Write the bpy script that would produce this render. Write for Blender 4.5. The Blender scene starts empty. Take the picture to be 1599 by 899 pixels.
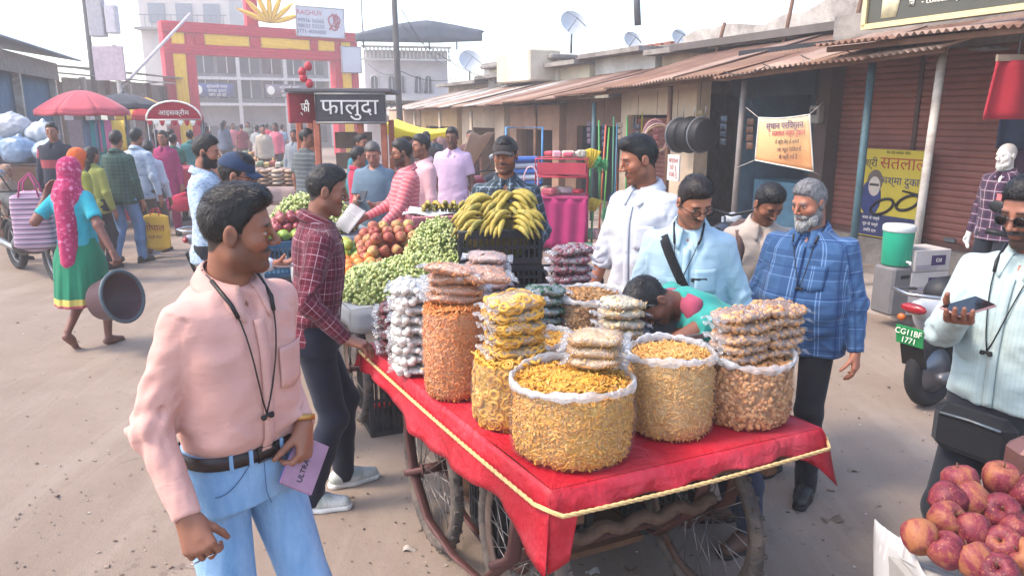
import bpy, math, random
import numpy as np
from mathutils import Vector, Matrix

# ------------------------------------------------------------------ camera, sky, sun, exposure
SC = bpy.context.scene
COL = SC.collection
F = 1155.0                      # focal length in pixels of the 1599 px wide photograph
CAMH = 1.88
PITCH = math.radians(13.06)
cd = bpy.data.cameras.new('camera'); cam = bpy.data.objects.new('camera', cd); COL.objects.link(cam)
cam.location = (0, 0, CAMH); cam.rotation_euler = (math.pi/2 - PITCH, 0, 0)
cd.sensor_width = 36.0; cd.lens = F/1599*36.0; cd.clip_end = 600; cd.clip_start = 0.05
SC.camera = cam
SUN_AZ, SUN_EL = math.radians(192), math.radians(52)    # azimuth of the sun seen from the scene (0 = +X)
w = bpy.data.worlds.new('World'); SC.world = w; w.use_nodes = True
nt = w.node_tree; bg = nt.nodes['Background']; sky = nt.nodes.new('ShaderNodeTexSky')
sky.sky_type = 'NISHITA'; sky.sun_disc = False
sky.sun_elevation = SUN_EL; sky.sun_rotation = math.pi/2 - SUN_AZ
sky.air_density = 1.0; sky.dust_density = 2.2; sky.ozone_density = 1.0
nt.links.new(sky.outputs[0], bg.inputs[0]); bg.inputs[1].default_value = 0.15
sd = bpy.data.lights.new('sun', 'SUN'); sun = bpy.data.objects.new('sun', sd); COL.objects.link(sun)
sd.energy = 1.0; sd.angle = math.radians(13); sd.color = (1, .87, .72)
_d = Vector((math.cos(SUN_AZ)*math.cos(SUN_EL), math.sin(SUN_AZ)*math.cos(SUN_EL), math.sin(SUN_EL)))
sun.rotation_euler = _d.to_track_quat('Z', 'Y').to_euler()
SC.view_settings.view_transform = 'Standard'; SC.view_settings.look = 'None'
SC.view_settings.exposure = 1.88; SC.view_settings.gamma = 1; SC.view_settings.use_curve_mapping = False
SC.render.engine = 'CYCLES'; SC.cycles.use_denoising = True
SC.cycles.max_bounces = 6; SC.cycles.diffuse_bounces = 3; SC.cycles.glossy_bounces = 2
SC.cycles.transmission_bounces = 4; SC.cycles.transparent_max_bounces = 12
SC.cycles.caustics_reflective = False; SC.cycles.caustics_refractive = False

SC.cycles.volume_bounces = 1; SC.cycles.volume_step_rate = 5
HAZE = 0.006
rnd = random.Random(7)
R = math.radians
def ray(px, py):
    u, v = (px-799.5)/F, (449.5-py)/F
    return Vector((u, math.cos(PITCH)+v*math.sin(PITCH), -math.sin(PITCH)+v*math.cos(PITCH)))
def at(px, py, z=None, Y=None):          # a place seen at a pixel: on the level z, or at the distance Y
    d = ray(px, py)
    t = (z-CAMH)/d.z if z is not None else Y/d.y
    return Vector((0, 0, CAMH)) + d*t

# ------------------------------------------------------------------ materials
MC = {}
def lin(c):
    return tuple((x/12.92 if x <= .04045 else ((x+.055)/1.055)**2.4) for x in c)
def hx(s):
    return lin(tuple(int(s[i:i+2], 16)/255 for i in (0, 2, 4)))
class NT:
    def __init__(s, name):
        s.m = bpy.data.materials.new(name); s.m.use_nodes = True; s.t = s.m.node_tree
        s.b = s.t.nodes['Principled BSDF']; s.out = s.t.nodes['Material Output']
    def n(s, typ, **kw):
        o = s.t.nodes.new('ShaderNode'+typ)
        for k, v in kw.items():
            if hasattr(o, k): setattr(o, k, v)
        return o
    def l(s, a, b): s.t.links.new(a, b)
    def math(s, op, a, b=None):
        o = s.n('Math', operation=op)
        for i, x in enumerate((a, b)):
            if x is None: continue
            if isinstance(x, (int, float)): o.inputs[i].default_value = x
            else: s.l(x, o.inputs[i])
        return o.outputs[0]
    def mix(s, fac, a, b, typ='MIX'):
        o = s.n('MixRGB', blend_type=typ)
        for i, x in enumerate((fac, a, b)):
            if isinstance(x, (int, float)): o.inputs[i].default_value = x
            elif isinstance(x, tuple): o.inputs[i].default_value = (*x[:3], 1)
            else: s.l(x, o.inputs[i])
        return o.outputs[0]
    def noise(s, scale, detail=4, rough=.6, vec=None, dist=0):
        o = s.n('TexNoise'); o.inputs['Scale'].default_value = scale; o.inputs['Detail'].default_value = detail
        o.inputs['Roughness'].default_value = rough; o.inputs['Distortion'].default_value = dist
        if vec is not None: s.l(vec, o.inputs['Vector'])
        return o.outputs[0]
    def obj(s): return s.n('TexCoord').outputs['Object']
    def ramp(s, fac, stops):
        o = s.n('ValToRGB'); e = o.color_ramp.elements
        while len(e) < len(stops): e.new(.5)
        for el, (p, c) in zip(e, stops): el.position = p; el.color = (*c, 1)
        s.l(fac, o.inputs[0]); return o.outputs[0]
    def bump(s, h, strength=.3, dist=.01):
        o = s.n('Bump'); o.inputs['Strength'].default_value = strength; o.inputs['Distance'].default_value = dist
        s.l(h, o.inputs['Height']); s.l(o.outputs[0], s.b.inputs['Normal'])
    def col(s, x):
        if isinstance(x, tuple): s.b.inputs['Base Color'].default_value = (*x[:3], 1)
        else: s.l(x, s.b.inputs['Base Color'])
    def set(s, **kw):
        for k, v in kw.items(): s.b.inputs[k.replace('_', ' ')].default_value = v
        return s
def mat(c, rough=.7, var=.25, scale=8., bump=.0, bscale=60., metal=0, spec=.4, dirt=None, coat=0, key=''):
    """painted / plain surface with grain and wear; c is hex sRGB-looking albedo"""
    k = ('m', c, rough, var, scale, bump, bscale, metal, spec, dirt, coat, key)
    if k in MC: return MC[k]
    t = NT('surface_'+c); b = hx(c); o = t.obj()
    n = t.noise(scale, 6, .65, o)
    dark = tuple(x*(1-var) for x in b); lite = tuple(min(.9, x*(1+var*.6)) for x in b)
    cc = t.ramp(n, [(.3, dark), (.72, lite)])
    if dirt:
        n2 = t.noise(scale*.35, 8, .75, o, .6)
        cc = t.mix(t.ramp(n2, [(.45, (0, 0, 0)), (.68, (1, 1, 1))]), cc, hx(dirt))
    t.col(cc); t.set(Roughness=rough, Metallic=metal, Specular_IOR_Level=spec)
    if coat: t.set(Coat_Weight=coat)
    if bump: t.bump(t.noise(bscale, 5, .6, o), bump, .01)
    MC[k] = t.m; return t.m
def cloth(c, stripes=(), rough=.88, var=.10, c2=None, blot=None, sheen=.1, bump=.22, key=''):
    """woven cloth; stripes = (axis, freq per metre, width 0..1, hex, alpha, phase) in garment coordinates"""
    k = ('c', c, tuple(stripes), rough, var, c2, blot, key)
    if k in MC: return MC[k]
    t = NT('cloth_'+c); b = hx(c); o = t.obj()
    n = t.noise(5., 5, .6, o)
    cc = t.ramp(n, [(.3, tuple(x*(1-var) for x in b)), (.7, tuple(min(.92, x*(1+var*.5)) for x in b))])
    if stripes or blot:
        a = t.n('Attribute', attribute_name='pat'); sp = t.n('SeparateXYZ'); t.l(a.outputs['Vector'], sp.inputs[0])
        for ax, fr, wd, sc, al, ph in stripes:
            f = t.math('FRACT', t.math('ADD', t.math('MULTIPLY', sp.outputs[ax], fr), ph+50.))
            tri = t.math('ABSOLUTE', t.math('SUBTRACT', f, .5))
            m = t.math('LESS_THAN', tri, wd/2)
            cc = t.mix(t.math('MULTIPLY', m, al), cc, hx(sc))
        if blot:
            bc, bs, lo = blot
            mp = t.n('Mapping'); t.l(a.outputs['Vector'], mp.inputs[0]); mp.inputs['Scale'].default_value = (bs*.5, bs, bs)
            cc = t.mix(t.ramp(t.noise(1., 5, .7, mp.outputs[0]), [(lo, (0, 0, 0)), (lo+.1, (1, 1, 1))]), cc, hx(bc))
    t.col(cc); t.set(Roughness=rough, Specular_IOR_Level=.25, Sheen_Weight=sheen)
    mp2 = t.n('Mapping'); t.l(o, mp2.inputs[0]); mp2.inputs['Rotation'].default_value = (.5, .6, .3); mp2.inputs['Scale'].default_value = (1.0, 1.0, 2.4)
    cr = t.math('MULTIPLY', t.noise(8., 3, .45, mp2.outputs[0], .5), .5)
    cr2 = t.math('MULTIPLY', t.noise(24., 3, .5, mp2.outputs[0], .4), .10)
    h = t.math('ADD', t.math('ADD', cr, cr2), t.math('MULTIPLY', t.noise(420., 2, .5, o), .07))
    t.bump(h, min(1., bump*1.6), .022)
    MC[k] = t.m; return t.m
def denim(c, c2):
    k = ('d', c, c2)
    if k in MC: return MC[k]
    t = NT('denim'); o = t.obj()
    mp = t.n('Mapping'); t.l(o, mp.inputs[0]); mp.inputs['Scale'].default_value = (7, 7, 2.2)
    cc = t.ramp(t.noise(1.6, 6, .6, mp.outputs[0]), [(.32, hx(c)), (.66, hx(c2))])
    wv = t.noise(520., 2, .6, o)
    cc = t.mix(t.math('MULTIPLY', wv, .5), cc, tuple(x*.55 for x in hx(c)))
    t.col(cc); t.set(Roughness=.9, Specular_IOR_Level=.15)
    h = t.math('ADD', t.noise(22., 4, .55, o, 1.), t.math('MULTIPLY', wv, .1)); t.bump(h, .3, .02)
    MC[k] = t.m; return t.m
def skinmat():
    if 'skin' in MC: return MC['skin']
    t = NT('skin'); a = t.n('Attribute', attribute_name='Col'); o = t.obj()
    n = t.noise(28., 5, .6, o)
    cc = t.mix(t.math('MULTIPLY', n, .28), a.outputs['Color'], t.mix(1., a.outputs['Color'], (.62, .45, .42), 'MULTIPLY'))
    t.col(cc); t.set(Roughness=.52, Specular_IOR_Level=.42)
    t.bump(t.noise(330., 3, .6, o), .12, .004)
    MC['skin'] = t.m; return t.m
def hairmat(c='141110'):
    k = ('h', c)
    if k in MC: return MC[k]
    t = NT('hair_'+c); o = t.obj(); b = hx(c)
    mp = t.n('Mapping'); t.l(o, mp.inputs[0]); mp.inputs['Scale'].default_value = (160, 60, 40)
    n = t.noise(1., 4, .6, mp.outputs[0])
    t.col(t.ramp(n, [(.3, tuple(x*.5 for x in b)), (.75, tuple(min(.8, x*1.7+.006) for x in b))]))
    t.set(Roughness=.45, Specular_IOR_Level=.35); t.bump(n, .6, .006)
    MC[k] = t.m; return t.m
def film(white=.12, rough=.18, gl=.16, tint=(1, 1, 1), key=''):
    k = ('f', white, rough, gl, tint, key)
    if k in MC: return MC[k]
    t = NT('clear_plastic_film'); o = t.obj()
    tr = t.n('BsdfTransparent'); tr.inputs[0].default_value = (.97, .97, .97, 1)
    gs = t.n('BsdfGlossy'); gs.inputs['Roughness'].default_value = rough
    df = t.n('BsdfDiffuse'); df.inputs[0].default_value = (.85*tint[0], .85*tint[1], .85*tint[2], 1)
    bp = t.n('Bump'); bp.inputs['Strength'].default_value = .9; bp.inputs['Distance'].default_value = .012
    t.l(t.noise(34., 5, .65, o, 1.4), bp.inputs['Height'])
    for x in (gs, df): t.l(bp.outputs[0], x.inputs['Normal'])
    lw = t.n('LayerWeight'); lw.inputs[0].default_value = .25
    f1 = t.math('ADD', t.math('MULTIPLY', lw.outputs['Facing'], .16), gl)
    m1 = t.n('MixShader'); m2 = t.n('MixShader')
    pn = t.ramp(t.noise(11., 4, .6, o, .8), [(.4, (0, 0, 0)), (.75, (1, 1, 1))])
    t.l(t.math('ADD', t.math('MULTIPLY', pn, white*1.2), white*.5), m1.inputs[0]); t.l(tr.outputs[0], m1.inputs[1]); t.l(df.outputs[0], m1.inputs[2])
    t.l(f1, m2.inputs[0]); t.l(m1.outputs[0], m2.inputs[1]); t.l(gs.outputs[0], m2.inputs[2])
    t.l(m2.outputs[0], t.out.inputs[0]); MC[k] = t.m; return t.m
def speck(cols, scale=40, rough=.5, bump=.5, spec=.4, key=''):
    """mottled food surface"""
    k = ('s', tuple(cols), scale, rough, bump, key)
    if k in MC: return MC[k]
    t = NT('mottled'); o = t.obj()
    v = t.n('TexVoronoi'); v.inputs['Scale'].default_value = scale; t.l(o, v.inputs['Vector'])
    n = t.math('ADD', t.math('MULTIPLY', t.noise(scale*.6, 5, .7, o), .7), t.math('MULTIPLY', t.noise(scale*.09, 3, .6, o), .35))
    N = len(cols); t.col(t.ramp(n, [(.3+.45*i/max(1, N-1), hx(c)) for i, c in enumerate(cols)]))
    t.set(Roughness=rough, Specular_IOR_Level=spec); t.bump(v.outputs['Distance'], bump, .01)
    MC[k] = t.m; return t.m
def pieces(cols, rough=.5, spec=.4, key=''):
    """loose pieces: one colour per island, from its random value"""
    k = ('p', tuple(cols), rough, key)
    if k in MC: return MC[k]
    t = NT('food_pieces'); g = t.n('NewGeometry'); o = t.obj()
    N = len(cols); c = t.ramp(g.outputs['Random Per Island'], [(i/max(1, N-1), hx(x)) for i, x in enumerate(cols)])
    c = t.mix(t.math('MULTIPLY', t.noise(70., 4, .6, o), .45), c, t.mix(1., c, (.5, .4, .3), 'MULTIPLY'))
    t.col(c); t.set(Roughness=rough, Specular_IOR_Level=spec); MC[k] = t.m; return t.m

# ------------------------------------------------------------------ mesh builder
class MB:
    def __init__(s): s.v = []; s.f = []; s.n = 0; s.sm = []
    def add(s, V, Fs, smooth=False):
        V = np.asarray(V, float).reshape(-1, 3); s.v.append(V)
        b = s.n; s.f += [tuple(int(i)+b for i in f) for f in Fs]; s.sm += [smooth]*len(Fs); s.n += len(V); return s
    def box(s, c, size, rz=0, M=None, bev=0):
        x, y, z = (q/2 for q in size)
        if bev:
            b = min(bev, x*.9, y*.9, z*.9); V = []; 
            for zz, i in ((-z, b), (-z+b, 0), (z-b, 0), (z, b)):
                X, Y = x-i, y-i; q = b if i == 0 else b*.4
                V += [(X-q, -Y, zz), (X, -Y+q, zz), (X, Y-q, zz), (X-q, Y, zz), (-X+q, Y, zz), (-X, Y-q, zz), (-X, -Y+q, zz), (-X+q, -Y, zz)]
            Fs = [tuple(range(7, -1, -1)), tuple(range(24, 32))]
            for r in range(3):
                for i in range(8): Fs.append((r*8+i, r*8+(i+1) % 8, r*8+8+(i+1) % 8, r*8+8+i))
        else:
            V = [(a, b, d) for d in (-z, z) for a, b in ((-x, -y), (x, -y), (x, y), (-x, y))]
            Fs = [(3, 2, 1, 0), (4, 5, 6, 7), (0, 1, 5, 4), (1, 2, 6, 5), (2, 3, 7, 6), (3, 0, 4, 7)]
        V = np.array(V)
        if rz: V = V @ np.array(Matrix.Rotation(rz, 3, 'Z')).T
        if M is not None: V = V @ np.array(M.to_3x3()).T
        return s.add(V+np.array(c), Fs)
    def hexa(s, P):                       # eight corners: bottom four, top four
        return s.add(P, [(3, 2, 1, 0), (4, 5, 6, 7), (0, 1, 5, 4), (1, 2, 6, 5), (2, 3, 7, 6), (3, 0, 4, 7)])
    def tube(s, path, r, n=8, caps=True, closed=False, squash=None):
        P = [Vector(p) for p in path]; N = len(P); rr = r if hasattr(r, '__len__') else [r]*N
        up = None; rings = []
        for i in range(N):
            if closed: t = P[(i+1) % N]-P[i-1]
            else: t = P[min(i+1, N-1)]-P[max(i-1, 0)]
            t = t.normalized() if t.length > 1e-9 else Vector((0, 0, 1))
            if up is None:
                up = Vector((0, 0, 1)) if abs(t.z) < .9 else Vector((1, 0, 0))
            a = (up - t*up.dot(t)).normalized(); up = a; b = t.cross(a)
            sq = squash if squash else (1, 1)
            rings.append([P[i]+(a*math.cos(q)*sq[0]+b*math.sin(q)*sq[1])*rr[i] for q in [2*math.pi*j/n for j in range(n)]])
        V = [p for g in rings for p in g]; Fs = []
        for i in range(N if closed else N-1):
            k = (i+1) % N
            for j in range(n): Fs.append((i*n+j, i*n+(j+1) % n, k*n+(j+1) % n, k*n+j))
        if caps and not closed: Fs += [tuple(range(n-1, -1, -1)), tuple(range((N-1)*n, N*n))]
        return s.add(V, Fs, True)
    def bar(s, p, q, w, h=None): 
        p, q = Vector(p), Vector(q); h = h or w; d = (q-p); t = d.normalized()
        up = Vector((0, 0, 1)) if abs(t.z) < .95 else Vector((0, 1, 0))
        a = t.cross(up).normalized()*w/2; b = a.cross(t).normalized()*h/2
        return s.hexa([p-a-b, p+a-b, p+a+b, p-a+b, q-a-b, q+a-b, q+a+b, q-a+b])
    def lathe(s, prof, n=24, c=(0, 0, 0), cap=True, jit=None, smooth=True, M=None):
        V = []; Fs = []
        for i, (r, z) in enumerate(prof):
            for j in range(n):
                q = 2*math.pi*j/n; k = r*(jit(q, z) if jit else 1)
                V.append((k*math.cos(q), k*math.sin(q), z))
        for i in range(len(prof)-1):
            for j in range(n): Fs.append((i*n+j, i*n+(j+1) % n, (i+1)*n+(j+1) % n, (i+1)*n+j))
        if cap: Fs += [tuple(range(n-1, -1, -1)), tuple(range((len(prof)-1)*n, len(prof)*n))]
        V = np.array(V)
        if M is not None: V = V @ np.array(M.to_3x3()).T
        return s.add(V+np.array(c), Fs, smooth)
    def ball(s, c, r, n=8, m=6, M=None, fn=None):
        if not hasattr(r, '__len__'): r = (r, r, r)
        V = [(0, 0, -1)]; Fs = []
        for i in range(1, m):
            a = -math.pi/2+math.pi*i/m
            V += [(math.cos(a)*math.cos(2*math.pi*j/n), math.cos(a)*math.sin(2*math.pi*j/n), math.sin(a)) for j in range(n)]
        V.append((0, 0, 1)); V = np.array(V)
        for j in range(n):
            Fs.append((0, 1+(j+1) % n, 1+j)); Fs.append((len(V)-1, 1+(m-2)*n+j, 1+(m-2)*n+(j+1) % n))
            for i in range(m-2): Fs.append((1+i*n+j, 1+i*n+(j+1) % n, 1+(i+1)*n+(j+1) % n, 1+(i+1)*n+j))
        if fn: V = fn(V)
        V = V*np.array(r)
        if M is not None: V = V @ np.array(M.to_3x3()).T
        return s.add(V+np.array(c), Fs, True)
    def grid(s, fn, nu, nv, smooth=True, closed_u=False):
        V = [fn(i/(nu if closed_u else nu-1), j/(nv-1)) for j in range(nv) for i in range(nu)]; Fs = []
        for j in range(nv-1):
            for i in range(nu if closed_u else nu-1):
                k = (i+1) % nu; Fs.append((j*nu+i, j*nu+k, (j+1)*nu+k, (j+1)*nu+i))
        return s.add(V, Fs, smooth)
    def sheet(s, fn, nu, nv, th=.004, smooth=True):     # a grid with thickness (a shifted back face and edges)
        A = np.array([fn(i/(nu-1), j/(nv-1)) for j in range(nv) for i in range(nu)], float).reshape(nv, nu, 3)
        du = np.gradient(A, axis=1); dv = np.gradient(A, axis=0); N = np.cross(du, dv)
        N /= np.linalg.norm(N, axis=2, keepdims=True)+1e-9
        B = A - N*th; n = nu*nv; Fs = []
        for j in range(nv-1):
            for i in range(nu-1):
                q = (j*nu+i, j*nu+i+1, (j+1)*nu+i+1, (j+1)*nu+i); Fs.append(q); Fs.append(tuple(x+n for x in q[::-1]))
        ring = [i for i in range(nu)]+[j*nu+nu-1 for j in range(1, nv)]+[(nv-1)*nu+i for i in range(nu-2, -1, -1)]+[j*nu for j in range(nv-2, 0, -1)]
        for a, b in zip(ring, ring[1:]+ring[:1]): Fs.append((b, a, a+n, b+n))
        return s.add(np.concatenate([A.reshape(-1, 3), B.reshape(-1, 3)]), Fs, smooth)
    def xf(s, M):
        A = np.array(M); s.v = [v @ A[:3, :3].T + A[:3, 3] for v in s.v]; return s
    def mesh(s, name, m=None):
        me = bpy.data.meshes.new(name)
        V = np.concatenate(s.v) if s.v else np.zeros((0, 3))
        me.from_pydata(V.tolist(), [], s.f)
        me.polygons.foreach_set('use_smooth', s.sm)
        if m: me.materials.append(m)
        return me
    def build(s, name, m, parent=None, loc=None, rz=0):
        return link(name, s.mesh(name, m), parent, loc, rz)
def link(name, me, parent=None, loc=None, rz=0):
    o = bpy.data.objects.new(name, me); COL.objects.link(o)
    if parent: o.parent = parent
    if loc is not None: o.location = loc
    if rz: o.rotation_euler = (0, 0, rz)
    return o
def tag(o, label=None, cat=None, group=None, kind=None):
    if label: o['label'] = label
    if cat: o['category'] = cat
    if group: o['group'] = group
    if kind: o['kind'] = kind
    return o
def thing(name, label, cat, loc=(0, 0, 0), rz=0, group=None, scale=1):
    o = link(name, None, None, loc, rz); o.scale = (scale,)*3; o.empty_display_size = .1
    return tag(o, label, cat, group)
def copy_tree(o, parent=None, **kw):
    c = o.copy(); COL.objects.link(c)
    if parent: c.parent = parent
    for ch in list(o.children): copy_tree(ch, c)
    for k in ('label', 'group'):
        if k in kw: c[k] = kw[k]
    if 'loc' in kw: c.location = kw['loc']
    if 'rot' in kw: c.rotation_euler = kw['rot']
    if 'scale' in kw: c.scale = kw['scale'] if hasattr(kw['scale'], '__len__') else (kw['scale'],)*3
    return c
def text(name, s, size, m, parent, loc, rot, ext=.001, align='CENTER', sx=1.):
    c = bpy.data.curves.new('t', 'FONT'); c.body = s; c.size = size; c.align_x = align; c.align_y = 'CENTER'; c.extrude = ext; c.resolution_u = 3
    t = bpy.data.objects.new('t', c); COL.objects.link(t)
    me = bpy.data.meshes.new_from_object(t.evaluated_get(bpy.context.evaluated_depsgraph_get()))
    bpy.data.objects.remove(t); me.name = name; me.materials.clear(); me.materials.append(m)
    o = link(name, me, parent, loc); o.rotation_euler = rot; o.scale = (sx, 1, 1); return o

# ------------------------------------------------------------------ numpy noise, implicit surfaces
def vnoise(P, seed=0):
    P = np.asarray(P, float); I = np.floor(P).astype(np.int64); f = P-I; f = f*f*(3-2*f)
    def h(i, j, k):
        n = (i*73856093) ^ (j*19349663) ^ (k*83492791) ^ (seed*2654435761)
        n = (n ^ (n >> 13))*1274126177; n = n ^ (n >> 16)
        return (n & 0xffff)/65535.
    i, j, k = I.T; x, y, z = f.T; r = 0
    for a in (0, 1):
        for b in (0, 1):
            for c in (0, 1):
                r = r + h(i+a, j+b, k+c)*(x if a else 1-x)*(y if b else 1-y)*(z if c else 1-z)
    return r*2-1
def surfnet(D, o, h):
    ins = D < 0; A = ins.astype(np.int8)
    c = (A[:-1, :-1, :-1]+A[1:, :-1, :-1]+A[:-1, 1:, :-1]+A[1:, 1:, :-1]+A[:-1, :-1, 1:]+A[1:, :-1, 1:]+A[:-1, 1:, 1:]+A[1:, 1:, 1:])
    act = (c > 0) & (c < 8); I = np.argwhere(act)
    if len(I) == 0: return np.zeros((0, 3)), np.zeros((0, 4), int)
    idx = -np.ones(act.shape, np.int64); idx[act] = np.arange(len(I))
    co = np.array([(a, b, d) for a in (0, 1) for b in (0, 1) for d in (0, 1)])
    val = np.stack([D[I[:, 0]+a, I[:, 1]+b, I[:, 2]+d] for a, b, d in co], 1).astype(float)
    acc = np.zeros((len(I), 3)); cnt = np.zeros(len(I))
    for p in range(8):
        for q in range(p+1, 8):
            if np.abs(co[p]-co[q]).sum() != 1: continue
            va, vb = val[:, p], val[:, q]; m = (va < 0) != (vb < 0)
            t = np.where(m, va/(va-vb+1e-12), 0)[:, None]
            acc += np.where(m[:, None], co[p]+t*(co[q]-co[p]), 0); cnt += m
    V = (I + acc/np.maximum(cnt, 1)[:, None])*h + np.array(o)
    Q = []
    for ax in range(3):
        s0 = [slice(None)]*3; s1 = [slice(None)]*3; s0[ax] = slice(0, -1); s1[ax] = slice(1, None)
        a = ins[tuple(s0)]; b = ins[tuple(s1)]; E = np.argwhere(a != b)
        o1, o2 = (ax+1) % 3, (ax+2) % 3
        E = E[(E[:, o1] > 0) & (E[:, o2] > 0) & (E[:, o1] < D.shape[o1]-1) & (E[:, o2] < D.shape[o2]-1)]
        if len(E) == 0: continue
        def g(d1, d2):
            K = E.copy(); K[:, o1] -= d1; K[:, o2] -= d2; return idx[K[:, 0], K[:, 1], K[:, 2]]
        q = np.stack([g(1, 1), g(0, 1), g(0, 0), g(1, 0)], 1)
        fl = ~a[E[:, 0], E[:, 1], E[:, 2]]; q[fl] = q[fl][:, ::-1]; Q.append(q)
    return V, np.concatenate(Q)
def cone(a, b, ra, rb, k=.015, op='u'): return ('c', np.array(a, float), np.array(b, float), ra, rb, k, op)
def ell(c, r, k=.015, op='u', Rm=None): return ('e', np.array(c, float), np.array(r if hasattr(r, '__len__') else (r,)*3, float), Rm, k, op)
def fld(fn, lo, hi, k=.015, op='u'): return ('f', fn, np.array(lo, float), np.array(hi, float), k, op)
def pd(p, X, Y, Z):
    if p[0] == 'c':
        _, a, b, ra, rb = p[:5]; d = b-a; L = max(float(d@d), 1e-9)
        x, y, z = X-a[0], Y-a[1], Z-a[2]
        t = np.clip((x*d[0]+y*d[1]+z*d[2])/L, 0, 1)
        return np.sqrt((x-t*d[0])**2+(y-t*d[1])**2+(z-t*d[2])**2)-(ra+(rb-ra)*t)
    if p[0] == 'e':
        _, c, r, Rm = p[:4]; x, y, z = X-c[0], Y-c[1], Z-c[2]
        if Rm is not None: x, y, z = (Rm[0][i]*x+Rm[1][i]*y+Rm[2][i]*z for i in range(3))
        k0 = np.sqrt((x/r[0])**2+(y/r[1])**2+(z/r[2])**2); k1 = np.sqrt((x/r[0]**2)**2+(y/r[1]**2)**2+(z/r[2]**2)**2)
        return k0*(k0-1)/np.maximum(k1, 1e-6)
    return p[1](X, Y, Z)
def sdf_mesh(prims, h, pad=None):
    lo = np.full(3, 9.); hi = -lo; bb = []
    for p in prims:
        if p[0] == 'c': r = max(p[3], p[4]); l, u = np.minimum(p[1], p[2])-r, np.maximum(p[1], p[2])+r
        elif p[0] == 'e': r = p[2] if p[3] is None else np.full(3, p[2].max()); l, u = p[1]-r, p[1]+r
        else: l, u = p[2], p[3]
        bb.append((l, u))
        if p[-1] == 'u': lo = np.minimum(lo, l); hi = np.maximum(hi, u)
    lo = lo-3*h; hi = hi+3*h; n = np.ceil((hi-lo)/h).astype(int)+1
    D = np.full(n, .08, np.float32)
    ax = [(lo[i]+h*np.arange(n[i])).astype(np.float32) for i in range(3)]
    for p, (l, u) in zip(prims, bb):
        k, op = p[-2], p[-1]
        if op == 'i': s = [slice(0, n[i]) for i in range(3)]
        else: s = [slice(max(0, int((l[i]-k-3*h-lo[i])/h)), min(n[i], int((u[i]+k+3*h-lo[i])/h)+2)) for i in range(3)]
        if any(q.stop <= q.start for q in s): continue
        X = ax[0][s[0]][:, None, None]; Y = ax[1][s[1]][None, :, None]; Z = ax[2][s[2]][None, None, :]
        d = pd(p, X, Y, Z).astype(np.float32); S = D[tuple(s)]
        if op == 'u':
            q = np.maximum(k-np.abs(S-d), 0)/k; D[tuple(s)] = np.minimum(S, d)-q*q*k*.25
        else:
            d = -d if op == 's' else d
            q = np.maximum(k-np.abs(S-d), 0)/k; D[tuple(s)] = np.maximum(S, d)+q*q*k*.25
    return surfnet(D, lo, h)
def vnormals(V, Q):
    N = np.zeros_like(V); a, b, c, d = (V[Q[:, i]] for i in range(4)); n = np.cross(c-a, d-b)
    for i in range(4): np.add.at(N, Q[:, i], n)
    return N/(np.linalg.norm(N, axis=1, keepdims=True)+1e-12)
def np_mesh(name, V, Q, m, parent=None, pat=None, col=None, extra=None):
    """quads (and extra triangles) to a smooth mesh object with optional point attributes"""
    me = bpy.data.meshes.new(name); Fs = Q.tolist()
    if extra is not None:
        Vx, Fx = extra; Fs = Fs+[[i+len(V) for i in f] for f in Fx]; V = np.concatenate([V, Vx])
        if col is not None: col = np.concatenate([col, np.tile(col[:1], (len(Vx), 1))])
    me.from_pydata(V.tolist(), [], Fs); me.polygons.foreach_set('use_smooth', [True]*len(Fs))
    if pat is not None:
        a = me.attributes.new('pat', 'FLOAT_VECTOR', 'POINT'); a.data.foreach_set('vector', np.asarray(pat, np.float32).ravel())
    if col is not None:
        a = me.attributes.new('Col', 'FLOAT_COLOR', 'POINT')
        a.data.foreach_set('color', np.concatenate([col, np.ones((len(col), 1))], 1).astype(np.float32).ravel())
    me.materials.append(m); return link(name, me, parent)
def mapm(V, M):
    A = np.array(M); return V @ A[:3, :3].T + A[:3, 3]
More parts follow.
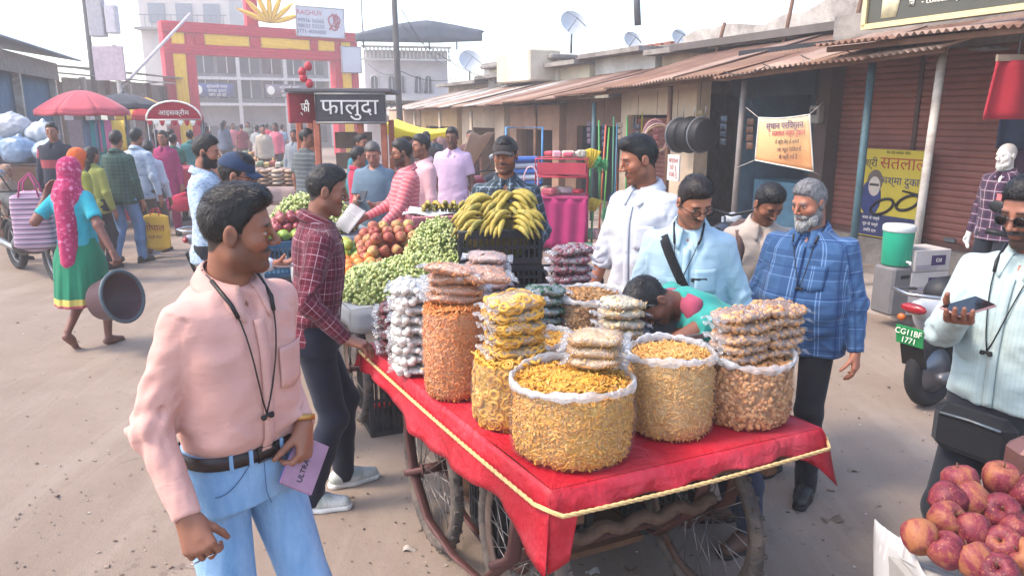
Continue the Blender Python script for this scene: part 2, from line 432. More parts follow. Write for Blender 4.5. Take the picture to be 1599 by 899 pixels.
# ------------------------------------------------------------------ people
TZ = [.30, .50, .66, .78, .86, .94, 1.02, 1.10, 1.20, 1.29, 1.355, 1.40, 1.432, 1.46, 1.52]
TA = [.250, .225, .205, .190, .180, .170, .163, .162, .168, .175, .171, .153, .117, .074, .058]
TF = [.200, .165, .145, .128, .122, .118, .116, .118, .122, .120, .106, .088, .072, .060, .054]
TB = [.190, .165, .150, .142, .136, .122, .108, .100, .104, .112, .112, .102, .088, .074, .064]
def sst(x, a, b):
    t = np.clip((x-a)/(b-a), 0, 1); return t*t*(3-2*t)
class Torso:
    def __init__(s, grow=0., belly=0., wide=1., hips=1., tuck=False):
        z = np.array(TZ); s.z = z
        if tuck: z = np.sort(np.concatenate([z, [.99, 1.045]])); s.z = z; grow = np.interp(z, [0, .99, 1.045, 1.14, 2], [-.006, -.006, .012, .012, grow])
        s.a = np.interp(z, TZ, TA)*wide+grow+belly*.45*np.exp(-((z-1.06)/.16)**2); s.a = np.where(z < .95, s.a*hips, s.a)
        s.f = np.interp(z, TZ, TF)+grow+belly*np.exp(-((z-1.08)/.15)**2); s.b = np.interp(z, TZ, TB)+grow
    def ab(s, Z): return np.interp(Z, s.z, s.a), np.interp(Z, s.z, s.f), np.interp(Z, s.z, s.b)
    def field(s, zlo, zhi, n=2.35):
        def fn(X, Y, Z):
            a, f, b = s.ab(Z); d = np.where(Y > 0, f, b)
            q = (np.abs(X/a)**n+np.abs(Y/d)**n)**(1/n)
            return np.maximum((q-1)*np.minimum(a, d)*.9, np.maximum(zlo-Z, Z-zhi))
        m = s.a.max(); return fld(fn, (-m, -s.b.max(), zlo), (m, s.f.max(), zhi), .03)
    def front(s, x, z, side=1, n=2.35):
        a, f, b = s.ab(z); d = f if side > 0 else b
        return side*d*max(0., 1-min(1., abs(x/a))**n)**(1/n)
def ik(S, W, l1, l2, pole):
    S, W = Vector(S), Vector(W); d = W-S; L = min(d.length, (l1+l2)*.995); L = max(L, abs(l1-l2)+.02)
    u = d.normalized(); W = S+u*L
    a = (l1*l1-l2*l2+L*L)/(2*L); h = math.sqrt(max(0, l1*l1-a*a))
    p = Vector(pole); p = (p-u*p.dot(u)).normalized()
    return S+u*a+p*h, W
def hand_prims(W, dz, dy, dx, curl=(.35, .5, .4), thumb=.4, sc=1.):
    o = []; curls = curl if hasattr(curl, '__len__') else (curl,)*3
    for i, (x, l, kz) in enumerate(((.031, .072, .086), (.0105, .082, .091), (-.0105, .077, .088), (-.030, .061, .081))):
        kn = W+(dz*kz+dx*x)*sc
        o.append(cone(W+(dx*x*.5+dz*.012)*sc, kn, .0165*sc, .0125*sc, .014))
        p = kn; ang = .06*i
        for c, q, r0, r1 in ((curls[0], .45, .0096, .0088), (curls[1], .31, .0088, .0080), (curls[2], .24, .0080, .0068)):
            ang += c; n = p+(dz*math.cos(ang)+dy*math.sin(ang)+dx*(.10-.07*i)*.5)*l*q*sc; o.append(cone(p, n, r0*sc, r1*sc, .0035)); p = n
    o.append(cone(W+(dz*.02+dx*.018+dy*.004)*sc, W+(dz*.06+dx*.012)*sc, .017*sc, .013*sc, .012))
    p = W+(dx*.022+dz*.025+dy*.004)*sc; a = thumb
    for q, r0, r1, k in ((.042, .0135, .011, .012), (.032, .0108, .0096, .004), (.026, .0096, .0075, .003)):
        n = p+(dx*.62*math.cos(a)+dz*.70+dy*math.sin(a)*.9).normalized()*q*sc; o.append(cone(p, n, r0*sc, r1*sc, k)); p = n; a += .35*thumb+.1
    return o
def head_prims(fat=0.):
    P = [ell((0, -.012, .030), (.0735, .092, .086), .02), ell((0, .018, -.030), (.059+fat*.6, .060, .076), .03)]
    for s in (-1, 1):
        P += [cone((s*.047, .0, -.066), (s*.012, .056, -.098), .020+fat, .017, .03),
              ell((s*.043, .050, -.024), (.020+fat*.5, .020, .018), .02)]
    P += [ell((0, .063, -.101), (.019, .017, .014), .018), cone((-.033, .070, .019), (.033, .070, .019), .0135, .0135, .015)]
    for s in (-1, 1):
        P.append(ell((s*.031, .092, .000), (.018, .0145, .0105), .010, 's'))
        P.append(ell((s*.031, .0672, -.001), (.0135, .0125, .0115), .002))
    P += [cone((0, .080, .014), (0, .1045, -.029), .0066, .0102, .010)]
    for s in (-1, 1): P.append(ell((s*.0115, .091, -.033), (.0085, .011, .0075), .006))
    P += [ell((0, .066, -.063), (.027, .014, .020), .014), cone((-.019, .0770, -.0600), (0, .0812, -.0590), .0045, .0060, .004), cone((.019, .0770, -.0600), (0, .0812, -.0590), .0045, .0060, .004), cone((-.015, .0770, -.0710), (.015, .0770, -.0710), .0066, .0066, .004),
          cone((-.022, .0872, -.0652), (.022, .0872, -.0652), .0030, .0030, .002, 's')]
    for s in (-1, 1):
        P += [ell((s*.078, -.010, -.006), (.0085, .019, .031), .006), ell((s*.0868, -.006, -.002), (.0055, .0105, .019), .005, 's')]
    return P
def head_col(P, skin, hair, beard, must, rng, eyeshut=0.):
    x, y, z = P.T; ax = np.abs(x); C = np.tile(np.array(skin), (len(P), 1))
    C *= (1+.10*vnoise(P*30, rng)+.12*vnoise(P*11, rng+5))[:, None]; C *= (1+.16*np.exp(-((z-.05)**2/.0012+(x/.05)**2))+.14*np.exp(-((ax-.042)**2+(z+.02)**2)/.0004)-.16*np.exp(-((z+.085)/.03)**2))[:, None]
    def put(m, c): 
        nonlocal C
        C = C*(1-m[:, None])+np.array(c)*m[:, None]
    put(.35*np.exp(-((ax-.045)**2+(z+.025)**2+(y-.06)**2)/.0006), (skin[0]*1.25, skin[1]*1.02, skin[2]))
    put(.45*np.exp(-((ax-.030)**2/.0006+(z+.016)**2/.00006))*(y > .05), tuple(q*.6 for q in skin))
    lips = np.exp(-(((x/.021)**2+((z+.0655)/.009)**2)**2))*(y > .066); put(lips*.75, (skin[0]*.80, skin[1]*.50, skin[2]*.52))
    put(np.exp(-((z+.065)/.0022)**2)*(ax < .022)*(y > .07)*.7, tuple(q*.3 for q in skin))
    brow = sst(ax, .008, .015)*(1-sst(ax, .042, .052))*np.exp(-((z-.0215-.05*(ax-.02)*(ax < .035)+.10*np.maximum(ax-.037, 0))/.0048)**2)*(y > .04); put(np.clip(brow*1.2, 0, .92), hair)
    if beard > 0:
        edge = vnoise(P*60, 3)*.006
        line = np.interp(y, [-.02, .01, .03, .06, .09], [.02, .0, -.035, -.045, -.040])
        b = sst(line-z+edge, -.004, .012)*sst(y, -.03, .0)*(1-lips)*(1-sst(-z, .118, .135))
        put(b*min(1, beard), hair)
    if must > 0:
        m = np.exp(-(((x/.034)**2+((z+.0515+.10*np.maximum(ax-.012, 0))/.0068)**2)**2))*(y > .06); put(np.clip(m*1.5*must, 0, .95), hair)
    scalp = sst(z-np.interp(y, [-.10, -.06, -.03, .0, .02, .05, .09], [-.075, -.06, -.02, .0, .02, .052, .066]), -.004, .006)*(ax < .0775); put(scalp*.93, hair)
    for s in (-1, 1):
        q = np.sqrt((x-s*.031)**2+(y-.0672)**2+(z+.001)**2); e = (q < .0150)*(y > .069)
        d = P-np.array((s*.031, .0672, -.001)); w = np.exp(-(((d[:, 0]/.0125)**2+((d[:, 2]-eyeshut*.002)/(.0062*(1-eyeshut*.6)))**2)**3))*e
        put(w, (.38, .34, .31)); ir = np.exp(-(((d[:, 0]/.0058)**2+(d[:, 2]/.0062)**2)**4))*w; put(ir, (.012, .008, .006))
        put(np.exp(-((d[:, 2]-.0065)/.002)**2)*np.exp(-(d[:, 0]/.013)**4)*e*.85, (.012, .009, .008))
    return np.clip(C, .002, .9)
def hair_prims(style):
    top = .012 if style != 'bald' else .003
    P = [ell((0, -.012, .034), (.0785, .0955, .0875+top*.4), .02), ell((0, .014, .072+top), (.056, .066, .043), .03)]
    if style == 'quiff': P.append(cone((-.03, .048, .092), (.03, .050, .092), .028, .026, .025))
    def cut(X, Y, Z): return np.interp(Y, [-.12, -.09, -.06, -.035, -.012, .012, .030, .055, .085, .12], [-.085, -.082, -.068, -.030, -.012, -.022, .030, .058, .070, .074])-Z+0*X
    P.append(fld(cut, (-1, -1, -1), (1, 1, 1), .012, 'i'))
    return P
def blades(V, Q, n, comb, ln, wd, seed, lift=.35):
    g = np.random.default_rng(seed); q = Q[g.integers(0, len(Q), n)]; N = vnormals(V, Q)
    u = g.random((n, 1)); v = g.random((n, 1))
    p = (V[q[:, 0]]*(1-u)+V[q[:, 1]]*u)*(1-v)+(V[q[:, 3]]*(1-u)+V[q[:, 2]]*u)*v; nn = N[q[:, 0]]
    c = comb(p)+g.normal(0, .16, (n, 3)); c -= nn*(c*nn).sum(1, keepdims=True); c /= np.linalg.norm(c, axis=1, keepdims=True)+1e-9
    L = ln*(.6+.7*g.random((n, 1))); sd = np.cross(c, nn)*wd
    e = p+c*L*.9+nn*L*lift; m = p+c*L*.5+nn*L*lift*.75; base = p-nn*.002
    Vx = np.stack([base-sd, base+sd, m+sd*.8, m-sd*.8, e], 1).reshape(-1, 3)
    Fx = []
    for i in range(n): k = i*5; Fx += [(k, k+1, k+2, k+3), (k+3, k+2, k+4)]
    return Vx, Fx
class P_: pass
def person(label, x, y, face, H=1.68, skin='7a4c36', res=.010, top=None, bottom=None, hair='short', hairc='110e0d', beard=0, must=0,
           head=(0, 0, 0), lean=0, twist=0, feet=((-.10, 0, 0), (.10, 0, 0)), Ra=None, La=None, belly=0, wide=1., fat=0., shoes=None,
           z0=0, seed=1, detail=False, female=False, group=None, scarf=None, cap=None, eyeshut=.3, pz=0., sidelean=0., reach=1.):
    o = P_(); k = H/1.72
    root = thing('person', label, 'person', (x, y, z0), R(face-90), group, k); o.root = root; o.k = k
    near = res <= .0115; sk = tuple(min(.8, q*1.75) for q in hx(skin)); hc = hx(hairc)
    top = top or {}; bottom = bottom or {}
    pel = Vector((0, 0, .95+pz))
    Mup = Matrix.Translation(pel) @ Matrix.Rotation(-R(lean), 4, 'X') @ Matrix.Rotation(R(sidelean), 4, 'Y') @ Matrix.Rotation(R(twist), 4, 'Z') @ Matrix.Translation((0, 0, -.95))
    iup = Mup.inverted()
    yaw, pit, rol = head
    Mh = Matrix.Translation((0, .0, 1.53)) @ Matrix.Rotation(R(yaw), 4, 'Z') @ Matrix.Rotation(-R(pit), 4, 'X') @ Matrix.Rotation(R(rol), 4, 'Y') @ Matrix.Translation((0, .020, .076)) @ Matrix.Scale(.965, 4)
    MH = Mup @ Mh; o.MH = MH; o.Mup = Mup
    T = Torso(0, belly, wide*(.92 if female else 1), 1.08 if female else 1.); o.T = T
    sl = top.get('sleeve', 'long'); sw = .158*wide*(.92 if female else 1)
    # --- arms
    arms = {}
    for s, spec in ((1, Ra), (-1, La)):
        d = dict(w=(s*.235*wide, .05, .850)); d.update(spec if isinstance(spec, dict) else ({'w': spec} if spec else {}))
        S = Vector((s*sw, -.005, 1.376)); W = iup @ Vector(d['w'])
        E, W = ik(S, W, .285*reach, .255*reach, d.get('pole', (s*.45, -1, -.25)))
        fd = (W-E).normalized(); dz = Vector(d['dir']).normalized() if 'dir' in d else fd
        if 'dir' in d: dz = (iup.to_3x3() @ dz).normalized()
        pn = (iup.to_3x3() @ Vector(d['palm'])) if 'palm' in d else Vector((-s, 0, 0))
        dy = (pn-dz*pn.dot(dz)).normalized(); dx = dy.cross(dz)*(-s)
        arms[s] = (S, E, W, dz, dy, dx, d)
    o.arms = arms
    # --- body: head, neck, arms, core; legs when bare
    hres = res*.36 if near else res*.55
    VV = []; QQ = []; CC = []; nv = 0
    def put(V, Q, C):
        nonlocal nv
        VV.append(V); QQ.append(Q+nv); CC.append(C); nv += len(V)
    ih = Mh.inverted(); nb = ih @ Vector((0, -.022, 1.40)); nc = ih @ Vector((0, -.004, 1.375))
    hp = head_prims(fat) if res < .02 else [ell((0, -.012, .030), (.0735, .092, .086), .02), ell((0, .022, -.034), (.058, .066, .080), .03), ell((0, .092, -.02), (.010, .014, .018), .01), ell((-.077, -.01, -.006), (.01, .019, .03), .006), ell((.077, -.01, -.006), (.01, .019, .03), .006)]
    hp = hp+[cone((0, -.022, -.055), nb, .052+fat, .058+fat, .025), ell(nc, (.085, .07, .075), .03)]
    V, Q = sdf_mesh(hp, hres)
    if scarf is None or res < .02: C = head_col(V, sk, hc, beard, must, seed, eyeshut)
    else: C = np.tile(sk, (len(V), 1))
    if hair == 'none':
        pass
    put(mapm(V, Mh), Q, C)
    ares = res*.45 if near else res*.6
    for s in (1, -1):
        S, E, W, dz, dy, dx, d = arms[s]
        ap = [] if (sl == 'long' and near) else [cone(S, E, .045, .037, .02)]
        st = E if not (sl == 'long' and near) else E.lerp(W, .35)
        ap += [cone(st, W, .038 if st is E else .034, .026, .02)]
        if near: ap += hand_prims(W, dz, dy, dx, d.get('curl', (.35, .5, .4)), d.get('thumb', .4))
        else: ap += [cone(W, W+dz*.085, .024, .03, .02), cone(W+dz*.085, W+dz*.15+dy*.04, .026, .015, .02), cone(W+dx*.02+dz*.03, W+dx*.045+dz*.075, .012, .01, .01)]
        V, Q = sdf_mesh(ap, ares); put(V, Q, np.tile(sk, (len(V), 1))*(1+.12*vnoise(V*24, 5))[:, None])
    Tc = Torso(-.02, belly, wide*(.92 if female else 1))
    V, Q = sdf_mesh([Tc.field(.88, 1.45)], .022); put(V, Q, np.tile(sk, (len(V), 1)))
    VV = [mapm(v, Mup) for v in VV]
    # --- legs
    legs = []
    for i, (fx, fy, fz) in enumerate(feet):
        s = -1 if i == 0 else 1
        Hp = Vector((s*.088, 0, .90+pz)); A = Vector((fx, fy, .085+fz))
        K, A = ik(Hp, A, .425, .415, bottom.get('pole', (s*.12, 1, 0))); legs.append((Hp, K, A, s))
    o.legs = legs
    bk = bottom.get('kind', 'trousers')
    if shoes is None or bk in ('skirt', 'bare'):
        for Hp, K, A, s in legs:
            sd_ = (A-K).normalized(); fp = Vector((0, 1, -.15)).normalized()
            if s < 0 and bottom.get('heelup'): fp = Vector((0, .55, -.85)).normalized()
            lp = [cone(Hp, K, .075, .052, .02), cone(K, K.lerp(A, .35)+Vector((0, -.012, 0)), .050, .050, .03), cone(K.lerp(A, .35), A, .047, .031, .03),
                  cone(A+Vector((0, -.028, -.045)), A+fp*.05+Vector((0, 0, -.05)), .033, .033, .02), cone(A+fp*.03+Vector((0, 0, -.04)), A+fp*.15+Vector((s*.01, 0, -.045)), .036, .026, .03)]
            for j in range(5): lp.append(cone(A+fp*.15+Vector((s*(.026-.015*j)*-1, 0, -.052)), A+fp*(.185-.006*j)+Vector((s*(.030-.016*j)*-1, 0, -.06)), .012, .009, .004))
            V, Q = sdf_mesh(lp, res*.7 if near else res*.8); put(V, Q, np.tile(sk, (len(V), 1))*(1+.12*vnoise(V*24, 6))[:, None])
    np_mesh('body', np.concatenate(VV), np.concatenate(QQ), skinmat(), root, None, np.concatenate(CC))
    # --- top garment
    zlo = top.get('hem', .80 if not top.get('tucked') else .972)
    Tg = Torso(top.get('grow', .006)+(res-.01)*.4, belly, wide*(.92 if female else 1), 1.06 if female else 1., bool(top.get('tucked'))); o.Tg = Tg
    pr = [Tg.field(zlo, 1.53)]; slv = {}
    rr = top.get('loose', 1.)
    for s in (1, -1):
        S, E, W, dz, dy, dx, d = arms[s]
        if sl == 'long': q = [(S, E, .057*rr, .051*rr), (E, W.lerp(E, .03), .051*rr, .037*rr)]
        elif sl == 'rolled': q = [(S, E, .057*rr, .053*rr), (E, E.lerp(W, .22), .053*rr, .050*rr)]
        elif sl == 'none': q = []
        else: q = [(S, S.lerp(E, .66), .058*rr, .062*rr)]
        slv[s] = q
        pr += [cone(a, b, r1, r2, .03) for a, b, r1, r2 in q]
    for s in (1, -1):                       # cut the round caps off at the cuffs
        if slv[s]:
            a, b, r1, r2 = slv[s][-1]; t = (b-a).normalized(); tt = np.array(t); bb_ = np.array(b)
            pr.append(cone(b+t*.062, b+t*.063, .06, .06, .006, 's'))
    nk = top.get('neck', 'collar')
    pr.append(fld(lambda X, Y, Z: Z-(1.468-.30*Y)+0*X, (-1, -1, -1), (1, 1, 1), .006, 'i'))
    if nk == 'collar': pr.append(ell((0, .105, 1.435), (.026, .05, top.get('vee', .055)), .012, 's'))
    else: pr.append(ell((0, .06, 1.465), (.055, .075, .045), .012, 's'))
    V, Q = sdf_mesh(pr, res); N = vnormals(V, Q)
    # garment coordinates + folds
    a, f, b = Tg.ab(V[:, 2]); pat = np.stack([np.arctan2(V[:, 0]/a, V[:, 1]/np.where(V[:, 1] > 0, f, b))*.155, V[:, 2], np.zeros(len(V))], 1)
    dt = pd(pr[0], V[:, 0], V[:, 1], V[:, 2]); amp = .0080*top.get('fold', 1.)
    fo = vnoise(np.stack([V[:, 0]*7, V[:, 1]*7, V[:, 2]*20+V[:, 0]*6], 1), seed)*(.4+1.2*np.exp(-((V[:, 2]-max(zlo+.06, .98))/.13)**2))
    fo += .6*vnoise(np.stack([V[:, 0]*14, V[:, 1]*14, V[:, 2]*7], 1), seed+9)+.45*(1-2*np.abs(vnoise(np.stack([V[:, 0]*9+V[:, 2]*6, V[:, 1]*9, V[:, 2]*15-V[:, 0]*9], 1), seed+3)))
    if top.get('tucked'): fo *= sst(V[:, 2], 1.0, 1.06)
    fo *= np.where(V[:, 1] > .03, sst(np.abs(V[:, 0]), .012, .05), 1)
    for s in (1, -1):
        base = 0
        for a_, b_, r1, r2 in slv[s]:
            a_, b_ = np.array(a_), np.array(b_); d_ = b_-a_; L = np.linalg.norm(d_); u = d_/L
            t = (V-a_)@u; w_ = V-a_-np.clip(t, 0, L)[:, None]*u; dist = np.linalg.norm(w_, axis=1)-(r1+(r2-r1)*np.clip(t/L, 0, 1))
            m = (dist < dt-.004) & (t > -.02) & (s*V[:, 0] > .12); e1 = np.cross(u, (0, 1, .1)); e1 /= np.linalg.norm(e1); e2 = np.cross(u, e1)
            th = np.arctan2(w_@e1, w_@e2); pat[m] = np.stack([th*.055, base+t, np.full(len(V), 1.)], 1)[m]
            ff = .85*vnoise(np.stack([np.cos(th)*1.6+t*9, np.sin(th)*1.6, (base+t)*26+th*1.3], 1), seed+s+4)*(.45+1.1*np.exp(-((base+t-.28)/.09)**2))
            fo = np.where(m, ff, fo); base += L
    V = V+N*(fo*amp*(1 if near else .6))[:, None]
    np_mesh('shirt' if not top.get('name') else top['name'], mapm(V, Mup), Q, top.get('mat') or cloth('c8c8c8'), root, pat)
    tm = top.get('mat') or cloth('c8c8c8')
    if nk == 'collar' and res < .025:
        def cf(u, v):
            th = (u-.5)*2*(math.pi-.30); c_, s_ = math.cos(th), math.sin(th)     # th = 0 at the nape
            fr = .5-.5*c_                                                          # 1 at the front
            top_z = 1.512-.050*fr; 
            if v < .34: r_ = .062+.004*(1-v/.34); z_ = top_z-.040*(1-v/.34)
            else:
                w_ = (v-.34)/.66; r_ = .062+(.026+.030*fr**4)*w_+.004; z_ = top_z-(.046+.046*fr**5)*w_
            return (s_*(r_+fat*.8), -.010-c_*(r_+.008+fat), z_)
        cb = MB().sheet(cf, 30 if near else 16, 7, .003).xf(Mup); co = cb.mesh('collar', top.get('cmat', tm))
        pa = co.attributes.new('pat', 'FLOAT_VECTOR', 'POINT'); vv = np.concatenate(cb.v); pa.data.foreach_set('vector', np.stack([vv[:, 0], vv[:, 2]+vv[:, 1]*.5, vv[:, 1]], 1).astype(np.float32).ravel()); link('collar', co, root)
    if detail and nk == 'collar':
        zt = 1.375
        def pf(u, v):
            xx = (u-.5)*.030; zz = zlo+.004+(zt-zlo)*v; return (xx, Tg.front(xx, zz)+.0045, zz)
        pb = MB().sheet(pf, 3, 24, .004).xf(Mup); pm = pb.mesh('placket', tm); pa = pm.attributes.new('pat', 'FLOAT_VECTOR', 'POINT'); vv = np.concatenate(pb.v); pa.data.foreach_set('vector', np.stack([vv[:, 0], vv[:, 2], vv[:, 1]*0], 1).astype(np.float32).ravel()); link('placket', pm, root)
        for i in range(6):
            zz = zt-.01-i*.078
            if zz < zlo+.02: break
            MB().ball((0, 0, 0), (.0052, .0022, .0052), 8, 4).xf(Mup @ Matrix.Translation((0, Tg.front(0, zz)+.006, zz))).build('button', mat(top.get('btn', '2a2220'), .4), root)
        if top.get('pocket', 1):
            sx = -top.get('pside', 1)
            def kf(u, v):
                xx = sx*(.045+.095*u); zz = 1.175+.115*v-(.012*(1-abs(2*u-1)) if v < .05 else 0); return (xx, Tg.front(xx, zz)+.0055, zz)
            pb = MB().sheet(kf, 7, 7, .004 if sx > 0 else -.004).xf(Mup); pm = pb.mesh('pocket', tm); pa = pm.attributes.new('pat', 'FLOAT_VECTOR', 'POINT'); vv = np.concatenate(pb.v); pa.data.foreach_set('vector', np.stack([vv[:, 0]*1.1, vv[:, 2], vv[:, 1]*0], 1).astype(np.float32).ravel()); link('pocket', pm, root)
    if sl == 'rolled':
        for s in (1, -1):
            a_, b_, r1, r2 = slv[s][-1]; t = (b_-a_).normalized()
            MB().tube([b_-t*.05, b_-t*.048, b_-t*.004, b_], [r2*.95, r2*1.12, r2*1.10, r2*.95], 16).xf(Mup).build('rolled_cuff', tm, root)
    # --- lower garment
    bm_ = bottom.get('mat') or cloth('2a2c33'); Tt = Torso(.002, belly*(1 if top.get('tucked') else .6), wide, 1.06 if female else 1.)
    if bk in ('trousers', 'jeans'):
        lr = bottom.get('loose', 1.); hem = bottom.get('hem', .055)
        zt = 1.005
        def ff(X, Y, Z):
            return Tt.field(.83, zt)[1](X, Y, Z-pz)
        pr = [fld(ff, (-.25, -.2, .82+pz), (.25, .25, zt+pz), .03)]
        for Hp, K, A, s in legs:
            An = A+(A-K).normalized()*(.085-hem)
            pr += [cone(Hp+Vector((0, -.006, -.02)), K, .094*lr, .069*lr, .02), cone(K, K.lerp(An, .4)+Vector((0, -.014, 0)), .069*lr, .067*lr, .03), cone(K.lerp(An, .4)+Vector((0, -.014, 0)), An, .067*lr, .056*lr*bottom.get('flare', 1), .03), cone(An+Vector((0, 0, -.06)), An+Vector((0, 0, -.061)), .06, .06, .005, 's')]
        V, Q = sdf_mesh(pr, res); N = vnormals(V, Q)
        zz = V[:, 2]-pz; fo = vnoise(np.stack([V[:, 0]*9, V[:, 1]*9, zz*20+V[:, 1]*10], 1), seed+20)*(.35+1.1*np.exp(-((zz-.10)/.10)**2)+.9*np.exp(-((zz-.48)/.08)**2)+.7*np.exp(-((zz-.83)/.07)**2))
        V = V+N*(fo*.0045)[:, None]
        th = np.arctan2(V[:, 0], V[:, 1]); np_mesh('trousers' if bk == 'trousers' else 'jeans', V, Q, bm_, root, np.stack([th*.1, V[:, 2], th*0], 1))
    elif bk == 'skirt':
        hem = bottom.get('hem', .30); L0, L1 = legs[0], legs[1]
        def ff(X, Y, Z):
            z_ = np.clip((Z-hem)/(1.0-hem), 0, 1)
            cy = (L0[2].y+L1[2].y)/2*(1-z_); sp = abs(L0[2].y-L1[2].y)*.45*(1-z_); sp2 = abs(L0[2].x-L1[2].x)*.2*(1-z_)
            a = np.interp(Z, [hem, .55, .80, .90, 1.0], [.165, .18, .195, .185, .155])*bottom.get('w', 1)+sp2; b = np.interp(Z, [hem, .55, .80, .90, 1.0], [.12, .135, .155, .145, .115])+sp
            th = np.arctan2(X, Y-cy); pl = 1+.035*np.sin(th*13+Z*3)*(1-z_)+.015*np.sin(th*29)*(1-z_)
            q = np.sqrt((X/(a*pl))**2+((Y-cy)/(b*pl))**2)
            return np.maximum((q-1)*np.minimum(a, b)*.9, np.maximum(hem-Z, Z-1.02))
        V, Q = sdf_mesh([fld(ff, (-.34, -.42, hem), (.34, .42, 1.02), .02)], res); N = vnormals(V, Q)
        V = V+N*(vnoise(V*np.array([12, 12, 5]), seed)*.005)[:, None]
        th = np.arctan2(V[:, 0], V[:, 1]); np_mesh(bottom.get('name', 'skirt'), V, Q, bm_, root, np.stack([th*.18, V[:, 2], th*0], 1))
    # --- belt
    if bottom.get('belt'):
        rg = []
        for i in range(40):
            q = 2*math.pi*i/40; zz = .985; a_, f_, b_ = Tt.ab(zz); c_, s_ = math.cos(q), math.sin(q); e = 2/2.35
            yy = abs(c_)**e*(f_ if c_ > 0 else b_)*math.copysign(1, c_); xx = a_*abs(s_)**e*math.copysign(1, s_)
            rg.append(Vector((xx*1.035, yy*1.035, zz+pz)))
        b_ = MB()
        b_.grid(lambda u, v: tuple(Vector((rg[int(round(u*40)) % 40].x*(1+[0, .022, .022, 0][int(round(v*3))]), rg[int(round(u*40)) % 40].y*(1+[0, .03, .03, 0][int(round(v*3))]), rg[0].z+[-.019, -.019, .019, .019][int(round(v*3))]))), 40, 4, True, True)
        bo = b_.build('belt', bottom['belt'], root)
        a_, f_, bq = Tt.ab(.985); yb = f_*1.035+.006
        MB().tube([(-.03, yb, .965+pz), (.03, yb, .965+pz), (.03, yb, 1.005+pz), (-.03, yb, 1.005+pz)], .004, 6, closed=True).build('buckle', mat('4a4542', .3, metal=.9), bo)
        for xx in (-.10, -.05, .05, .10):
            MB().box((xx, Tt.front(xx, .985)*1.035+.0055, .985+pz), (.011, .004, .044)).build('belt_loop', bm_, root)
    # --- shoes
    if shoes and bk not in ('skirt', 'bare'):
        for Hp, K, A, s in legs:
            toe = s*bottom.get('toe', .16); fz = A.z-.085
            Mf = Matrix.Translation((A.x, A.y, fz)) @ Matrix.Rotation(-toe, 4, 'Z')
            sh = [cone((0, -.045, .046), (0, .05, .046), .040, .042, .02), cone((0, .05, .042), (s*.006, .155, .034), .044, .034, .03), cone((0, -.02, .06), (0, -.015, .10), .040, .038, .03),
                  fld(lambda X, Y, Z: .022-Z+0*X+0*Y, (-1, -1, -1), (1, 1, 1), .004, 'i')]
            V, Q = sdf_mesh(sh, .006 if near else res*.6); so = np_mesh('shoe', mapm(V, Mf), Q, shoes[0], root)
            V, Q = sdf_mesh([cone((0, -.05, .012), (0, .05, .012), .043, .044, .02), cone((0, .05, .012), (s*.006, .16, .012), .046, .037, .03), fld(lambda X, Y, Z: np.maximum(.001-Z, Z-.028)+0*X+0*Y, (-1, -1, -1), (1, 1, 1), .004, 'i')], .006 if near else res*.6)
            np_mesh('sole', mapm(V, Mf), Q, shoes[1], so)
            if near and len(shoes) > 2:
                for j in range(4): MB().tube([(-.028, .035+.022*j, .078-.008*j), (0, .04+.022*j, .089-.009*j), (.028, .035+.022*j, .078-.008*j)], .004, 6).xf(Mf).build('lace', shoes[2], so)
    # --- hair
    if hair in ('short', 'quiff', 'bald'):
        V, Q = sdf_mesh(hair_prims(hair), hres*1.15); N = vnormals(V, Q)
        V = V+N*(.0022*vnoise(V*np.array([75, 38, 55]), seed)+.0012*vnoise(V*160, seed+2))[:, None]
        ex = None
        if near:
            comb = lambda p: np.stack([p[:, 0]*3, np.where(p[:, 2] > .07, (.5 if hair == 'quiff' else .15)*np.ones(len(p)), -.5), np.where(p[:, 2] > .07, .15, -1.)], 1)
            ex = blades(V, Q, 5000 if res <= .0080 else 2200, comb, .020 if hair != 'bald' else .010, .0007, seed, .16)
        if ex: ex = (mapm(ex[0], MH), ex[1])
        np_mesh('hair', mapm(V, MH), Q, hairmat(hairc if hairc != 'x' else '110e0d'), root, extra=ex)
    elif hair == 'long':
        V, Q = sdf_mesh([ell((0, -.016, .036), (.083, .102, .093), .02), cone((0, -.075, .0), (0, -.10, -.22), .070, .055, .04), fld(lambda X, Y, Z: np.where(Y > -.03, np.interp(Y, [-.03, .0, .03, .055, .12], [-.10, -.06, .0, .058, .074])-Z, -.2)+0*X, (-1, -1, -1), (1, 1, 1), .012, 'i')], hres*1.2)
        V = V+vnormals(V, Q)*(.004*vnoise(V*np.array([80, 60, 12]), seed))[:, None]; np_mesh('hair', mapm(V, MH), Q, hairmat(hairc), root)
    if beard > 1:                          # a full beard with body
        bp = []
        for s in (-1, 1): bp += [cone((s*.056, .012, -.040), (s*.044, .030, -.082), .016, .022, .02), cone((s*.044, .030, -.082), (0, .066, -.112), .024, .028, .02), cone((s*.030, .070, -.060), (0, .083, -.050), .008, .009, .01)]
        bp += [cone((0, .068, -.102), (0, .064, -.124), .028, .020, .02), cone((-.016, .094, -.066), (.016, .094, -.066), .008, .008, .006, 's')]
        V, Q = sdf_mesh(bp, hres*1.1); V = V+vnormals(V, Q)*(.004*vnoise(V*120, seed))[:, None]
        ex = blades(V, Q, 1100, lambda p: np.stack([p[:, 0]*2, .3+0*p[:, 0], -1+0*p[:, 0]], 1), .013, .0010, seed+3, .35) if near else None
        if ex: ex = (mapm(ex[0], MH), ex[1])
        np_mesh('beard', mapm(V, MH), Q, hairmat(top.get('beardc', hairc)), root, extra=ex)
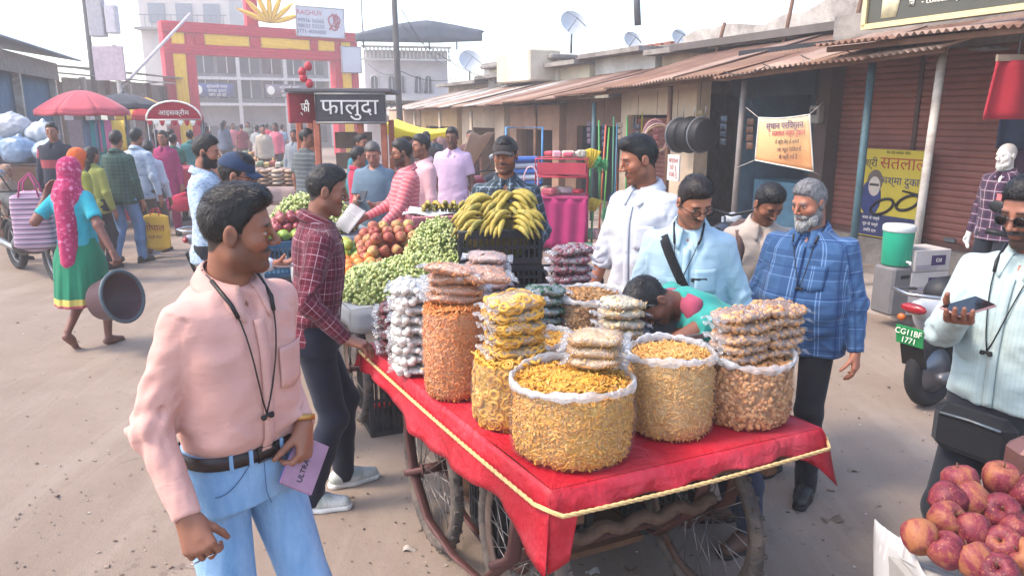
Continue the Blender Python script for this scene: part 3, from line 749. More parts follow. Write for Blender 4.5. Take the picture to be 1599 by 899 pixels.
    if scarf:                              # cloth over the head, down the back and shoulders
        sp = [ell((0, -.020, .034), (.094, .112, .098), .02), cone((0, -.03, -.02), (0, -.045, -.17), .092, .105, .05),
              cone((-.10, -.03, -.24), (.10, -.03, -.24), .075, .075, .06)]
        ln = scarf.get('len', .2)
        if ln: sp += [cone((0, -.085, -.20), (.01, -.115, -.20-ln), .10, .075, .06)]
        sp += [ell((0, .105, -.028), (.060, .085, .088), .015, 's')]
        V, Q = sdf_mesh(sp, res*.8); N = vnormals(V, Q); V = V+N*(.008*vnoise(V*np.array([22, 22, 6]), seed)+.003*vnoise(V*45, seed))[:, None]
        np_mesh('head_scarf', mapm(V, MH), Q, scarf['mat'], root, V)
    if cap:
        V, Q = sdf_mesh([ell((0, -.012, .040), (.086, .102, .092), .01), fld(lambda X, Y, Z: .036-.12*Y-Z+0*X, (-1, -1, -1), (1, 1, 1), .004, 'i')], hres*1.4)
        co = np_mesh('cap', mapm(V, MH), Q, cap, root)
        def bf(u, v):
            q = (u-.5)*2; xx = q*.072; yy = .078+.062*v*math.sqrt(max(0, 1-(q*.96)**2))+.0-.035*q*q*(1-v); return (xx, yy, .040-.02*v-.018*q*q)
        MB().sheet(bf, 13, 7, .004).xf(MH).build('visor', cap, co)
        MB().ball((0, -.012, .133), (.006, .006, .004), 6, 4).xf(MH).build('button', cap, co)
    return o
def glasses(o, dark=False, thick=.0022):
    m = mat('0d0c0c', .3); g = []
    b = MB()
    for s in (-1, 1):
        b.tube([(s*.034+.0215*math.cos(q)*(1 if abs(math.cos(q)) < .8 else .97), .1015-.010*abs(math.cos(q)*.5+s*.5)*.5, -.002+.0175*math.sin(q)) for q in [2*math.pi*i/16 for i in range(16)]], thick, 5, closed=True)
        b.tube([(s*.055, .095, .002), (s*.0785, .055, .003), (s*.083, -.002, .004), (s*.084, -.014, -.012)], thick, 5)
    b.tube([(-.013, .1035, .002), (0, .106, .005), (.013, .1035, .002)], thick, 5)
    fr = b.xf(o.MH).build('glasses_frame', m, o.root)
    if dark:
        for s in (-1, 1): MB().ball((s*.034, .100, -.002), (.0205, .0025, .0168), 12, 6).xf(o.MH).build('lens', mat('120d0c', .08, .1, spec=.6), fr)
def neckband(o, drop=.26, m=None, dx=0.02):
    """earphone cord hung round the neck"""
    m = m or mat('151414', .5); T = o.Tg; pts = []
    for s in (1, -1):
        seg = [(s*.062, -.035, 1.492), (s*.070, .015, 1.478), (s*.062, T.front(.062, 1.43)+.012, 1.425)]
        for i in range(1, 9):
            v = i/8; xx = s*.058*(1-v)**.8+dx*v; zz = 1.42-drop*v; seg.append((xx, T.front(xx, zz)+.010, zz))
        pts.append(seg)
    b = MB(); b.tube([(-.062, -.035, 1.492), (-.03, -.076, 1.502), (0, -.086, 1.505), (.03, -.076, 1.502), (.062, -.035, 1.492)], .0042, 6)
    for sg in pts: b.tube(sg, .0022, 5)
    for s, sg in zip((1, -1), pts): b.tube([Vector(sg[1]), Vector(sg[2]), Vector(sg[2]).lerp(Vector(sg[3]), .8)], .0058, 6)
    e = pts[0][-1]
    for s in (1, -1): b.ball((e[0]+s*.012, e[1]+.004, e[2]-.008), (.009, .008, .007), 8, 5)
    b.tube([(e[0]-.018, e[1]+.004, e[2]-.002), (e[0]+.018, e[1]+.004, e[2]-.004)], .005, 6)
    b.xf(o.Mup).build('earphone_cord', m, o.root)
def wp(o, v): 
    """person-local point to the world"""
    M = Matrix.Translation(o.root.location) @ o.root.rotation_euler.to_matrix().to_4x4() @ Matrix.Scale(o.k, 4); return M @ Vector(v)
def hand(o, s, d=.08, out=.0):
    S, E, W, dz, dy, dx, _ = o.arms[s]; return wp(o, o.Mup @ (W+dz*d+dy*out))
# ------------------------------------------------------------------ the ground and the street
def ground_mat():
    t = NT('dusty_ground'); o = t.obj()
    n1 = t.noise(.55, 7, .62, o, .4); n2 = t.noise(6., 8, .7, o); n3 = t.noise(140., 3, .7, o)
    c = t.ramp(n1, [(.32, hx('7f6f62')), (.5, hx('8c7c6f')), (.68, hx('9b8c7f'))])
    c = t.mix(t.math('MULTIPLY', n2, .42), c, hx('7f6d60'))
    sp = t.ramp(n3, [(.60, (0, 0, 0)), (.70, (1, 1, 1))]); c = t.mix(t.math('MULTIPLY', sp, .55), c, hx('6e5f55'))
    st = t.ramp(t.noise(1.7, 6, .75, o, 1.2), [(.62, (0, 0, 0)), (.74, (1, 1, 1))]); c = t.mix(t.math('MULTIPLY', st, .4), c, hx('75655a'))
    mp = t.n('Mapping'); t.l(o, mp.inputs[0]); mp.inputs['Rotation'].default_value = (0, 0, R(-24)); mp.inputs['Scale'].default_value = (2.6, .22, 1)
    trk = t.ramp(t.noise(1.6, 5, .6, mp.outputs[0], .5), [(.50, (0, 0, 0)), (.62, (1, 1, 1))]); c = t.mix(t.math('MULTIPLY', trk, .14), c, hx('b3a598'))
    vr = t.n('TexVoronoi', feature='DISTANCE_TO_EDGE'); vr.inputs['Scale'].default_value = .55
    wv = t.n('VectorMath', operation='ADD'); t.l(o, wv.inputs[0]); nz = t.n('TexNoise'); nz.inputs['Scale'].default_value = 2.2; nz.inputs['Detail'].default_value = 6; t.l(o, nz.inputs['Vector']); sc_ = t.n('VectorMath', operation='SCALE'); sc_.inputs['Scale'].default_value = 1.1; t.l(nz.outputs['Color'], sc_.inputs[0]); t.l(sc_.outputs[0], wv.inputs[1]); t.l(wv.outputs[0], vr.inputs['Vector'])
    crk = t.math('MULTIPLY', t.math('LESS_THAN', vr.outputs['Distance'], .006), t.ramp(t.noise(.8, 3, .5, o), [(.5, (0, 0, 0)), (.6, (1, 1, 1))])); c = t.mix(t.math('MULTIPLY', crk, .45), c, hx('5d5048'))
    dk = t.ramp(t.noise(2.6, 7, .72, o, .7), [(.60, (0, 0, 0)), (.70, (1, 1, 1))]); c = t.mix(t.math('MULTIPLY', dk, .34), c, hx('6b5b50'))
    t.col(c); t.set(Roughness=.93, Specular_IOR_Level=.2)
    t.bump(t.math('ADD', n2, t.math('MULTIPLY', n3, .35)), .6, .02); return t.m
def gnd(u, v):
    return (-200+400*u, -20+420*v, 0)
tag(MB().grid(gnd, 2, 2).build('ground', ground_mat()), kind='structure')
FO = (3.9, 7.0, 0); FA = math.atan2(.917, -.40)      # the row of shops on the right: local x along the row, local -y into the shops
def fthing(name, label, cat, group=None): return thing(name, label, cat, FO, FA, group)
pv = MB()
pv.hexa([(-6, .35, 0), (26, .35, 0), (26, -5, 0), (-6, -5, 0), (-6, .33, .12), (26, .33, .12), (26, -5, .12), (-6, -5, .12)])
tag(pv.build('pavement', mat('9c9088', .9, .3, 3., .3, 40., dirt='75675e'), None, FO, FA), kind='structure')

CONC = mat('8d867f', .9, .3, 2.5, .4, 30., dirt='4e4844'); CREAM = mat('cdb79e', .85, .2, 1.6, .25, 30., dirt='9c8670')
WHITEW = mat('d4cfc6', .85, .18, 1.2, .2, 30., dirt='a39a90'); RUST = mat('83634f', .75, .35, 2.2, .25, 20., dirt='643f33', metal=.0)
RUST2 = mat('9a8070', .7, .3, 2.0, .25, 20., dirt='7a5749'); SHUT = mat('8c574c', .6, .25, 1.2, .2, 30., dirt='6e4238')
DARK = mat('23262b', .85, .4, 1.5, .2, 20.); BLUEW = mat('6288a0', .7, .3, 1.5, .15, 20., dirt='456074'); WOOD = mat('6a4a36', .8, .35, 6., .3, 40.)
STEEL = mat('6f7a80', .5, .25, 5., metal=.5, dirt='5a4437'); PALEM = mat('b9b2a8', .6, .2, 4., dirt='7a6a5e'); TEALM = mat('44626a', .6, .25, 4., dirt='2f4248')
GLASSD = mat('2c343c', .15, .2, 3., spec=.7); BLK = mat('131314', .55, .3, 9., .15, 60.)
def corr_sheet(name, parent, x0, x1, ylo, zlo, yhi, zhi, m, pitch=.076, amp=.016, tilt=0., sag=.0):
    n = max(8, int((x1-x0)/pitch*6)); b = MB()
    def fn(u, v):
        x = x0+(x1-x0)*u; y = yhi+(ylo-yhi)*v; z = zhi+(zlo-zhi)*v - sag*math.sin(v*math.pi) + tilt*(u-.5)
        w_ = amp*math.sin(2*math.pi*x/pitch); L = math.hypot(ylo-yhi, zlo-zhi); ny, nz = (zhi-zlo)/L, abs(ylo-yhi)/L
        return (x, y+w_*ny*(1 if ylo > yhi else -1), z+w_*nz)
    b.sheet(fn, n, 4, .003); return b.build(name, m, parent)
def awning(label, x0, x1, ylo, zlo, yhi, zhi, mats, slope_z=0., seed=1, posts=()):
    r = random.Random(seed); t = fthing('corrugated_awning', label, 'awning', 'corrugated awnings over the shops')
    n = max(2, round((x1-x0)/.85)); w_ = (x1-x0)/n
    for i in range(n):
        a = x0+i*w_; dz = slope_z*(i/n)+r.uniform(-.02, .02)
        corr_sheet('roof_sheet', t, a-.03, a+w_+.03, ylo+r.uniform(-.06, .10), zlo+dz, yhi, zhi+dz*.5, mats[i % len(mats)], tilt=r.uniform(-.03, .03)+slope_z/n, sag=r.uniform(0, .02)).location = (0, 0, .005*(i % 2))
    b = MB()
    for f in (.06, .5, .94): b.bar((x0, ylo+(yhi-ylo)*f, zlo+(zhi-zlo)*f-.045), (x1, ylo+(yhi-ylo)*f, zlo+(zhi-zlo)*f-.045+slope_z*(1 if f < .1 else .6)), .05, .05)
    b.build('purlin', WOOD, t)
    for k, (px, h, m, lx) in enumerate(posts):
        MB().tube([(px+lx, 0, .12), (px, 0, h)], .038, 10).build('post', m, t)
    return t
# --- shop with brown roller shutters
def shutter(parent, x0, x1, y, z0, z1):
    pitch = .072; n = int((z1-z0)/pitch); V = []; prof = []
    for i in range(n):
        z = z0+i*pitch; prof += [(z, .0), (z+.012, .014), (z+.040, .018), (z+.062, .012), (z+.070, -.002)]
    b = MB(); b.sheet(lambda u, v: (x0+(x1-x0)*u, y+prof[min(len(prof)-1, int(round(v*(len(prof)-1))))][1], prof[min(len(prof)-1, int(round(v*(len(prof)-1))))][0]), 2, len(prof), .004, False)
    s = b.build('shutter', SHUT, parent)
    MB().box(((x0+x1)/2, y+.012, z0+.03), (x1-x0, .05, .07)).build('bottom_rail', mat('5a3a33', .6), s)
    MB().box(((x0+x1)/2, y+.03, z0+.10), (.14, .03, .05), bev=.008).build('handle', STEEL, s)
    return s
t = fthing('shutter_shop', 'closed shop with brown ribbed roller shutters behind the yellow spectacles poster', 'shop')
b = MB(); b.box((1.2, -1.42, .22), (2.7, .44, .44)); b.build('plinth', CONC, t)
b = MB(); b.box((1.2, -1.55, 2.85), (2.7, .5, .5)); b.build('lintel', CONC, t)
PLM = mat('564a47', .85, .3, 2., .3, 30.); MB().box((-.02, -1.5, 1.6), (.16, .5, 2.0)).build('pillar', PLM, t); MB().box((2.46, -1.4, 1.4), (.22, .55, 2.5)).build('pillar', PLM, t)
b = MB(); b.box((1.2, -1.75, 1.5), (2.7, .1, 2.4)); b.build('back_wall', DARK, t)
shutter(t, .07, 1.22, -1.36, .44, 2.6); shutter(t, 1.28, 2.34, -1.36, .44, 2.6)
MB().box((1.25, -1.35, 1.5), (.05, .05, 2.2)).build('guide_channel', mat('4c342f', .5), t)
b = MB(); b.box((1.0, -2.6, 3.25), (3.8, .15, .7)); b.box((1.0, -3.5, 2.95), (3.8, 2., .1)); b.build('parapet', CONC, t)
# --- clothes shop at the right edge
t = fthing('clothes_shop', 'open clothes shop with dark interior at the right edge of the street', 'shop')
b = MB(); b.box((-2.0, -1.9, .2), (3.8, 1.6, .4)); b.build('plinth', CONC, t)
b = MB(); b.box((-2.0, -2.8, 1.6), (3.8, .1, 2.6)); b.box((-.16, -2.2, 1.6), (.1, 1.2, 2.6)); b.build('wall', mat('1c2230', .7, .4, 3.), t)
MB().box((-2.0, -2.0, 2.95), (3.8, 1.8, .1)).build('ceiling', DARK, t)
def stars():
    k = NT('spangled_cloth'); o = k.obj(); v = k.n('TexVoronoi'); v.inputs['Scale'].default_value = 14; k.l(o, v.inputs['Vector'])
    k.col(k.mix(k.math('LESS_THAN', v.outputs['Distance'], .16), hx('1a2233'), hx('aeb6c4'))); k.set(Roughness=.8); return k.m
MB().sheet(lambda u, v: (-1.3+1.1*u, -1.48+.03*math.sin(u*17), .42+1.75*v), 24, 3, .01).build('curtain', stars(), t)
# signboard above
t = fthing('shop_signboard', 'dark olive clothing shop signboard with gold frame above rusty awning', 'sign')
sx0, sx1 = .85, -3.0
b = MB(); b.hexa([(sx0, .06, 2.72), (sx1, .06, 2.72), (sx1, -.06, 2.72), (sx0, -.06, 2.72), (sx0, .06, 3.75), (sx1, .06, 3.75), (sx1, -.06, 3.75), (sx0, -.06, 3.75)]); b.build('panel', mat('3d3a2c', .3, .15, 3., spec=.6), t)
GOLD = mat('d8c48e', .35, .1, metal=.2); b = MB(); b.bar((sx0+.02, .065, 2.74), (sx1, .065, 2.74), .04, .05); b.bar((sx0, .065, 2.74), (sx0, .065, 3.75), .05, .04); b.build('frame', GOLD, t)
TXW = mat('e8e4d6', .6, .05)
text('lettering', '- collectionpenwar', .075, TXW, t, (-.06, .072, 2.90), (math.pi/2, 0, math.pi), .004)
text('lettering', 'BaZar', .13, TXW, t, (-.66, .072, 2.985), (math.pi/2, 0, math.pi), .004)
b = MB(); b.tube([(.33+.030*math.cos(q), .07, 2.90+.030*math.sin(q)) for q in [k*math.pi/2+.78 for k in range(4)]], .008, 6, closed=True); b.ball((.33, .07, 2.90), (.012, .006, .012), 8, 4); b.build('round_mark', TXW, t)
MB().sheet(lambda u, v: (.66-.34*u*(1-.5*(1-v)), .066, 2.80+.9*v), 6, 6, .003).build('pale_flower', mat('d9d2ae', .5, .3, 12.), t)
awning('rusty corrugated awning edge right below the olive signboard', -3.2, 1.0, .45, 2.56, -1.2, 2.78, (RUST, RUST2), seed=3)
awning('long pale rusty corrugated awning with white and teal posts over brown shutters', -.25, 2.75, .42, 2.45, -1.9, 3.02, (RUST2, RUST), -.12, 4, posts=((.0, 2.44, PALEM, .04), (.76, 2.40, TEALM, 0)))
awning('brown corrugated awning sloping above the hanging black tubs', 2.7, 6.4, .28, 2.36, -2.4, 3.05, (RUST, RUST2, RUST), -.14, 5, posts=((2.62, 2.3, mat('7c7470', .7), .05), (4.15, 2.3, WOOD, 0)))
awning('low rusty corrugated awning above the broom seller', 6.3, 10.6, .25, 2.22, -2.6, 2.85, (RUST, RUST2), -.10, 6, posts=((6.3, 2.1, TEALM, 0), (8.6, 2.1, WOOD, 0)))
awning('farthest weathered corrugated awning on the right row of shops', 10.5, 19.5, .25, 2.12, -2.4, 2.75, (RUST2, PALEM), -.05, 7, posts=((12.2, 2.0, CREAM, 0), (14.6, 2.0, CREAM, 0), (17., 2.0, CREAM, 0)))
# --- blue shop
t = fthing('blue_shop', 'shop with blue painted interior behind the orange banner', 'shop')
b = MB(); b.box((3.35, -2.6, 1.4), (1.7, .1, 2.6)); b.box((2.62, -1.9, 1.4), (.08, 1.3, 2.6)); b.box((4.14, -1.9, 1.4), (.1, 1.3, 2.6)); b.build('wall', BLUEW, t)
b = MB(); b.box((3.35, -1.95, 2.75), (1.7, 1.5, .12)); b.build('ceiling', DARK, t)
MB().box((3.35, -1.1, 2.42), (1.6, .06, .55)).build('fascia', mat('2c4252', .7, .3, 3.), t)
MB().box((3.2, -1.55, .55), (1.2, .5, .86), bev=.01).build('counter', mat('5d8ea6', .6, .25, 3., dirt='44687a'), t)
MB().box((3.35, -1.95, .06), (1.7, 1.5, .16)).build('plinth', CONC, t)
f = MB(); f.box((3.45, -2.54, 1.45), (.7, .03, .55)); f = f.build('window', GLASSD, t)
b = MB(); [b.bar((3.1, -2.52, z), (3.8, -2.52, z), .04, .04) for z in (1.17, 1.45, 1.73)]; [b.bar((x, -2.517, 1.15), (x, -2.517, 1.75), .04, .04) for x in (3.1, 3.45, 3.8)]; b.build('frame', BLUEW, f)
[MB().box((3.3, -2.45, z), (1.2, .2, .03)).build('shelf', WOOD, t) for z in (1.0, 2.0)]
b = MB(); [b.box((2.85+.13*i, -2.45, 1.12+rnd.uniform(-.03, .03)), (.1, .12, .2)) for i in range(3)]; b.build('tins', mat('a9824c', .6, .5, 9.), t)
# --- beige shop, broom shop, further shops
def simple_shop(name, label, x0, x1, z1, wm, om, open_=(.15, .85), y=-.75, depth=1.5, upper=0, um=None, rib=False):
    t = fthing(name, label, 'shop'); a, c = x0+(x1-x0)*open_[0], x0+(x1-x0)*open_[1]
    MB().box(((x0+a)/2, y, z1/2), (a-x0, .25, z1)).build('pillar', wm, t); MB().box(((x1+c)/2, y, z1/2), (x1-c, .25, z1)).build('pillar', wm, t)
    MB().box(((a+c)/2, y+.01, z1-.25), (c-a, .24, .5)).build('lintel', wm, t)
    if rib: shutter(t, a, c, y-.08, .2, z1-.5)
    else:
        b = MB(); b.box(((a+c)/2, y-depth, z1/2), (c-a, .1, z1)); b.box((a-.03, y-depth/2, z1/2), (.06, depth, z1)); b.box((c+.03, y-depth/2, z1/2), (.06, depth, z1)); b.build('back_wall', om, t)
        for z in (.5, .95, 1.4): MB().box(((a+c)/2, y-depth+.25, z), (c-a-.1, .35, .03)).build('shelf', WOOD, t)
        for i in range(9):
            MB().box((a+.15+(c-a-.3)*((i*37) % 100)/100, y-depth+.25, (.5, .95, 1.4)[i % 3]+.13), (.16, .18, .22+.04*(i % 3)), bev=.01).build('carton', mat(('7a4a3a', '46627a', 'a08a62', '8a3a3c')[i % 4], .7), t)
    MB().box(((x0+x1)/2, y-.1, .11), (x1-x0, .9, .2)).build('plinth', CONC, t)
    if upper:
        MB().box(((x0+x1)/2, y-2.2, z1+upper/2+.1), (x1-x0, .2, upper)).build('upper_wall', um or wm, t)
        MB().box(((x0+x1)/2, y-2.0, z1+upper+.14), (x1-x0+.1, .7, .1)).build('cornice', CONC, t)
    return t
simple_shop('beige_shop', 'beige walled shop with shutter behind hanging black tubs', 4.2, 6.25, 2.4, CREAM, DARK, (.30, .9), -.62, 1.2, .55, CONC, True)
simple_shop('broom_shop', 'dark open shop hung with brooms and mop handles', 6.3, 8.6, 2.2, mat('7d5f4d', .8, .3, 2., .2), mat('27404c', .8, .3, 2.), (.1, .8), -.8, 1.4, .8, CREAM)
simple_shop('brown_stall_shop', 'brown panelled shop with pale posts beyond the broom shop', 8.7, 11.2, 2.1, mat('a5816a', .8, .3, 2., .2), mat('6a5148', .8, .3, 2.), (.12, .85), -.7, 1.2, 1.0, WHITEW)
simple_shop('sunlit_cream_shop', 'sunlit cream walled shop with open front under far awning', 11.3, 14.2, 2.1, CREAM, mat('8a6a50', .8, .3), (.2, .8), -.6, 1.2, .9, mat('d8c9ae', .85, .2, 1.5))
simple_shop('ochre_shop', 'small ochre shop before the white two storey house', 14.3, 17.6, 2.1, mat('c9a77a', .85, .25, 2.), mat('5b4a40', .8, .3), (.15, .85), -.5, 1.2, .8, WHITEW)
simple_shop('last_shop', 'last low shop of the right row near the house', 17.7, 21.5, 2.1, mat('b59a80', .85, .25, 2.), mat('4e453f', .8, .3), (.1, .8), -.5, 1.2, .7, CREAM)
# flat roofed blocks behind the awnings
def block(name, label, x0, x1, y0, y1, z0, z1, m, rough=True):
    t = fthing(name, label, 'building'); MB().box(((x0+x1)/2, (y0+y1)/2, (z0+z1)/2), (x1-x0, y1-y0, z1-z0), bev=.02).build('wall', m, t)
    MB().box(((x0+x1)/2, (y0+y1)/2+.1, z1+.06), (x1-x0+.3, y1-y0+.3, .12), bev=.03).build('roof_slab', CONC, t); return t
t = block('concrete_house', 'weathered grey concrete house with ragged parapet above the shops', 2.9, 7.9, -8, -3.0, 0, 3.1, CONC)
b = MB(); rr = random.Random(5); zs = [3.45+rr.uniform(-.06, .08)+(.12 if i < 4 else 0) for i in range(12)]
for i in range(11): b.hexa([(2.9+i*.455, -2.9, 3.2), (3.355+i*.455, -2.9, 3.2), (3.355+i*.455, -3.1, 3.2), (2.9+i*.455, -3.1, 3.2), (2.9+i*.455, -2.9, zs[i]), (3.355+i*.455, -2.9, zs[i+1]), (3.355+i*.455, -3.1, zs[i+1]), (2.9+i*.455, -3.1, zs[i])])
b.build('parapet', mat('b3aba3', .9, .3, 2.5, .4, 30., dirt='6e655f'), t)
MB().box((5., -2.6, 3.12), (4.6, .9, .12)).build('canopy_slab', mat('5f5854', .9, .3, 2.), t)
for k, (x, h) in enumerate(((3.1, .7), (4.4, .9), (6.0, .6))): MB().tube([(x, -2.2, 2.85), (x+.05, -2.4, 2.85+h)], .03, 6).build('prop', WOOD, t)
t = block('pale_upper_house', 'pale whitewashed flat roofed house behind the broom shop awning', 8.1, 12.4, -8, -3.2, 0, 3.2, WHITEW)
for i in range(6): MB().box((8.6+i*.36, -3.4, 3.37), (.26, .3, .12), bev=.02).build('brick', mat('8a5a48', .9), t)
t = block('cream_upper_house', 'cream flat roofed house with water tank ledge above far awning', 12.8, 17.5, -8, -2.6, 0, 3.3, mat('e0d6c2', .85, .15, 1.5, dirt='b8a88e'))
MB().box((14., -2.3, 3.15), (2.2, .9, .8), bev=.04).build('tank_ledge', mat('cfc3ae', .85, .2, 1.5, dirt='a3957e'), t)
MB().box((16.4, -2.62, 2.95), (1.2, .06, .5)).build('window', GLASSD, t)
block('tall_white_house', 'tall plain white house wall rising behind the grey parapet', 5.2, 9.0, -16, -9, 0, 6.6, mat('dfe3ea', .8, .08, 1.))
block('hazy_white_house', 'plain pale house block behind the satellite dishes', 17.8, 21.5, -12, -4, 0, 3.6, mat('d9d4cb', .85, .1, 1.))
# satellite dishes
def dish(px, py, Y, r, label):
    p = at(px, py, Y=Y); t = thing('satellite_dish', label, 'satellite dish', p, 0, 'satellite dishes on the roofs')
    M = Matrix.Rotation(R(60), 4, 'X') @ Matrix.Rotation(R(20), 4, 'Y')
    MB().grid(lambda u, v: (r*v*math.cos(u*2*math.pi), r*v*math.sin(u*2*math.pi), .3*r*v*v), 20, 6, True, True).xf(M).build('dish', mat('b9bcc0', .5, .1), t)
    b = MB(); [b.tube([M @ Vector((r*.95*math.cos(a), r*.95*math.sin(a), .27*r)), M @ Vector((0, 0, r*.9))], .012, 5) for a in (0, 2.1, 4.2)]; b.build('feed_arm', STEEL, t)
    b = MB(); b.tube([(0, .04, 0), (0, .1, -r*1.9)], .03, 6); b.build('mast', STEEL, t)
dish(893, 40, 20, .36, 'tilted white satellite dish on mast highest above the shop roofs'); dish(733, 98, 27, .42, 'round white satellite dish beside the two storey house'); dish(986, 66, 17, .22, 'small satellite dish behind the grey parapet')
dish(1060, 62, 16, .2, 'small grey satellite dish at the edge of the parapet')
# --- white two storey house with arched windows
hA, hB = at(572, 170, Y=29), at(700, 170, Y=29.6); hd = (hB-hA); hd.z = 0; L = hd.length; ha = math.atan2(hd.y, hd.x)
t = thing('two_storey_house', 'white two storey house with arched windows and dark sheet roof shade', 'house', (hA.x, hA.y, 0), ha)
LIL = mat('cfc6c4', .8, .12, 1.2, dirt='a99fa0'); MB().box((L/2, 1.8, 2.15), (L, 3.6, 4.3)).build('wall', LIL, t)
for i, cx in enumerate((.35, 1.0, 1.35, 2.0, 2.38)):
    w_ = .28; pts = [(cx-w_/2, -.02, 2.75), (cx+w_/2, -.02, 2.75)]+[(cx+w_/2*math.cos(q), -.02, 3.25+w_/2*math.sin(q)) for q in [k*math.pi/8 for k in range(9)]]
    n = len(pts); wb = MB().add(pts, [tuple(range(n))]); wb.add([(p[0], .03, p[2]) for p in pts], [tuple(range(n-1, -1, -1))]); wo = wb.build('window', mat('6d6a72', .3), t)
    MB().tube([(p[0], -.04, p[2]) for p in pts], .022, 5, closed=True).build('frame', WHITEW, wo); MB().bar((cx, -.035, 2.75), (cx, -.035, 3.35), .025).build('mullion', WHITEW, wo)
MB().box((L/2, -.28, 2.5), (L+.3, .6, .1)).build('balcony_slab', WHITEW, t)
for i in range(22): MB().lathe([(.02, 0), (.035, .1), (.018, .2), (.035, .3), (.02, .4)], 6).build('baluster', WHITEW, t).location = (.08+i*L/21.5, -.5, 3.95)
MB().box((L/2, -.5, 3.93), (L+.2, .14, .06)).build('rail_base', WHITEW, t); MB().box((L/2, -.5, 4.38), (L+.2, .14, .07)).build('handrail', WHITEW, t)
b = MB(); b.sheet(lambda u, v: (-.3+(L+1.6)*u, -.9+3.5*v, 4.75+.55*math.sin(min(1, (u*1.4))*math.pi*.5)-.75*max(0, u-.55)+.15*v), 20, 6, .05); b.build('roof_shade', mat('4b5158', .6, .2, 2.), t)
MB().sheet(lambda u, v: (-.28+(L+1.5)*u, -.92+.02*math.sin(u*30), (4.78+.55*math.sin(min(1, (u*1.4))*math.pi*.5)-.75*max(0, u-.55))*(1-v)+v*(4.50+.25*max(0, u-.6))), 24, 4, .01).build('shade_net', mat('5a6068', .7, .2, 3.), t)
for x in (.0, 1.2, 2.4, L+.3): MB().tube([(x, -.6, 4.3), (x, -.6, 4.95)], .03, 6).build('roof_post', STEEL, t)
corr_sheet('porch_sheet', t, -.2, L+.5, -1.6, 1.9, -.05, 2.35, PALEM, .2, .03)
# --- electricity poles and wires
def epole(px, py, Y, top, label, lean=0):
    g = at(px, py, Y=Y); t = thing('electricity_pole', label, 'pole', (g.x, g.y, 0), 0, 'electricity poles'); MB().tube([(0, 0, 0), (lean*.5, 0, top*.5), (lean, 0, top)], [.10, .085, .065], 10).build('pole', mat('4d4a49', .8, .3, 4.), t)
    b = MB(); [b.bar((lean-.5, 0, top-.3-.35*k), (lean+.5, 0, top-.3-.35*k), .06, .06) for k in range(2)]; b.build('crossarm', STEEL, t)
    for k in range(2):
        for x in (-.45, 0.15, .45): MB().lathe([(.03, 0), (.045, .03), (.02, .06), (.04, .09), (.015, .12)], 8, (lean+x, 0, top-.27-.35*k)).build('insulator', mat('6a5a50', .4), t)
    return t
epole(625, 172, 22, 7.5, 'dark electricity pole standing before the two storey house', -.1)
t = epole(148, 150, 26, 7.2, 'grey electricity pole with boxes at left beyond the umbrella', .05)
MB().box((.45, -.1, 5.1), (.5, .3, 1.3), bev=.03).build('junction_box', mat('a9a4a8', .7), t); MB().box((.95, -.1, 5.0), (.35, .3, .9), bev=.03).build('junction_box', mat('c3bcc0', .7), t)
MB().box((.7, -.15, 3.6), (1.0, .1, 1.1)).build('board', mat('b8a3ac', .7), t); MB().tube([(.95, -.1, 0), (.9, -.1, 4.2)], .07, 8).build('side_post', PALEM, t)
def wire(label, pts, r=.012, sag=.3):
    P = [Vector(p) for p in pts]; path = []
    for a, c in zip(P, P[1:]):
        for k in range(9): v = k/8; path.append(a.lerp(c, v)-Vector((0, 0, sag*4*v*(1-v))))
    tag(MB().tube(path, r, 5).build('overhead_wire', mat('2b2a2a', .6)), label, 'wire', 'overhead wires')
wire('overhead wire from left pole towards the red gate pillar', [at(150, 118, Y=26), at(268, 125, Y=33)], .02, .2)
wire('overhead wire from middle pole along the right shop roofs', [at(627, 40, Y=22), at(800, 135, Y=20), at(930, 145, Y=14)], .010, .25)
wire('overhead wire from middle pole to the white house', [at(627, 15, Y=22), at(690, 100, Y=29)], .012, .2)
wire('slack overhead wire hanging in front of the arched windows', [at(575, 100, Y=27), at(627, 112, Y=22), at(720, 120, Y=26)], .010, .2)
tag(MB().tube([at(185, 142, Y=28), at(297, 22, Y=33)], .06, 8).build('prop_rod', mat('c0b4b4', .7)), 'pale diagonal pole propped against the red gate', 'pole')
tag(MB().tube([at(996, 40, Y=16), at(993, -30, Y=16)], .07, 8).build('pipe_mast', mat('56585c', .6)), 'dark vertical pipe standing above the pale house roof', 'pipe')
# --- red and yellow cloth gate
gA, gB = at(288, 190, Y=33), at(542, 190, Y=37.3); gd = gB-gA; gd.z = 0; GL = gd.length; ga = math.atan2(gd.y, gd.x)
t = thing('festival_gate', 'red and yellow cloth wrapped festival gate across the street', 'gate', (gA.x, gA.y, 0), ga)
RED = cloth('c01a34', (), .8, .15); YEL = cloth('f4bc2c', (), .8, .12)
def drape(x0, x1, z0, z1, m, nm, y=-.35, th=.7):
    n = 16; b = MB(); sd_ = rnd.random()*9
    b.hexa([(x0, y, z0), (x1, y, z0), (x1, y+th, z0), (x0, y+th, z0), (x0, y, z1), (x1, y, z1), (x1, y+th, z1), (x0, y+th, z1)])
    V = b.v[0]; me = b.build(nm, m, t); 
    b = MB(); wide = (x1-x0) > (z1-z0)
    b.sheet(lambda u, v: (x0+(x1-x0)*u, y-.02-.03*abs(math.sin((v if wide else u)*9+sd_+(u if wide else v)*3)), z0+(z1-z0)*v), 20, 12, .012); b.build('cloth_pleats', m, me)
for x0, w_, s_ in ((-.62, 1.24, 1), (GL-.6, 1.15, -1)):
    drape(x0, x0+w_*.27, 0, 5.3, RED, 'red_cloth'); drape(x0+w_*.28, x0+w_*.68, 0, 5.3, YEL, 'yellow_cloth'); drape(x0+w_*.69, x0+w_, 0, 5.3, RED, 'red_cloth')
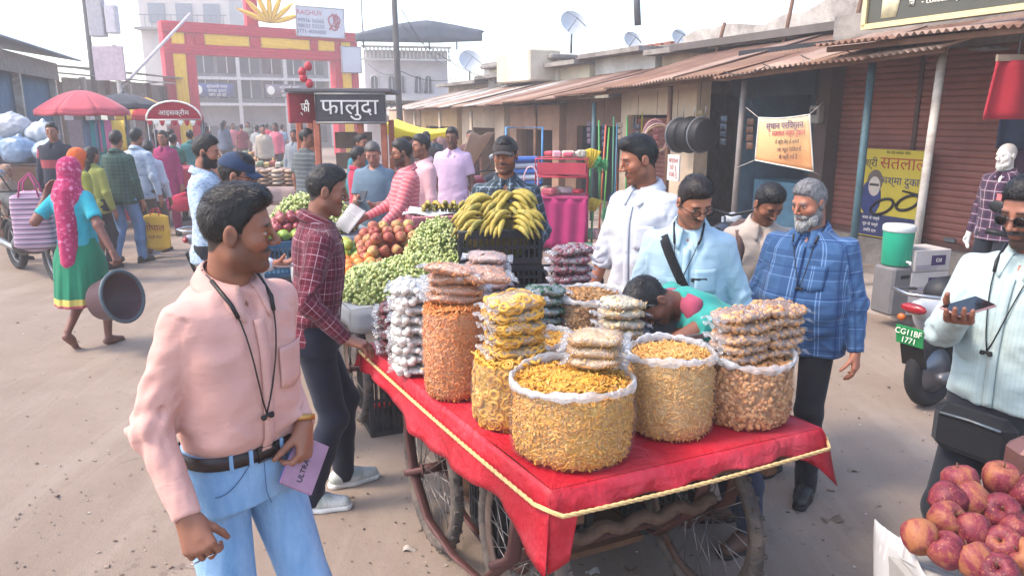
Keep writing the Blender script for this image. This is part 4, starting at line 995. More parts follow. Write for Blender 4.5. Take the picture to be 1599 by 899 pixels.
drape(-.62, GL+.55, 5.32, 5.75, RED, 'red_beam', -.38, .76); drape(-.62, GL+.55, 4.45, 4.85, RED, 'red_beam', -.38, .76)
xs = [-.1, .55, 1.1, 2.9, 3.4, 5.6, 6.0, GL+.1]
for a, c in ((-.05, .62), (1.05, 2.95), (3.45, 5.7), (6.1, GL-.35)): drape(a, c, 4.86, 5.31, YEL, 'yellow_panel', -.33, .66)
for a, c in ((.64, 1.03), (2.97, 3.43), (5.72, 6.08)): drape(a, c, 4.86, 5.31, RED, 'red_divider', -.36, .72)
drape(2.95, 3.45, 5.76, 8.2, RED, 'red_mast', -.2, .4)
for k in range(7):
    q = R(20+23*k); MB().sheet(lambda u, v: (3.9+(1.6*v)*math.cos(q)+.25*(u-.5)*math.sin(math.pi*v)*math.sin(q), -.45-.1*math.sin(u*3.1), 5.9+(1.5*v)*math.sin(q)-.25*(u-.5)*math.sin(math.pi*v)*math.cos(q)), 5, 7, .01).build('yellow_petal', YEL, t)
for nm, lab, (x0, x1, z0, z1) in (('phone_number_board', 'white board with phone numbers and a red crest above the gate', (5.05, 7.35, 5.45, 6.75)), ('blank_board', 'blank pale grey board hung on the right gate pillar', (GL-.35, GL+.62, 3.9, 5.1))):
    q = thing(nm, lab, 'sign', (gA.x, gA.y, 0), ga)
    MB().box(((x0+x1)/2, -.52, (z0+z1)/2), (x1-x0, .16, z1-z0), bev=.02).build('panel', mat('c9c6ca', .5, .08, 2.), q)
    b = MB(); b.tube([(x0, -.61, z0), (x1, -.61, z0), (x1, -.61, z1), (x0, -.61, z1)], .03, 5, closed=True); b.build('frame', mat('b9b4b4', .5), q)
    if nm[0] == 'p':
        text('lettering', 'RAGHUV', .30, mat('b8283a', .6), q, (x0+.62, -.61, z1-.28), (math.pi/2, 0, 0))
        for i, s_ in enumerate(('99936 56565', '98033 55555', '0771-4004000')): text('lettering', s_, .24, mat('3a3f66', .6), q, (x0+.68, -.61, z1-.62-.24*i), (math.pi/2, 0, 0))
        b = MB(); cr = random.Random(2)
        b.tube([(x1-.5+.26*math.cos(a)*(1+.2*math.sin(3*a)), -.615, z0+.68+.34*math.sin(a)) for a in [k*math.pi/9 for k in range(18)]], .035, 5, closed=True)
        for k in range(14): b.tube([(x1-.5+cr.uniform(-.25, .25), -.615, z0+.68+cr.uniform(-.33, .33)), (x1-.5+cr.uniform(-.3, .3), -.615, z0+.68+cr.uniform(-.4, .4))], .025, 5)
        b.build('crest', mat('b05a62', .6), q)
        MB().tube([(x1+1.0, -.4, 5.3), (x1+1.0, -.4, 7.4), (x0, -.4, 7.1)], .04, 6).build('support_pipe', STEEL, q)
# --- far building behind the gate with banners
fA, fB = at(300, 190, Y=44), at(520, 190, Y=47); fd = fB-fA; fd.z = 0; FL = fd.length; fa = math.atan2(fd.y, fd.x)
t = thing('shopping_block', 'far grey shop block with balconies and banners behind the gate', 'building', (fA.x, fA.y, 0), fa)
MB().box((FL/2, 3, 2.9), (FL, 6, 5.8)).build('wall', mat('8e8987', .85, .2, .8, dirt='6a6462'), t)
for z in (2.55, 4.0, 5.5): MB().box((FL/2, -.3, z), (FL+.2, .7, .16)).build('floor_slab', mat('c8c3be', .8), t)
for z0 in (.2, 2.8, 4.2):
    for i in range(6):
        x = .45+i*(FL-.6)/6; wo = MB().box((x+.45, -.02, z0+.62), (1.05, .08, 1.0)).build('window', GLASSD if i % 2 else mat('4a4d52', .5), t); MB().bar((x+.45, -.08, z0+.12), (x+.45, -.08, z0+1.12), .06).build('mullion', WHITEW, wo)
for i in range(4): MB().box((.1+i*(FL-.2)/3, -.5, 2.8), (.2, .2, 5.4)).build('column', mat('c4beb8', .8), t)
for lab, x, m1, w_ in (('blue white banner on the far block behind the gate', 1.3, '3d4a7a', 2.2), ('grey portrait banner on the far block right half', 5.3, '6a5f6a', 2.3)):
    q = thing('banner', lab, 'banner', (fA.x, fA.y, 0), fa); MB().sheet(lambda u, v: (x-w_/2+w_*u, -.72-.02*math.sin(u*9), 2.95+.75*v), 8, 3, .01).build('panel', mat(m1, .7, .2, 2.), q)
    for k in range(3): text('lettering', ('स्टेशनरी मार्ट', 'कपड़ा दुकान', 'फोन 24 घंटे')[k], .22, TXW, q, (x+.2, -.755, 3.52-.23*k), (math.pi/2, 0, 0))
    MB().ball((x-w_/2+.3, -.74, 3.35), (.22, .01, .26), 10, 6).build('round_mark', TXW, q)
q = at(240, 190, Y=50); t = thing('upper_apartment', 'pale upper storey house rising behind the gate top left', 'building', (q.x, q.y, 0), .1)
MB().box((2.6, 3, 5.), (5.6, 6, 10.)).build('wall', mat('c0b6ae', .85, .15, .8), t)
for i in range(3): MB().box((.9+i*1.7, -.03, 8.3), (1.0, .1, 1.2)).build('window', mat('7b7f86', .4), t)
MB().box((2.6, -.4, 7.3), (5.8, .9, .14)).build('balcony_slab', CONC, t)
b = MB(); [b.bar((.0+i*.4, -.8, 7.35), (.0+i*.4, -.8, 8.1), .03) for i in range(14)]; b.bar((0, -.8, 8.1), (5.4, -.8, 8.1), .05); b.build('railing', STEEL, t)
# --- left side sheds
q = at(-60, 190, Y=13); q2 = at(84, 190, Y=19)
sdv = q2-q; sdv.z = 0; SL = sdv.length; sa = math.atan2(sdv.y, sdv.x)
t = thing('blue_shed', 'blue grey corrugated shed with tin roof at the left edge', 'shed', (q.x, q.y, 0), sa)
BLS = mat('4a6a80', .6, .25, 1.5, dirt='39505f')
for i in range(7):
    n = 16; x0 = i*SL/7
    MB().sheet(lambda u, v: (x0+SL/7*u, .02*math.sin(u*2*math.pi*6), .2+2.75*v), 40, 2, .004).build('wall_sheet', BLS, t)
for x in (0, SL*.5, SL*.98): MB().box((x, -.12, 1.5), (.14, .14, 3.0)).build('post', PALEM, t)
MB().box((SL/2, -.15, 2.95), (SL+.3, .12, .4)).build('fascia', mat('8c8680', .8, .25), t)
for i in range(5):
    x0 = -.3+i*(SL+.8)/5; x1 = x0+(SL+.8)/5
    MB().sheet(lambda u, v: (x0+(x1-x0)*u, -.7+3.2*v, 3.25+.5*v+.02*math.sin(u*2*math.pi*14)), 90, 2, .004).build('roof_sheet', mat('8fa0ab', .5, .2, 1.5), t)
q = at(85, 190, Y=25); q2 = at(262, 190, Y=33); dv = q2-q; dv.z = 0; BL = dv.length; ba = math.atan2(dv.y, dv.x)
t = thing('market_shed', 'long open market shed with dark front and flat tin roof behind the umbrella', 'shed', (q.x, q.y, 0), ba)
MB().box((BL/2, 3, 1.6), (BL, .2, 3.2)).build('back_wall', mat('5c5650', .85, .3, .8), t)
MB().box((BL*.55, .0, 2.8), (BL*.9, .15, .7)).build('fascia', mat('8a837b', .85, .3, .8, dirt='655e58'), t)
for i in range(6): MB().box((.2+i*BL/5.2, -.1, 1.6), (.16, .16, 3.2)).build('post', PALEM if i % 2 else WOOD, t)
for i in range(6):
    x0 = -.2+i*BL/5.6; MB().sheet(lambda u, v: (x0+BL/5.6*u, -1.0+4*v, 3.2+.35*v+(i % 2)*.25+.02*math.sin(u*40)), 30, 2, .01).build('roof_sheet', mat(('8c8377', 'a59d93', '77706a')[i % 3], .7, .25, 1.5), t)
for i in range(5): MB().box((.8+i*BL/5, .12, 2.0), (.9, .05, .5)).build('window', mat('d8cfd0', .6), t)
MB().box((BL*.3, .3, 1.2), (1.6, .5, 1.1)).build('counter', mat('6d5b66', .8), t); MB().box((BL*.7, .3, 1.2), (2.2, .5, 1.1)).build('counter', mat('7b6156', .8), t)
# ------------------------------------------------------------------ carts, bags of snacks, fruit
def inst(base, T):
    """many transformed copies of a small mesh merged: T = list of 4x4"""
    V = np.concatenate(base.v); A = np.array(T); n = len(V)
    W = np.einsum('kij,nj->kni', A[:, :3, :3], V)+A[:, None, :3, 3]
    b = MB(); F0 = base.f; b.v = [W.reshape(-1, 3)]; b.n = len(T)*n
    b.f = [tuple(i+k*n for i in f) for k in range(len(T)) for f in F0]; b.sm = [True]*len(b.f); return b
def frame3(nrm, rg, flat=.35):
    """random orientation with local z roughly along nrm"""
    z = Vector(nrm)+Vector((rg.gauss(0, flat), rg.gauss(0, flat), rg.gauss(0, flat))); z.normalize()
    x = Vector((rg.gauss(0, 1), rg.gauss(0, 1), rg.gauss(0, 1))); x = (x-z*x.dot(z)).normalized(); y = z.cross(x)
    return Matrix(((x.x, y.x, z.x, 0), (x.y, y.y, z.y, 0), (x.z, y.z, z.z, 0), (0, 0, 0, 1)))
def strip(L, w_, curl): 
    return MB().tube([(L*(math.sin(curl*(k-1.5))/max(curl, .01)), 0, L*.5*(1-math.cos(curl*(k-1.5)))) for k in range(4)], w_, 4, squash=(.35, 1))
SHAPES = {'flake': strip(.007, .0042, .75), 'sev': strip(.008, .0019, .5), 'nut': MB().ball((0, 0, 0), (.0128, .0072, .0062), 7, 5),
          'ring': MB().tube([(.013*math.cos(q), .013*math.sin(q), 0) for q in [k*math.pi/4 for k in range(8)]], .0058, 5, closed=True),
          'spiral': MB().tube([((.004+.0011*k)*math.cos(k*.75), (.004+.0011*k)*math.sin(k*.75), 0) for k in range(18)], .0040, 4),
          'chip': MB().ball((0, 0, 0), (.015, .011, .003), 6, 4), 'puff': MB().ball((0, 0, 0), (.019, .015, .013), 7, 5), 'bit': strip(.010, .0030, .4), 'berry': MB().ball((0, 0, 0), (.011, .011, .009), 6, 4)}
FOOD = {'mix': (('flake', 'flake', 'bit'), ('eba93c', 'f2b94e', 'de9832', 'efb352', 'c98430', 'efc678')), 'sev': (('sev', 'sev', 'bit'), ('ecb666', 'f3c47c', 'dda24e', 'e8b264', 'cf944c')),
        'nut': (('nut',), ('cf9762', 'bd8350', 'dba976', 'a56c40', 'd29c68')), 'chakli': (('spiral', 'ring'), ('d9a03a', 'e6b046', 'c78c30', 'ebbf66')), 'orange': (('bit', 'flake'), ('f0944a', 'f5a462', 'e08038', 'f7b67c')),
        'white': (('puff',), ('dcdad4', 'e6e4de', 'cfccc4')), 'maroon': (('berry',), ('6a2c34', '582229', '7a3a40')), 'green': (('berry', 'chip'), ('2f5a44', '264a3a', '3a6a4e')), 'purple': (('berry',), ('7d4650', '8a5560', '6a3843', '98656c')),
        'ivory': (('chip', 'chip', 'bit'), ('ecd09a', 'f2deb2', 'debc82', 'ecba78')), 'pinkish': (('chip', 'bit'), ('d09a86', 'dcb09c', 'c28470')), 'brown': (('chip', 'bit'), ('a97a48', 'b98c58', '8f6238'))}
def _dk(c, f): return '%02x%02x%02x' % tuple(int(int(c[i:i+2], 16)*f) for i in (0, 2, 4))
BASEC = {k: speck([_dk(c, .78 if k == 'nut' else .80) for c in v[1][:3]], 60, .6, .6) for k, v in FOOD.items()}  # filling takes darkened piece colours, painting in the shade of the gaps
def bag(label, x, y, r, h, food, n, z0=.824, rim=True, top='heap', rgs=1, filmw=.10, squash=1.0, zrim=.0, lump=.03):
    """a clear plastic sack standing open, filled with snacks"""
    rg = random.Random(rgs); t = thing('snack_bag', label, 'bag', (x, y, z0), rg.uniform(-.5, .5), 'open bags of snacks on the red cart')
    ph = [rg.uniform(0, 6.3) for _ in range(4)]
    def jit(q, z): return 1+lump*.5*math.sin(3*q+ph[0]+z*9)+lump*.4*math.sin(5*q+ph[1]-z*14)+.010*math.sin(11*q+ph[2])
    prof = [(r*.55, 0), (r*.86, .002), (r*.965, h*.07), (r*1.0, h*.25), (r*1.01, h*.5), (r*.995, h*.75), (r*.97, h*.93)]
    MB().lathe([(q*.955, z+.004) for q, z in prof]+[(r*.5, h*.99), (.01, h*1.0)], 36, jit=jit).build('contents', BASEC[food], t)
    shp, cols = FOOD[food]; per = {s_: [] for s_ in set(shp)}
    for i in range(n):
        s_ = rg.choice(shp); q = rg.uniform(0, 6.2832)
        if rg.random() < .80:
            z = h*rg.random()*.95; rad = np.interp(z, [p[1] for p in prof], [p[0] for p in prof])*jit(q, z)*.952
            M = Matrix.Translation((rad*math.cos(q), rad*math.sin(q), z+.004)) @ frame3((math.cos(q), math.sin(q), 0), rg, .15 if food == 'chakli' else .40)
        else:
            rad = r*.93*math.sqrt(rg.random()); z = h*(.97+.12*(1-(rad/r)**2) if top == 'heap' else .98)
            M = Matrix.Translation((rad*math.cos(q), rad*math.sin(q), z)) @ frame3((0, 0, 1), rg, .5)
        per[s_].append(M @ Matrix.Scale(rg.uniform(.75, 1.25), 4))
    b = MB()
    for s_, L in per.items():
        if L: k = inst(SHAPES[s_], L); b.add(k.v[0], k.f, True)
    tag(b.build('snack_pieces', pieces(cols), t), kind='stuff')
    if top == 'heap':
        MB().lathe([(r*.94, h*.92), (r*.7, h*1.0), (r*.4, h*1.07), (.01, h*1.10)], 24, jit=jit).build('heap', BASEC[food], t)
    def cr(q, z): return jit(q, z)*(1+.006*math.sin(17*q+z*60+ph[3])+.005*math.sin(29*q-z*40))
    fp = [(q*1.018+.002, z) for q, z in prof]+([(r*.985, h*1.03), (r*.99, h*1.08)] if rim else [])
    MB().lathe(fp, 60, jit=cr, cap=False).build('plastic_film', film(filmw*.35, .10, .035), t)
    if rim:
        def rf(u, v):
            q = u*2*math.pi; a = v*2*math.pi; w_ = 1+.25*math.sin(5*q+ph[0])+.2*math.sin(13*q+ph[1])
            rad = r*(1.0+.012*math.sin(3*q+ph[2])+.004*math.sin(31*q))+.007*w_*math.cos(a); return (rad*math.cos(q), rad*math.sin(q), h*1.045+.014*w_*math.sin(a)+.003*math.sin(23*q)+.008*math.sin(2*q+ph[3])+zrim*math.sin(q))
        MB().grid(rf, 72, 9, True, True).build('rolled_rim', film(.48, .28, .07), t)
    return t
PK = {}
def packet_proto(food, sx, sy, sz, n, seed):
    key = (food, sx, sy, sz, seed)
    if key in PK: return PK[key]
    rg = random.Random(seed); ph = [rg.uniform(0, 6) for _ in range(4)]
    def pil(u, v, g, e=0.):
        a = u*2*math.pi; c, s_ = math.cos(a), math.sin(a); X = math.copysign(abs(c)**.55, c); Y = math.copysign(abs(s_)**.55, s_)
        w_ = math.sin(v*math.pi)**.8; zz = -math.cos(v*math.pi); k = .25+.75*w_ if not e else 1.
        k = w_**.6; wob = 1+.05*math.sin(3*a+ph[0])+.04*math.sin(5*a+ph[1])
        return (sx/2*X*k*g, sy/2*Y*k*g, sz/2*zz*(abs(1-.25*(X*X+Y*Y)*k))*g*wob+.004*math.sin(4*X+ph[2])*w_)
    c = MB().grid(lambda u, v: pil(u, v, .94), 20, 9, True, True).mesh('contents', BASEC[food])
    shp, cols = FOOD[food]; per = {}
    for i in range(n):
        u = rg.random(); v = math.acos(1-2*rg.random())/math.pi; p = Vector(pil(u, v, .95)); p2 = Vector(pil(u+.01, v, .95)); p3 = Vector(pil(u, min(.99, v+.02), .95))
        nr = (p2-p).cross(p3-p); nr = nr.normalized() if nr.length > 1e-9 else Vector((0, 0, 1)); s_ = rg.choice(shp)
        per.setdefault(s_, []).append(Matrix.Translation(p) @ frame3(nr, rg, .12 if food == 'chakli' else .3) @ Matrix.Scale(rg.uniform(.75, 1.2), 4))
    b = MB()
    for s_, L in per.items(): k = inst(SHAPES[s_], L); b.add(k.v[0], k.f, True)
    pm = b.mesh('snack_pieces', pieces(cols))
    f = MB(); f.grid(lambda u, v: tuple(Vector(pil(u, v, 1.04))*(1+.015*math.sin(23*u*6.28+v*9)*math.sin(v*3.1))), 40, 11, True, True)
    for s_ in (-1, 1): f.sheet(lambda u, v: (s_*(sx*.49+v*.026), (u-.5)*sy*(.86+.12*v), .006*math.sin(u*19+ph[3]+s_)*(.4+v)-.004*v), 14, 3, .0008)
    fm = f.mesh('wrapper', film(.10, .12, .13))
    PK[key] = (c, pm, fm); return PK[key]
def packet(label, x, y, z, food, rot=(0, 0, 0), sz=(.17, .12, .045), n=90, seed=1, group='small sealed packets of snacks'):
    c, pm, fm = packet_proto(food, *sz, n, seed)
    t = thing('snack_packet', label, 'packet', (x, y, z), 0, group); t.rotation_euler = rot
    link('contents', c, t); tag(link('snack_pieces', pm, t), kind='stuff'); link('wrapper', fm, t); return t
# --- the red cart
CA, CB, CC_ = Vector((.12, 1.98)), Vector((-.68, 3.38)), Vector((1.06, 2.41)); cex = (CC_-CA).normalized(); cey = (CB-CA).normalized(); CW, CL = (CC_-CA).length, (CB-CA).length
def CP(a, b_, z): p = CA+cex*a+cey*b_; return (p.x, p.y, z)
IRON = mat('5d3b38', .6, .3, 8., .2, 50., metal=.2, dirt='4a2c26'); TYRE = mat('4a4542', .85, .25, 12., .3, 60., dirt='7a6a5e'); SPOKE = mat('8c8683', .4, .2, metal=.8); REDP = None
def red_plastic():
    t = NT('red_plastic_sheet'); o = t.obj(); n = t.noise(3., 5, .6, o)
    cc = t.ramp(n, [(.3, hx('a01022')), (.7, hx('bc1a2e'))]); cc = t.mix(t.math('MULTIPLY', t.ramp(t.noise(2.4, 7, .7, o, .8), [(.46, (0, 0, 0)), (.72, (1, 1, 1))]), .38), cc, hx('c2606a')); t.col(cc); t.set(Roughness=.5, Specular_IOR_Level=.4); t.bump(t.math('ADD', t.noise(7., 5, .55, o, 1.2), t.math('MULTIPLY', t.noise(22., 4, .5, o, 1.), .35)), .55, .03); return t.m
REDP = red_plastic()
def wheel(parent, c, ax, r=.36, n=32):
    """spoked wheel; c centre, ax axle direction (unit)"""
    ax = Vector(ax).normalized(); u = Vector((0, 0, 1)); v = ax.cross(u).normalized(); P = lambda a, q, o=0: Vector(c)+(u*math.sin(a)+v*math.cos(a))*q+ax*o
    N = 44; w_ = MB().tube([P(2*math.pi*k/N, r-.028) for k in range(N)], .027, 10, closed=True).build('wheel', TYRE, parent)
    b = MB(); 
    for k in range(64): a = 2*math.pi*k/64; s_ = (-1)**k; b.bar(P(a, r-.012, s_*.012), P(a, r+.001, s_*.012), .016, .016)
    tag(b.build('tread_blocks', TYRE, w_), kind='stuff')
    b = MB(); b.tube([P(2*math.pi*k/N, r-.062) for k in range(N)], .016, 8, closed=True, squash=(.6, 1.3)); b.build('rim', mat('7a6a62', .5, .3, metal=.5, dirt='5d4136'), w_)
    b = MB(); b.tube([Vector(c)-ax*.05, Vector(c)+ax*.05], .022, 10); [b.tube([Vector(c)+ax*s_*.045, Vector(c)+ax*s_*.05], .034, 12) for s_ in (-1, 1)]; b.build('hub', IRON, w_)
    for k in range(n):
        s_ = (-1)**k; b = MB(); a = 2*math.pi*k/n; b.tube([P(a+(.6 if k % 4 < 2 else -.6), .030, s_*.042), P(a, r-.062, 0)], .0019, 4); b.build('spoke', SPOKE, w_)
    return w_
t = thing('handcart', 'wooden handcart under red plastic sheet heaped with bags of snacks', 'cart', CP(CW/2, CL/2, 0)); off = Vector(t.location)
def rel(p): return Vector(p)-off
b = MB(); b.hexa([rel(CP(a, c, z)) for z in (.765, .812) for a, c in ((.0, .0), (CW, 0), (CW, CL), (0, CL))]); b.build('deck', WOOD, t)
# cloth: top and hanging skirt
b = MB(); e = .012
b.grid(lambda u, v: tuple(rel(CP(-e+(CW+2*e)*u, -e+(CL+2*e)*v, .8225+.004*math.sin(u*11+v*7)*math.sin(v*13)))), 20, 26)
rg = random.Random(3)
def drop_left(s_):   # s from front corner to rear corner
    return np.interp(s_, [0, .04, .10, .22, .40, .58, .72, .85, 1.], [.25, .25, .155, .16, .19, .20, .15, .10, .13])
def drop_front(s_): return np.interp(s_, [0, .045, .06, .3, .7, .86, .94, 1.], [.25, .22, .075, .07, .06, .065, .10, .21])
def skirt(P0, P1, out, drop, oa, ob, n=46):
    P0, P1 = Vector(P0), Vector(P1)
    def fn(u, v):
        p = P0.lerp(P1, u); d = drop(u); fo = .5*math.sin(u*23+.7)+.35*math.sin(u*51+2)
        ou = Vector(out); ea = max(0, 1-u/.05); eb = max(0, 1-(1-u)/.05); ou = ou+Vector(oa)*ea+Vector(ob)*eb
        o_ = .003+.014*min(1, v*5)+v*v*.020*fo+(.02*v if v > .3 else 0)
        return tuple(rel((p.x+ou[0]*o_, p.y+ou[1]*o_, .8225-d*v+.006*math.sin(u*37)*v)))
    b.sheet(fn, n, 9, .003)
lo = -cex; fo_ = -cey
skirt(CP(-e, -e, 0), CP(-e, CL+e, 0), lo, drop_left, fo_, cey); skirt(CP(CW+e, -e, 0), CP(-e, -e, 0), fo_, lambda s_: drop_front(1-s_), cex, lo)
skirt(CP(-e, CL+e, 0), CP(CW+e, CL+e, 0), cey, lambda s_: .12+.02*math.sin(s_*9), lo, cex); skirt(CP(CW+e, CL+e, 0), CP(CW+e, -e, 0), cex, lambda s_: .12+.05*math.sin(s_*5)+(.09 if s_ > .93 else 0), cey, fo_)
b.build('red_sheet', REDP, t)
WH = {}
for nm, a, c in (('fl', .10, .36), ('rl', .10, 1.15), ('fr', CW-.16, .36), ('rr', CW-.16, 1.15)): wheel(t, rel(CP(a, c, .36)), (cex.x, cex.y, 0))
for a in (.10, CW-.16):
    for s_ in (-.075, .075):
        pts = [(.36-.14, .70), (.36-.08, .42), (.36, .345), (.50, .20), (.755, .165), (1.01, .20), (1.15, .345), (1.15+.06, .55), (1.15+.08, .765)]
        MB().tube([rel(CP(a+s_, c, z)) for c, z in pts], .026, 6, squash=(1, .35)).build('side_bar', IRON, t)
for c in (.36, 1.15): MB().tube([rel(CP(-.02, c, .36)), rel(CP(CW-.02, c, .36))], .016, 8).build('axle', IRON, t)
for c in (.06, .755, CL-.06): MB().bar(rel(CP(.03, c, .735)), rel(CP(CW-.03, c, .735)), .05, .06).build('cross_beam', WOOD, t)
for a in (.10, CW-.16): MB().bar(rel(CP(a, .02, .69)), rel(CP(a, CL-.02, .69)), .045, .05).build('long_beam', WOOD, t)
MB().tube([rel(CP(a, .24, .47+.015*math.sin(a*40))) for a in np.linspace(.12, CW-.2, 24)], .024, 8).build('wrapped_pole', mat('6a5344', .9, .4, 40., .5, 60.), t)
MB().hexa([rel(CP(a, c, z)) for z in (.19, .215) for a, c in ((.24, .5), (CW-.3, .5), (CW-.3, 1.3), (.24, 1.3))]).build('under_shelf', WOOD, t)
# rope round the cloth
pts = []
def rp(P0, P1, out, n, z0, z1, sg): 
    P0, P1 = Vector(P0), Vector(P1)
    for i in range(n): u = i/n; p = P0.lerp(P1, u); pts.append((p.x+out[0]*.036, p.y+out[1]*.036, z0+(z1-z0)*u-sg*4*u*(1-u)))
rp(CP(-e, CL+e, 0), CP(-e, -e, 0), lo, 60, .79, .768, .012); rp(CP(-e, -e, 0), CP(CW+e, -e, 0), fo_*1.75, 44, .768, .775, .010); rp(CP(CW+e, -e, 0), CP(CW+e, CL+e, 0), cex, 40, .775, .78, .01); rp(CP(CW+e, CL+e, 0), CP(-e, CL+e, 0), cey, 30, .78, .79, .01)
tr = thing('rope', 'thin cream twisted rope tied round the red cart sheet', 'rope')
ROPE = mat('d4b27a', .85, .25, 40., .4, 90.)
for k in range(3):
    q = []
    for i in range(len(pts)*3):
        f = i/3; p = Vector(pts[int(f) % len(pts)]).lerp(Vector(pts[(int(f)+1) % len(pts)]), f-int(f)); a = i*.62+k*2.094; q.append(p+Vector((0, .0035*math.cos(a), .0035*math.sin(a)))+Vector((.0035*math.cos(a)*.6, 0, 0)))
    MB().tube(q, .0042, 5, closed=True).build('strand', ROPE, tr)
# crates standing under the cart
def crate(label, c, size, rz, m, group='plastic crates', name='plastic_crate'):
    sx, sy, sz = size; t = thing(name, label, 'crate', c, rz, group); th = .012
    MB().box((0, 0, th/2+.002), (sx-.01, sy-.01, th)).build('base', m, t)
    for ax, L, o_ in ((0, sx, sy/2), (0, sx, -sy/2), (1, sy, sx/2), (1, sy, -sx/2)):
        b = MB(); f = lambda a, w_, z, h: b.box((a, o_, z) if ax == 0 else (o_, a, z), (w_, th, h) if ax == 0 else (th, w_, h))
        f(0, L, .018, .036); f(0, L, sz-.02, .04); f(0, L, sz*.5, .018)
        n = max(5, int(L/.034))
        for i in range(n+1): f(-L/2+.006+(L-.012)*i/n, .010 if 0 < i < n else .03, sz/2, sz-.05)
        b.build('side_panel', m, t)
    MB().tube([(-sx/2, -sy/2, sz), (sx/2, -sy/2, sz), (sx/2, sy/2, sz), (-sx/2, sy/2, sz)], .011, 6, closed=True).build('rim', m, t)
    return t
BLKP = mat('26282c', .55, .25, 9.); cang = math.atan2(cex.y, cex.x)
crate('dark plastic crate stowed under the red cart on the left', CP(.36, .75, .217), (.40, .30, .24), cang, BLKP); crate('dark green plastic crate standing on the ground behind right wheel', CP(CW-.05, .95, .003), (.42, .32, .38), cang, mat('1f2f2c', .6)); crate('dark plastic crate stowed under the red cart on the right', CP(.74, .95, .217), (.36, .30, .26), cang, BLKP)
# bags
bag('biggest open bag of yellow cornflake mix at the front corner of the red cart', .195, 2.235, .197, .235, 'mix', 3600, rgs=2, lump=.02)
bag('open bag of fine yellow sev beside the biggest bag', .545, 2.405, .148, .265, 'sev', 3600, rgs=3, lump=.02)
bag('bag of roasted peanuts under packets at the right end of the red cart', .835, 2.50, .157, .225, 'nut', 1500, rgs=4, top='flat', filmw=.05)
bag('bag of mustard coloured spiral chakli left of the biggest bag', .00, 2.475, .138, .25, 'chakli', 330, rgs=5, top='flat', rim=False, filmw=.14)
bag('tall bag of orange chips between white puffs and chakli', -.225, 2.735, .117, .365, 'orange', 2600, rgs=6, top='flat', rim=False, filmw=.10)
bag('open bag of golden chips behind the chakli bag', .15, 2.72, .135, .215, 'mix', 1100, rgs=7)
bag('open wide bag of brown chips near the bending man', .32, 3.10, .165, .30, 'brown', 1200, rgs=8)
bag('bag of ivory chips under packets in the middle of the cart', .415, 2.80, .135, .17, 'ivory', 500, rgs=9, top='flat', rim=False)
# tall columns of packets
def column(labelf, x, y, z, food, n, dz, sz, seed, rz=0, cols=1, dx=0, npc=70):
    rg = random.Random(seed)
    for c in range(cols):
        for i in range(n):
            a = rz+rg.uniform(-.18, .18); d = (c-(cols-1)/2)*dx
            packet(labelf(c, i, n), x+d*math.cos(rz)+rg.uniform(-.006, .006), y+d*math.sin(rz)+rg.uniform(-.006, .006), z+dz*(i+.5), food, (rg.uniform(-.07, .07), rg.uniform(-.07, .07), a), sz, npc, 1+(i+c*2) % 3)
ORD = ('lowest', 'second', 'third', 'fourth', 'fifth', 'sixth', 'seventh', 'eighth', 'ninth', 'tenth', 'eleventh', 'twelfth')
def lf(what): return lambda c, i, n: '%s, %s from the bottom of its stack' % (what, ORD[i]) if i else '%s, lowest of its stack' % what
def lf2(what): return lambda c, i, n: '%s, %s from the bottom of the %s stack' % (what, ORD[i], ('left', 'right')[c])
column(lf2('clear packet of roasted peanuts'), .865, 2.50, 1.050, 'nut', 5, .037, (.185, .14, .050), 11, cang+.05, 2, .165, 120)
column(lf('clear packet of pale sev on biggest bag'), .270, 2.30, 1.085, 'sev', 3, .040, (.175, .135, .055), 12, -.25, npc=160)
column(lf('clear packet of ivory chips'), .430, 2.79, .995, 'ivory', 5, .040, (.17, .13, .054), 13, .25, npc=80)
column(lf('clear packet of chakli rings'), .005, 2.48, 1.07, 'chakli', 5, .042, (.19, .16, .058), 14, .5, npc=70)
column(lf('clear packet of orange chips on tall orange bag'), -.215, 2.76, 1.185, 'orange', 3, .040, (.22, .16, .060), 15, .2, npc=120)
packet('loose packet of orange chips leaning on the chakli packets', -.10, 2.70, 1.305, 'orange', (.15, .12, .3), (.19, .14, .055), 110, 2); packet('loose packet of orange chips topping the orange stack', -.225, 2.70, 1.325, 'orange', (-.15, .1, -.2), (.20, .15, .05), 110, 3)
column(lf('clear packet of white puffs'), -.40, 3.00, .826, 'white', 9, .043, (.20, .19, .054), 16, .1, npc=60)
column(lf('clear packet of dark red berries'), -.52, 3.22, .826, 'maroon', 6, .040, (.16, .15, .050), 17, .2, npc=80)
column(lf('clear packet of dark green sweets'), .135, 3.00, .826, 'green', 9, .041, (.165, .125, .050), 18, .15, npc=70)
column(lf('clear packet of purple dried berries'), .275, 3.38, .826, 'purple', 11, .043, (.18, .14, .053), 19, .1, npc=80)
column(lf('clear packet of pink wafers'), -.115, 3.25, .826, 'pinkish', 11, .042, (.18, .14, .052), 20, .1, npc=60)
column(lf('clear packet of white crackers behind the orange bag'), -.30, 3.12, .826, 'white', 8, .043, (.18, .15, .052), 21, .4, npc=50)
# scale pan
t = thing('scale_pan', 'shallow rectangular steel weighing pan between sev bag and bending man', 'pan', (.63, 2.80, .825), cang)
def panf(u, v):
    X, Y = (u-.5)*2, (v-.5)*2; m = max(abs(X), abs(Y)); return (.17*X, .12*Y, .205+.045*max(0, (m-.7)/.3)**1.5)
MB().sheet(panf, 21, 21, .002).build('pan', mat('b4b8bb', .28, .1, 6., metal=.9), t); MB().box((0, 0, .09), (.22, .18, .16), bev=.02).build('scale_body', mat('8f9496', .5), t); MB().tube([(0, 0, .16), (0, 0, .206)], .05, 12).build('stem', STEEL, t)
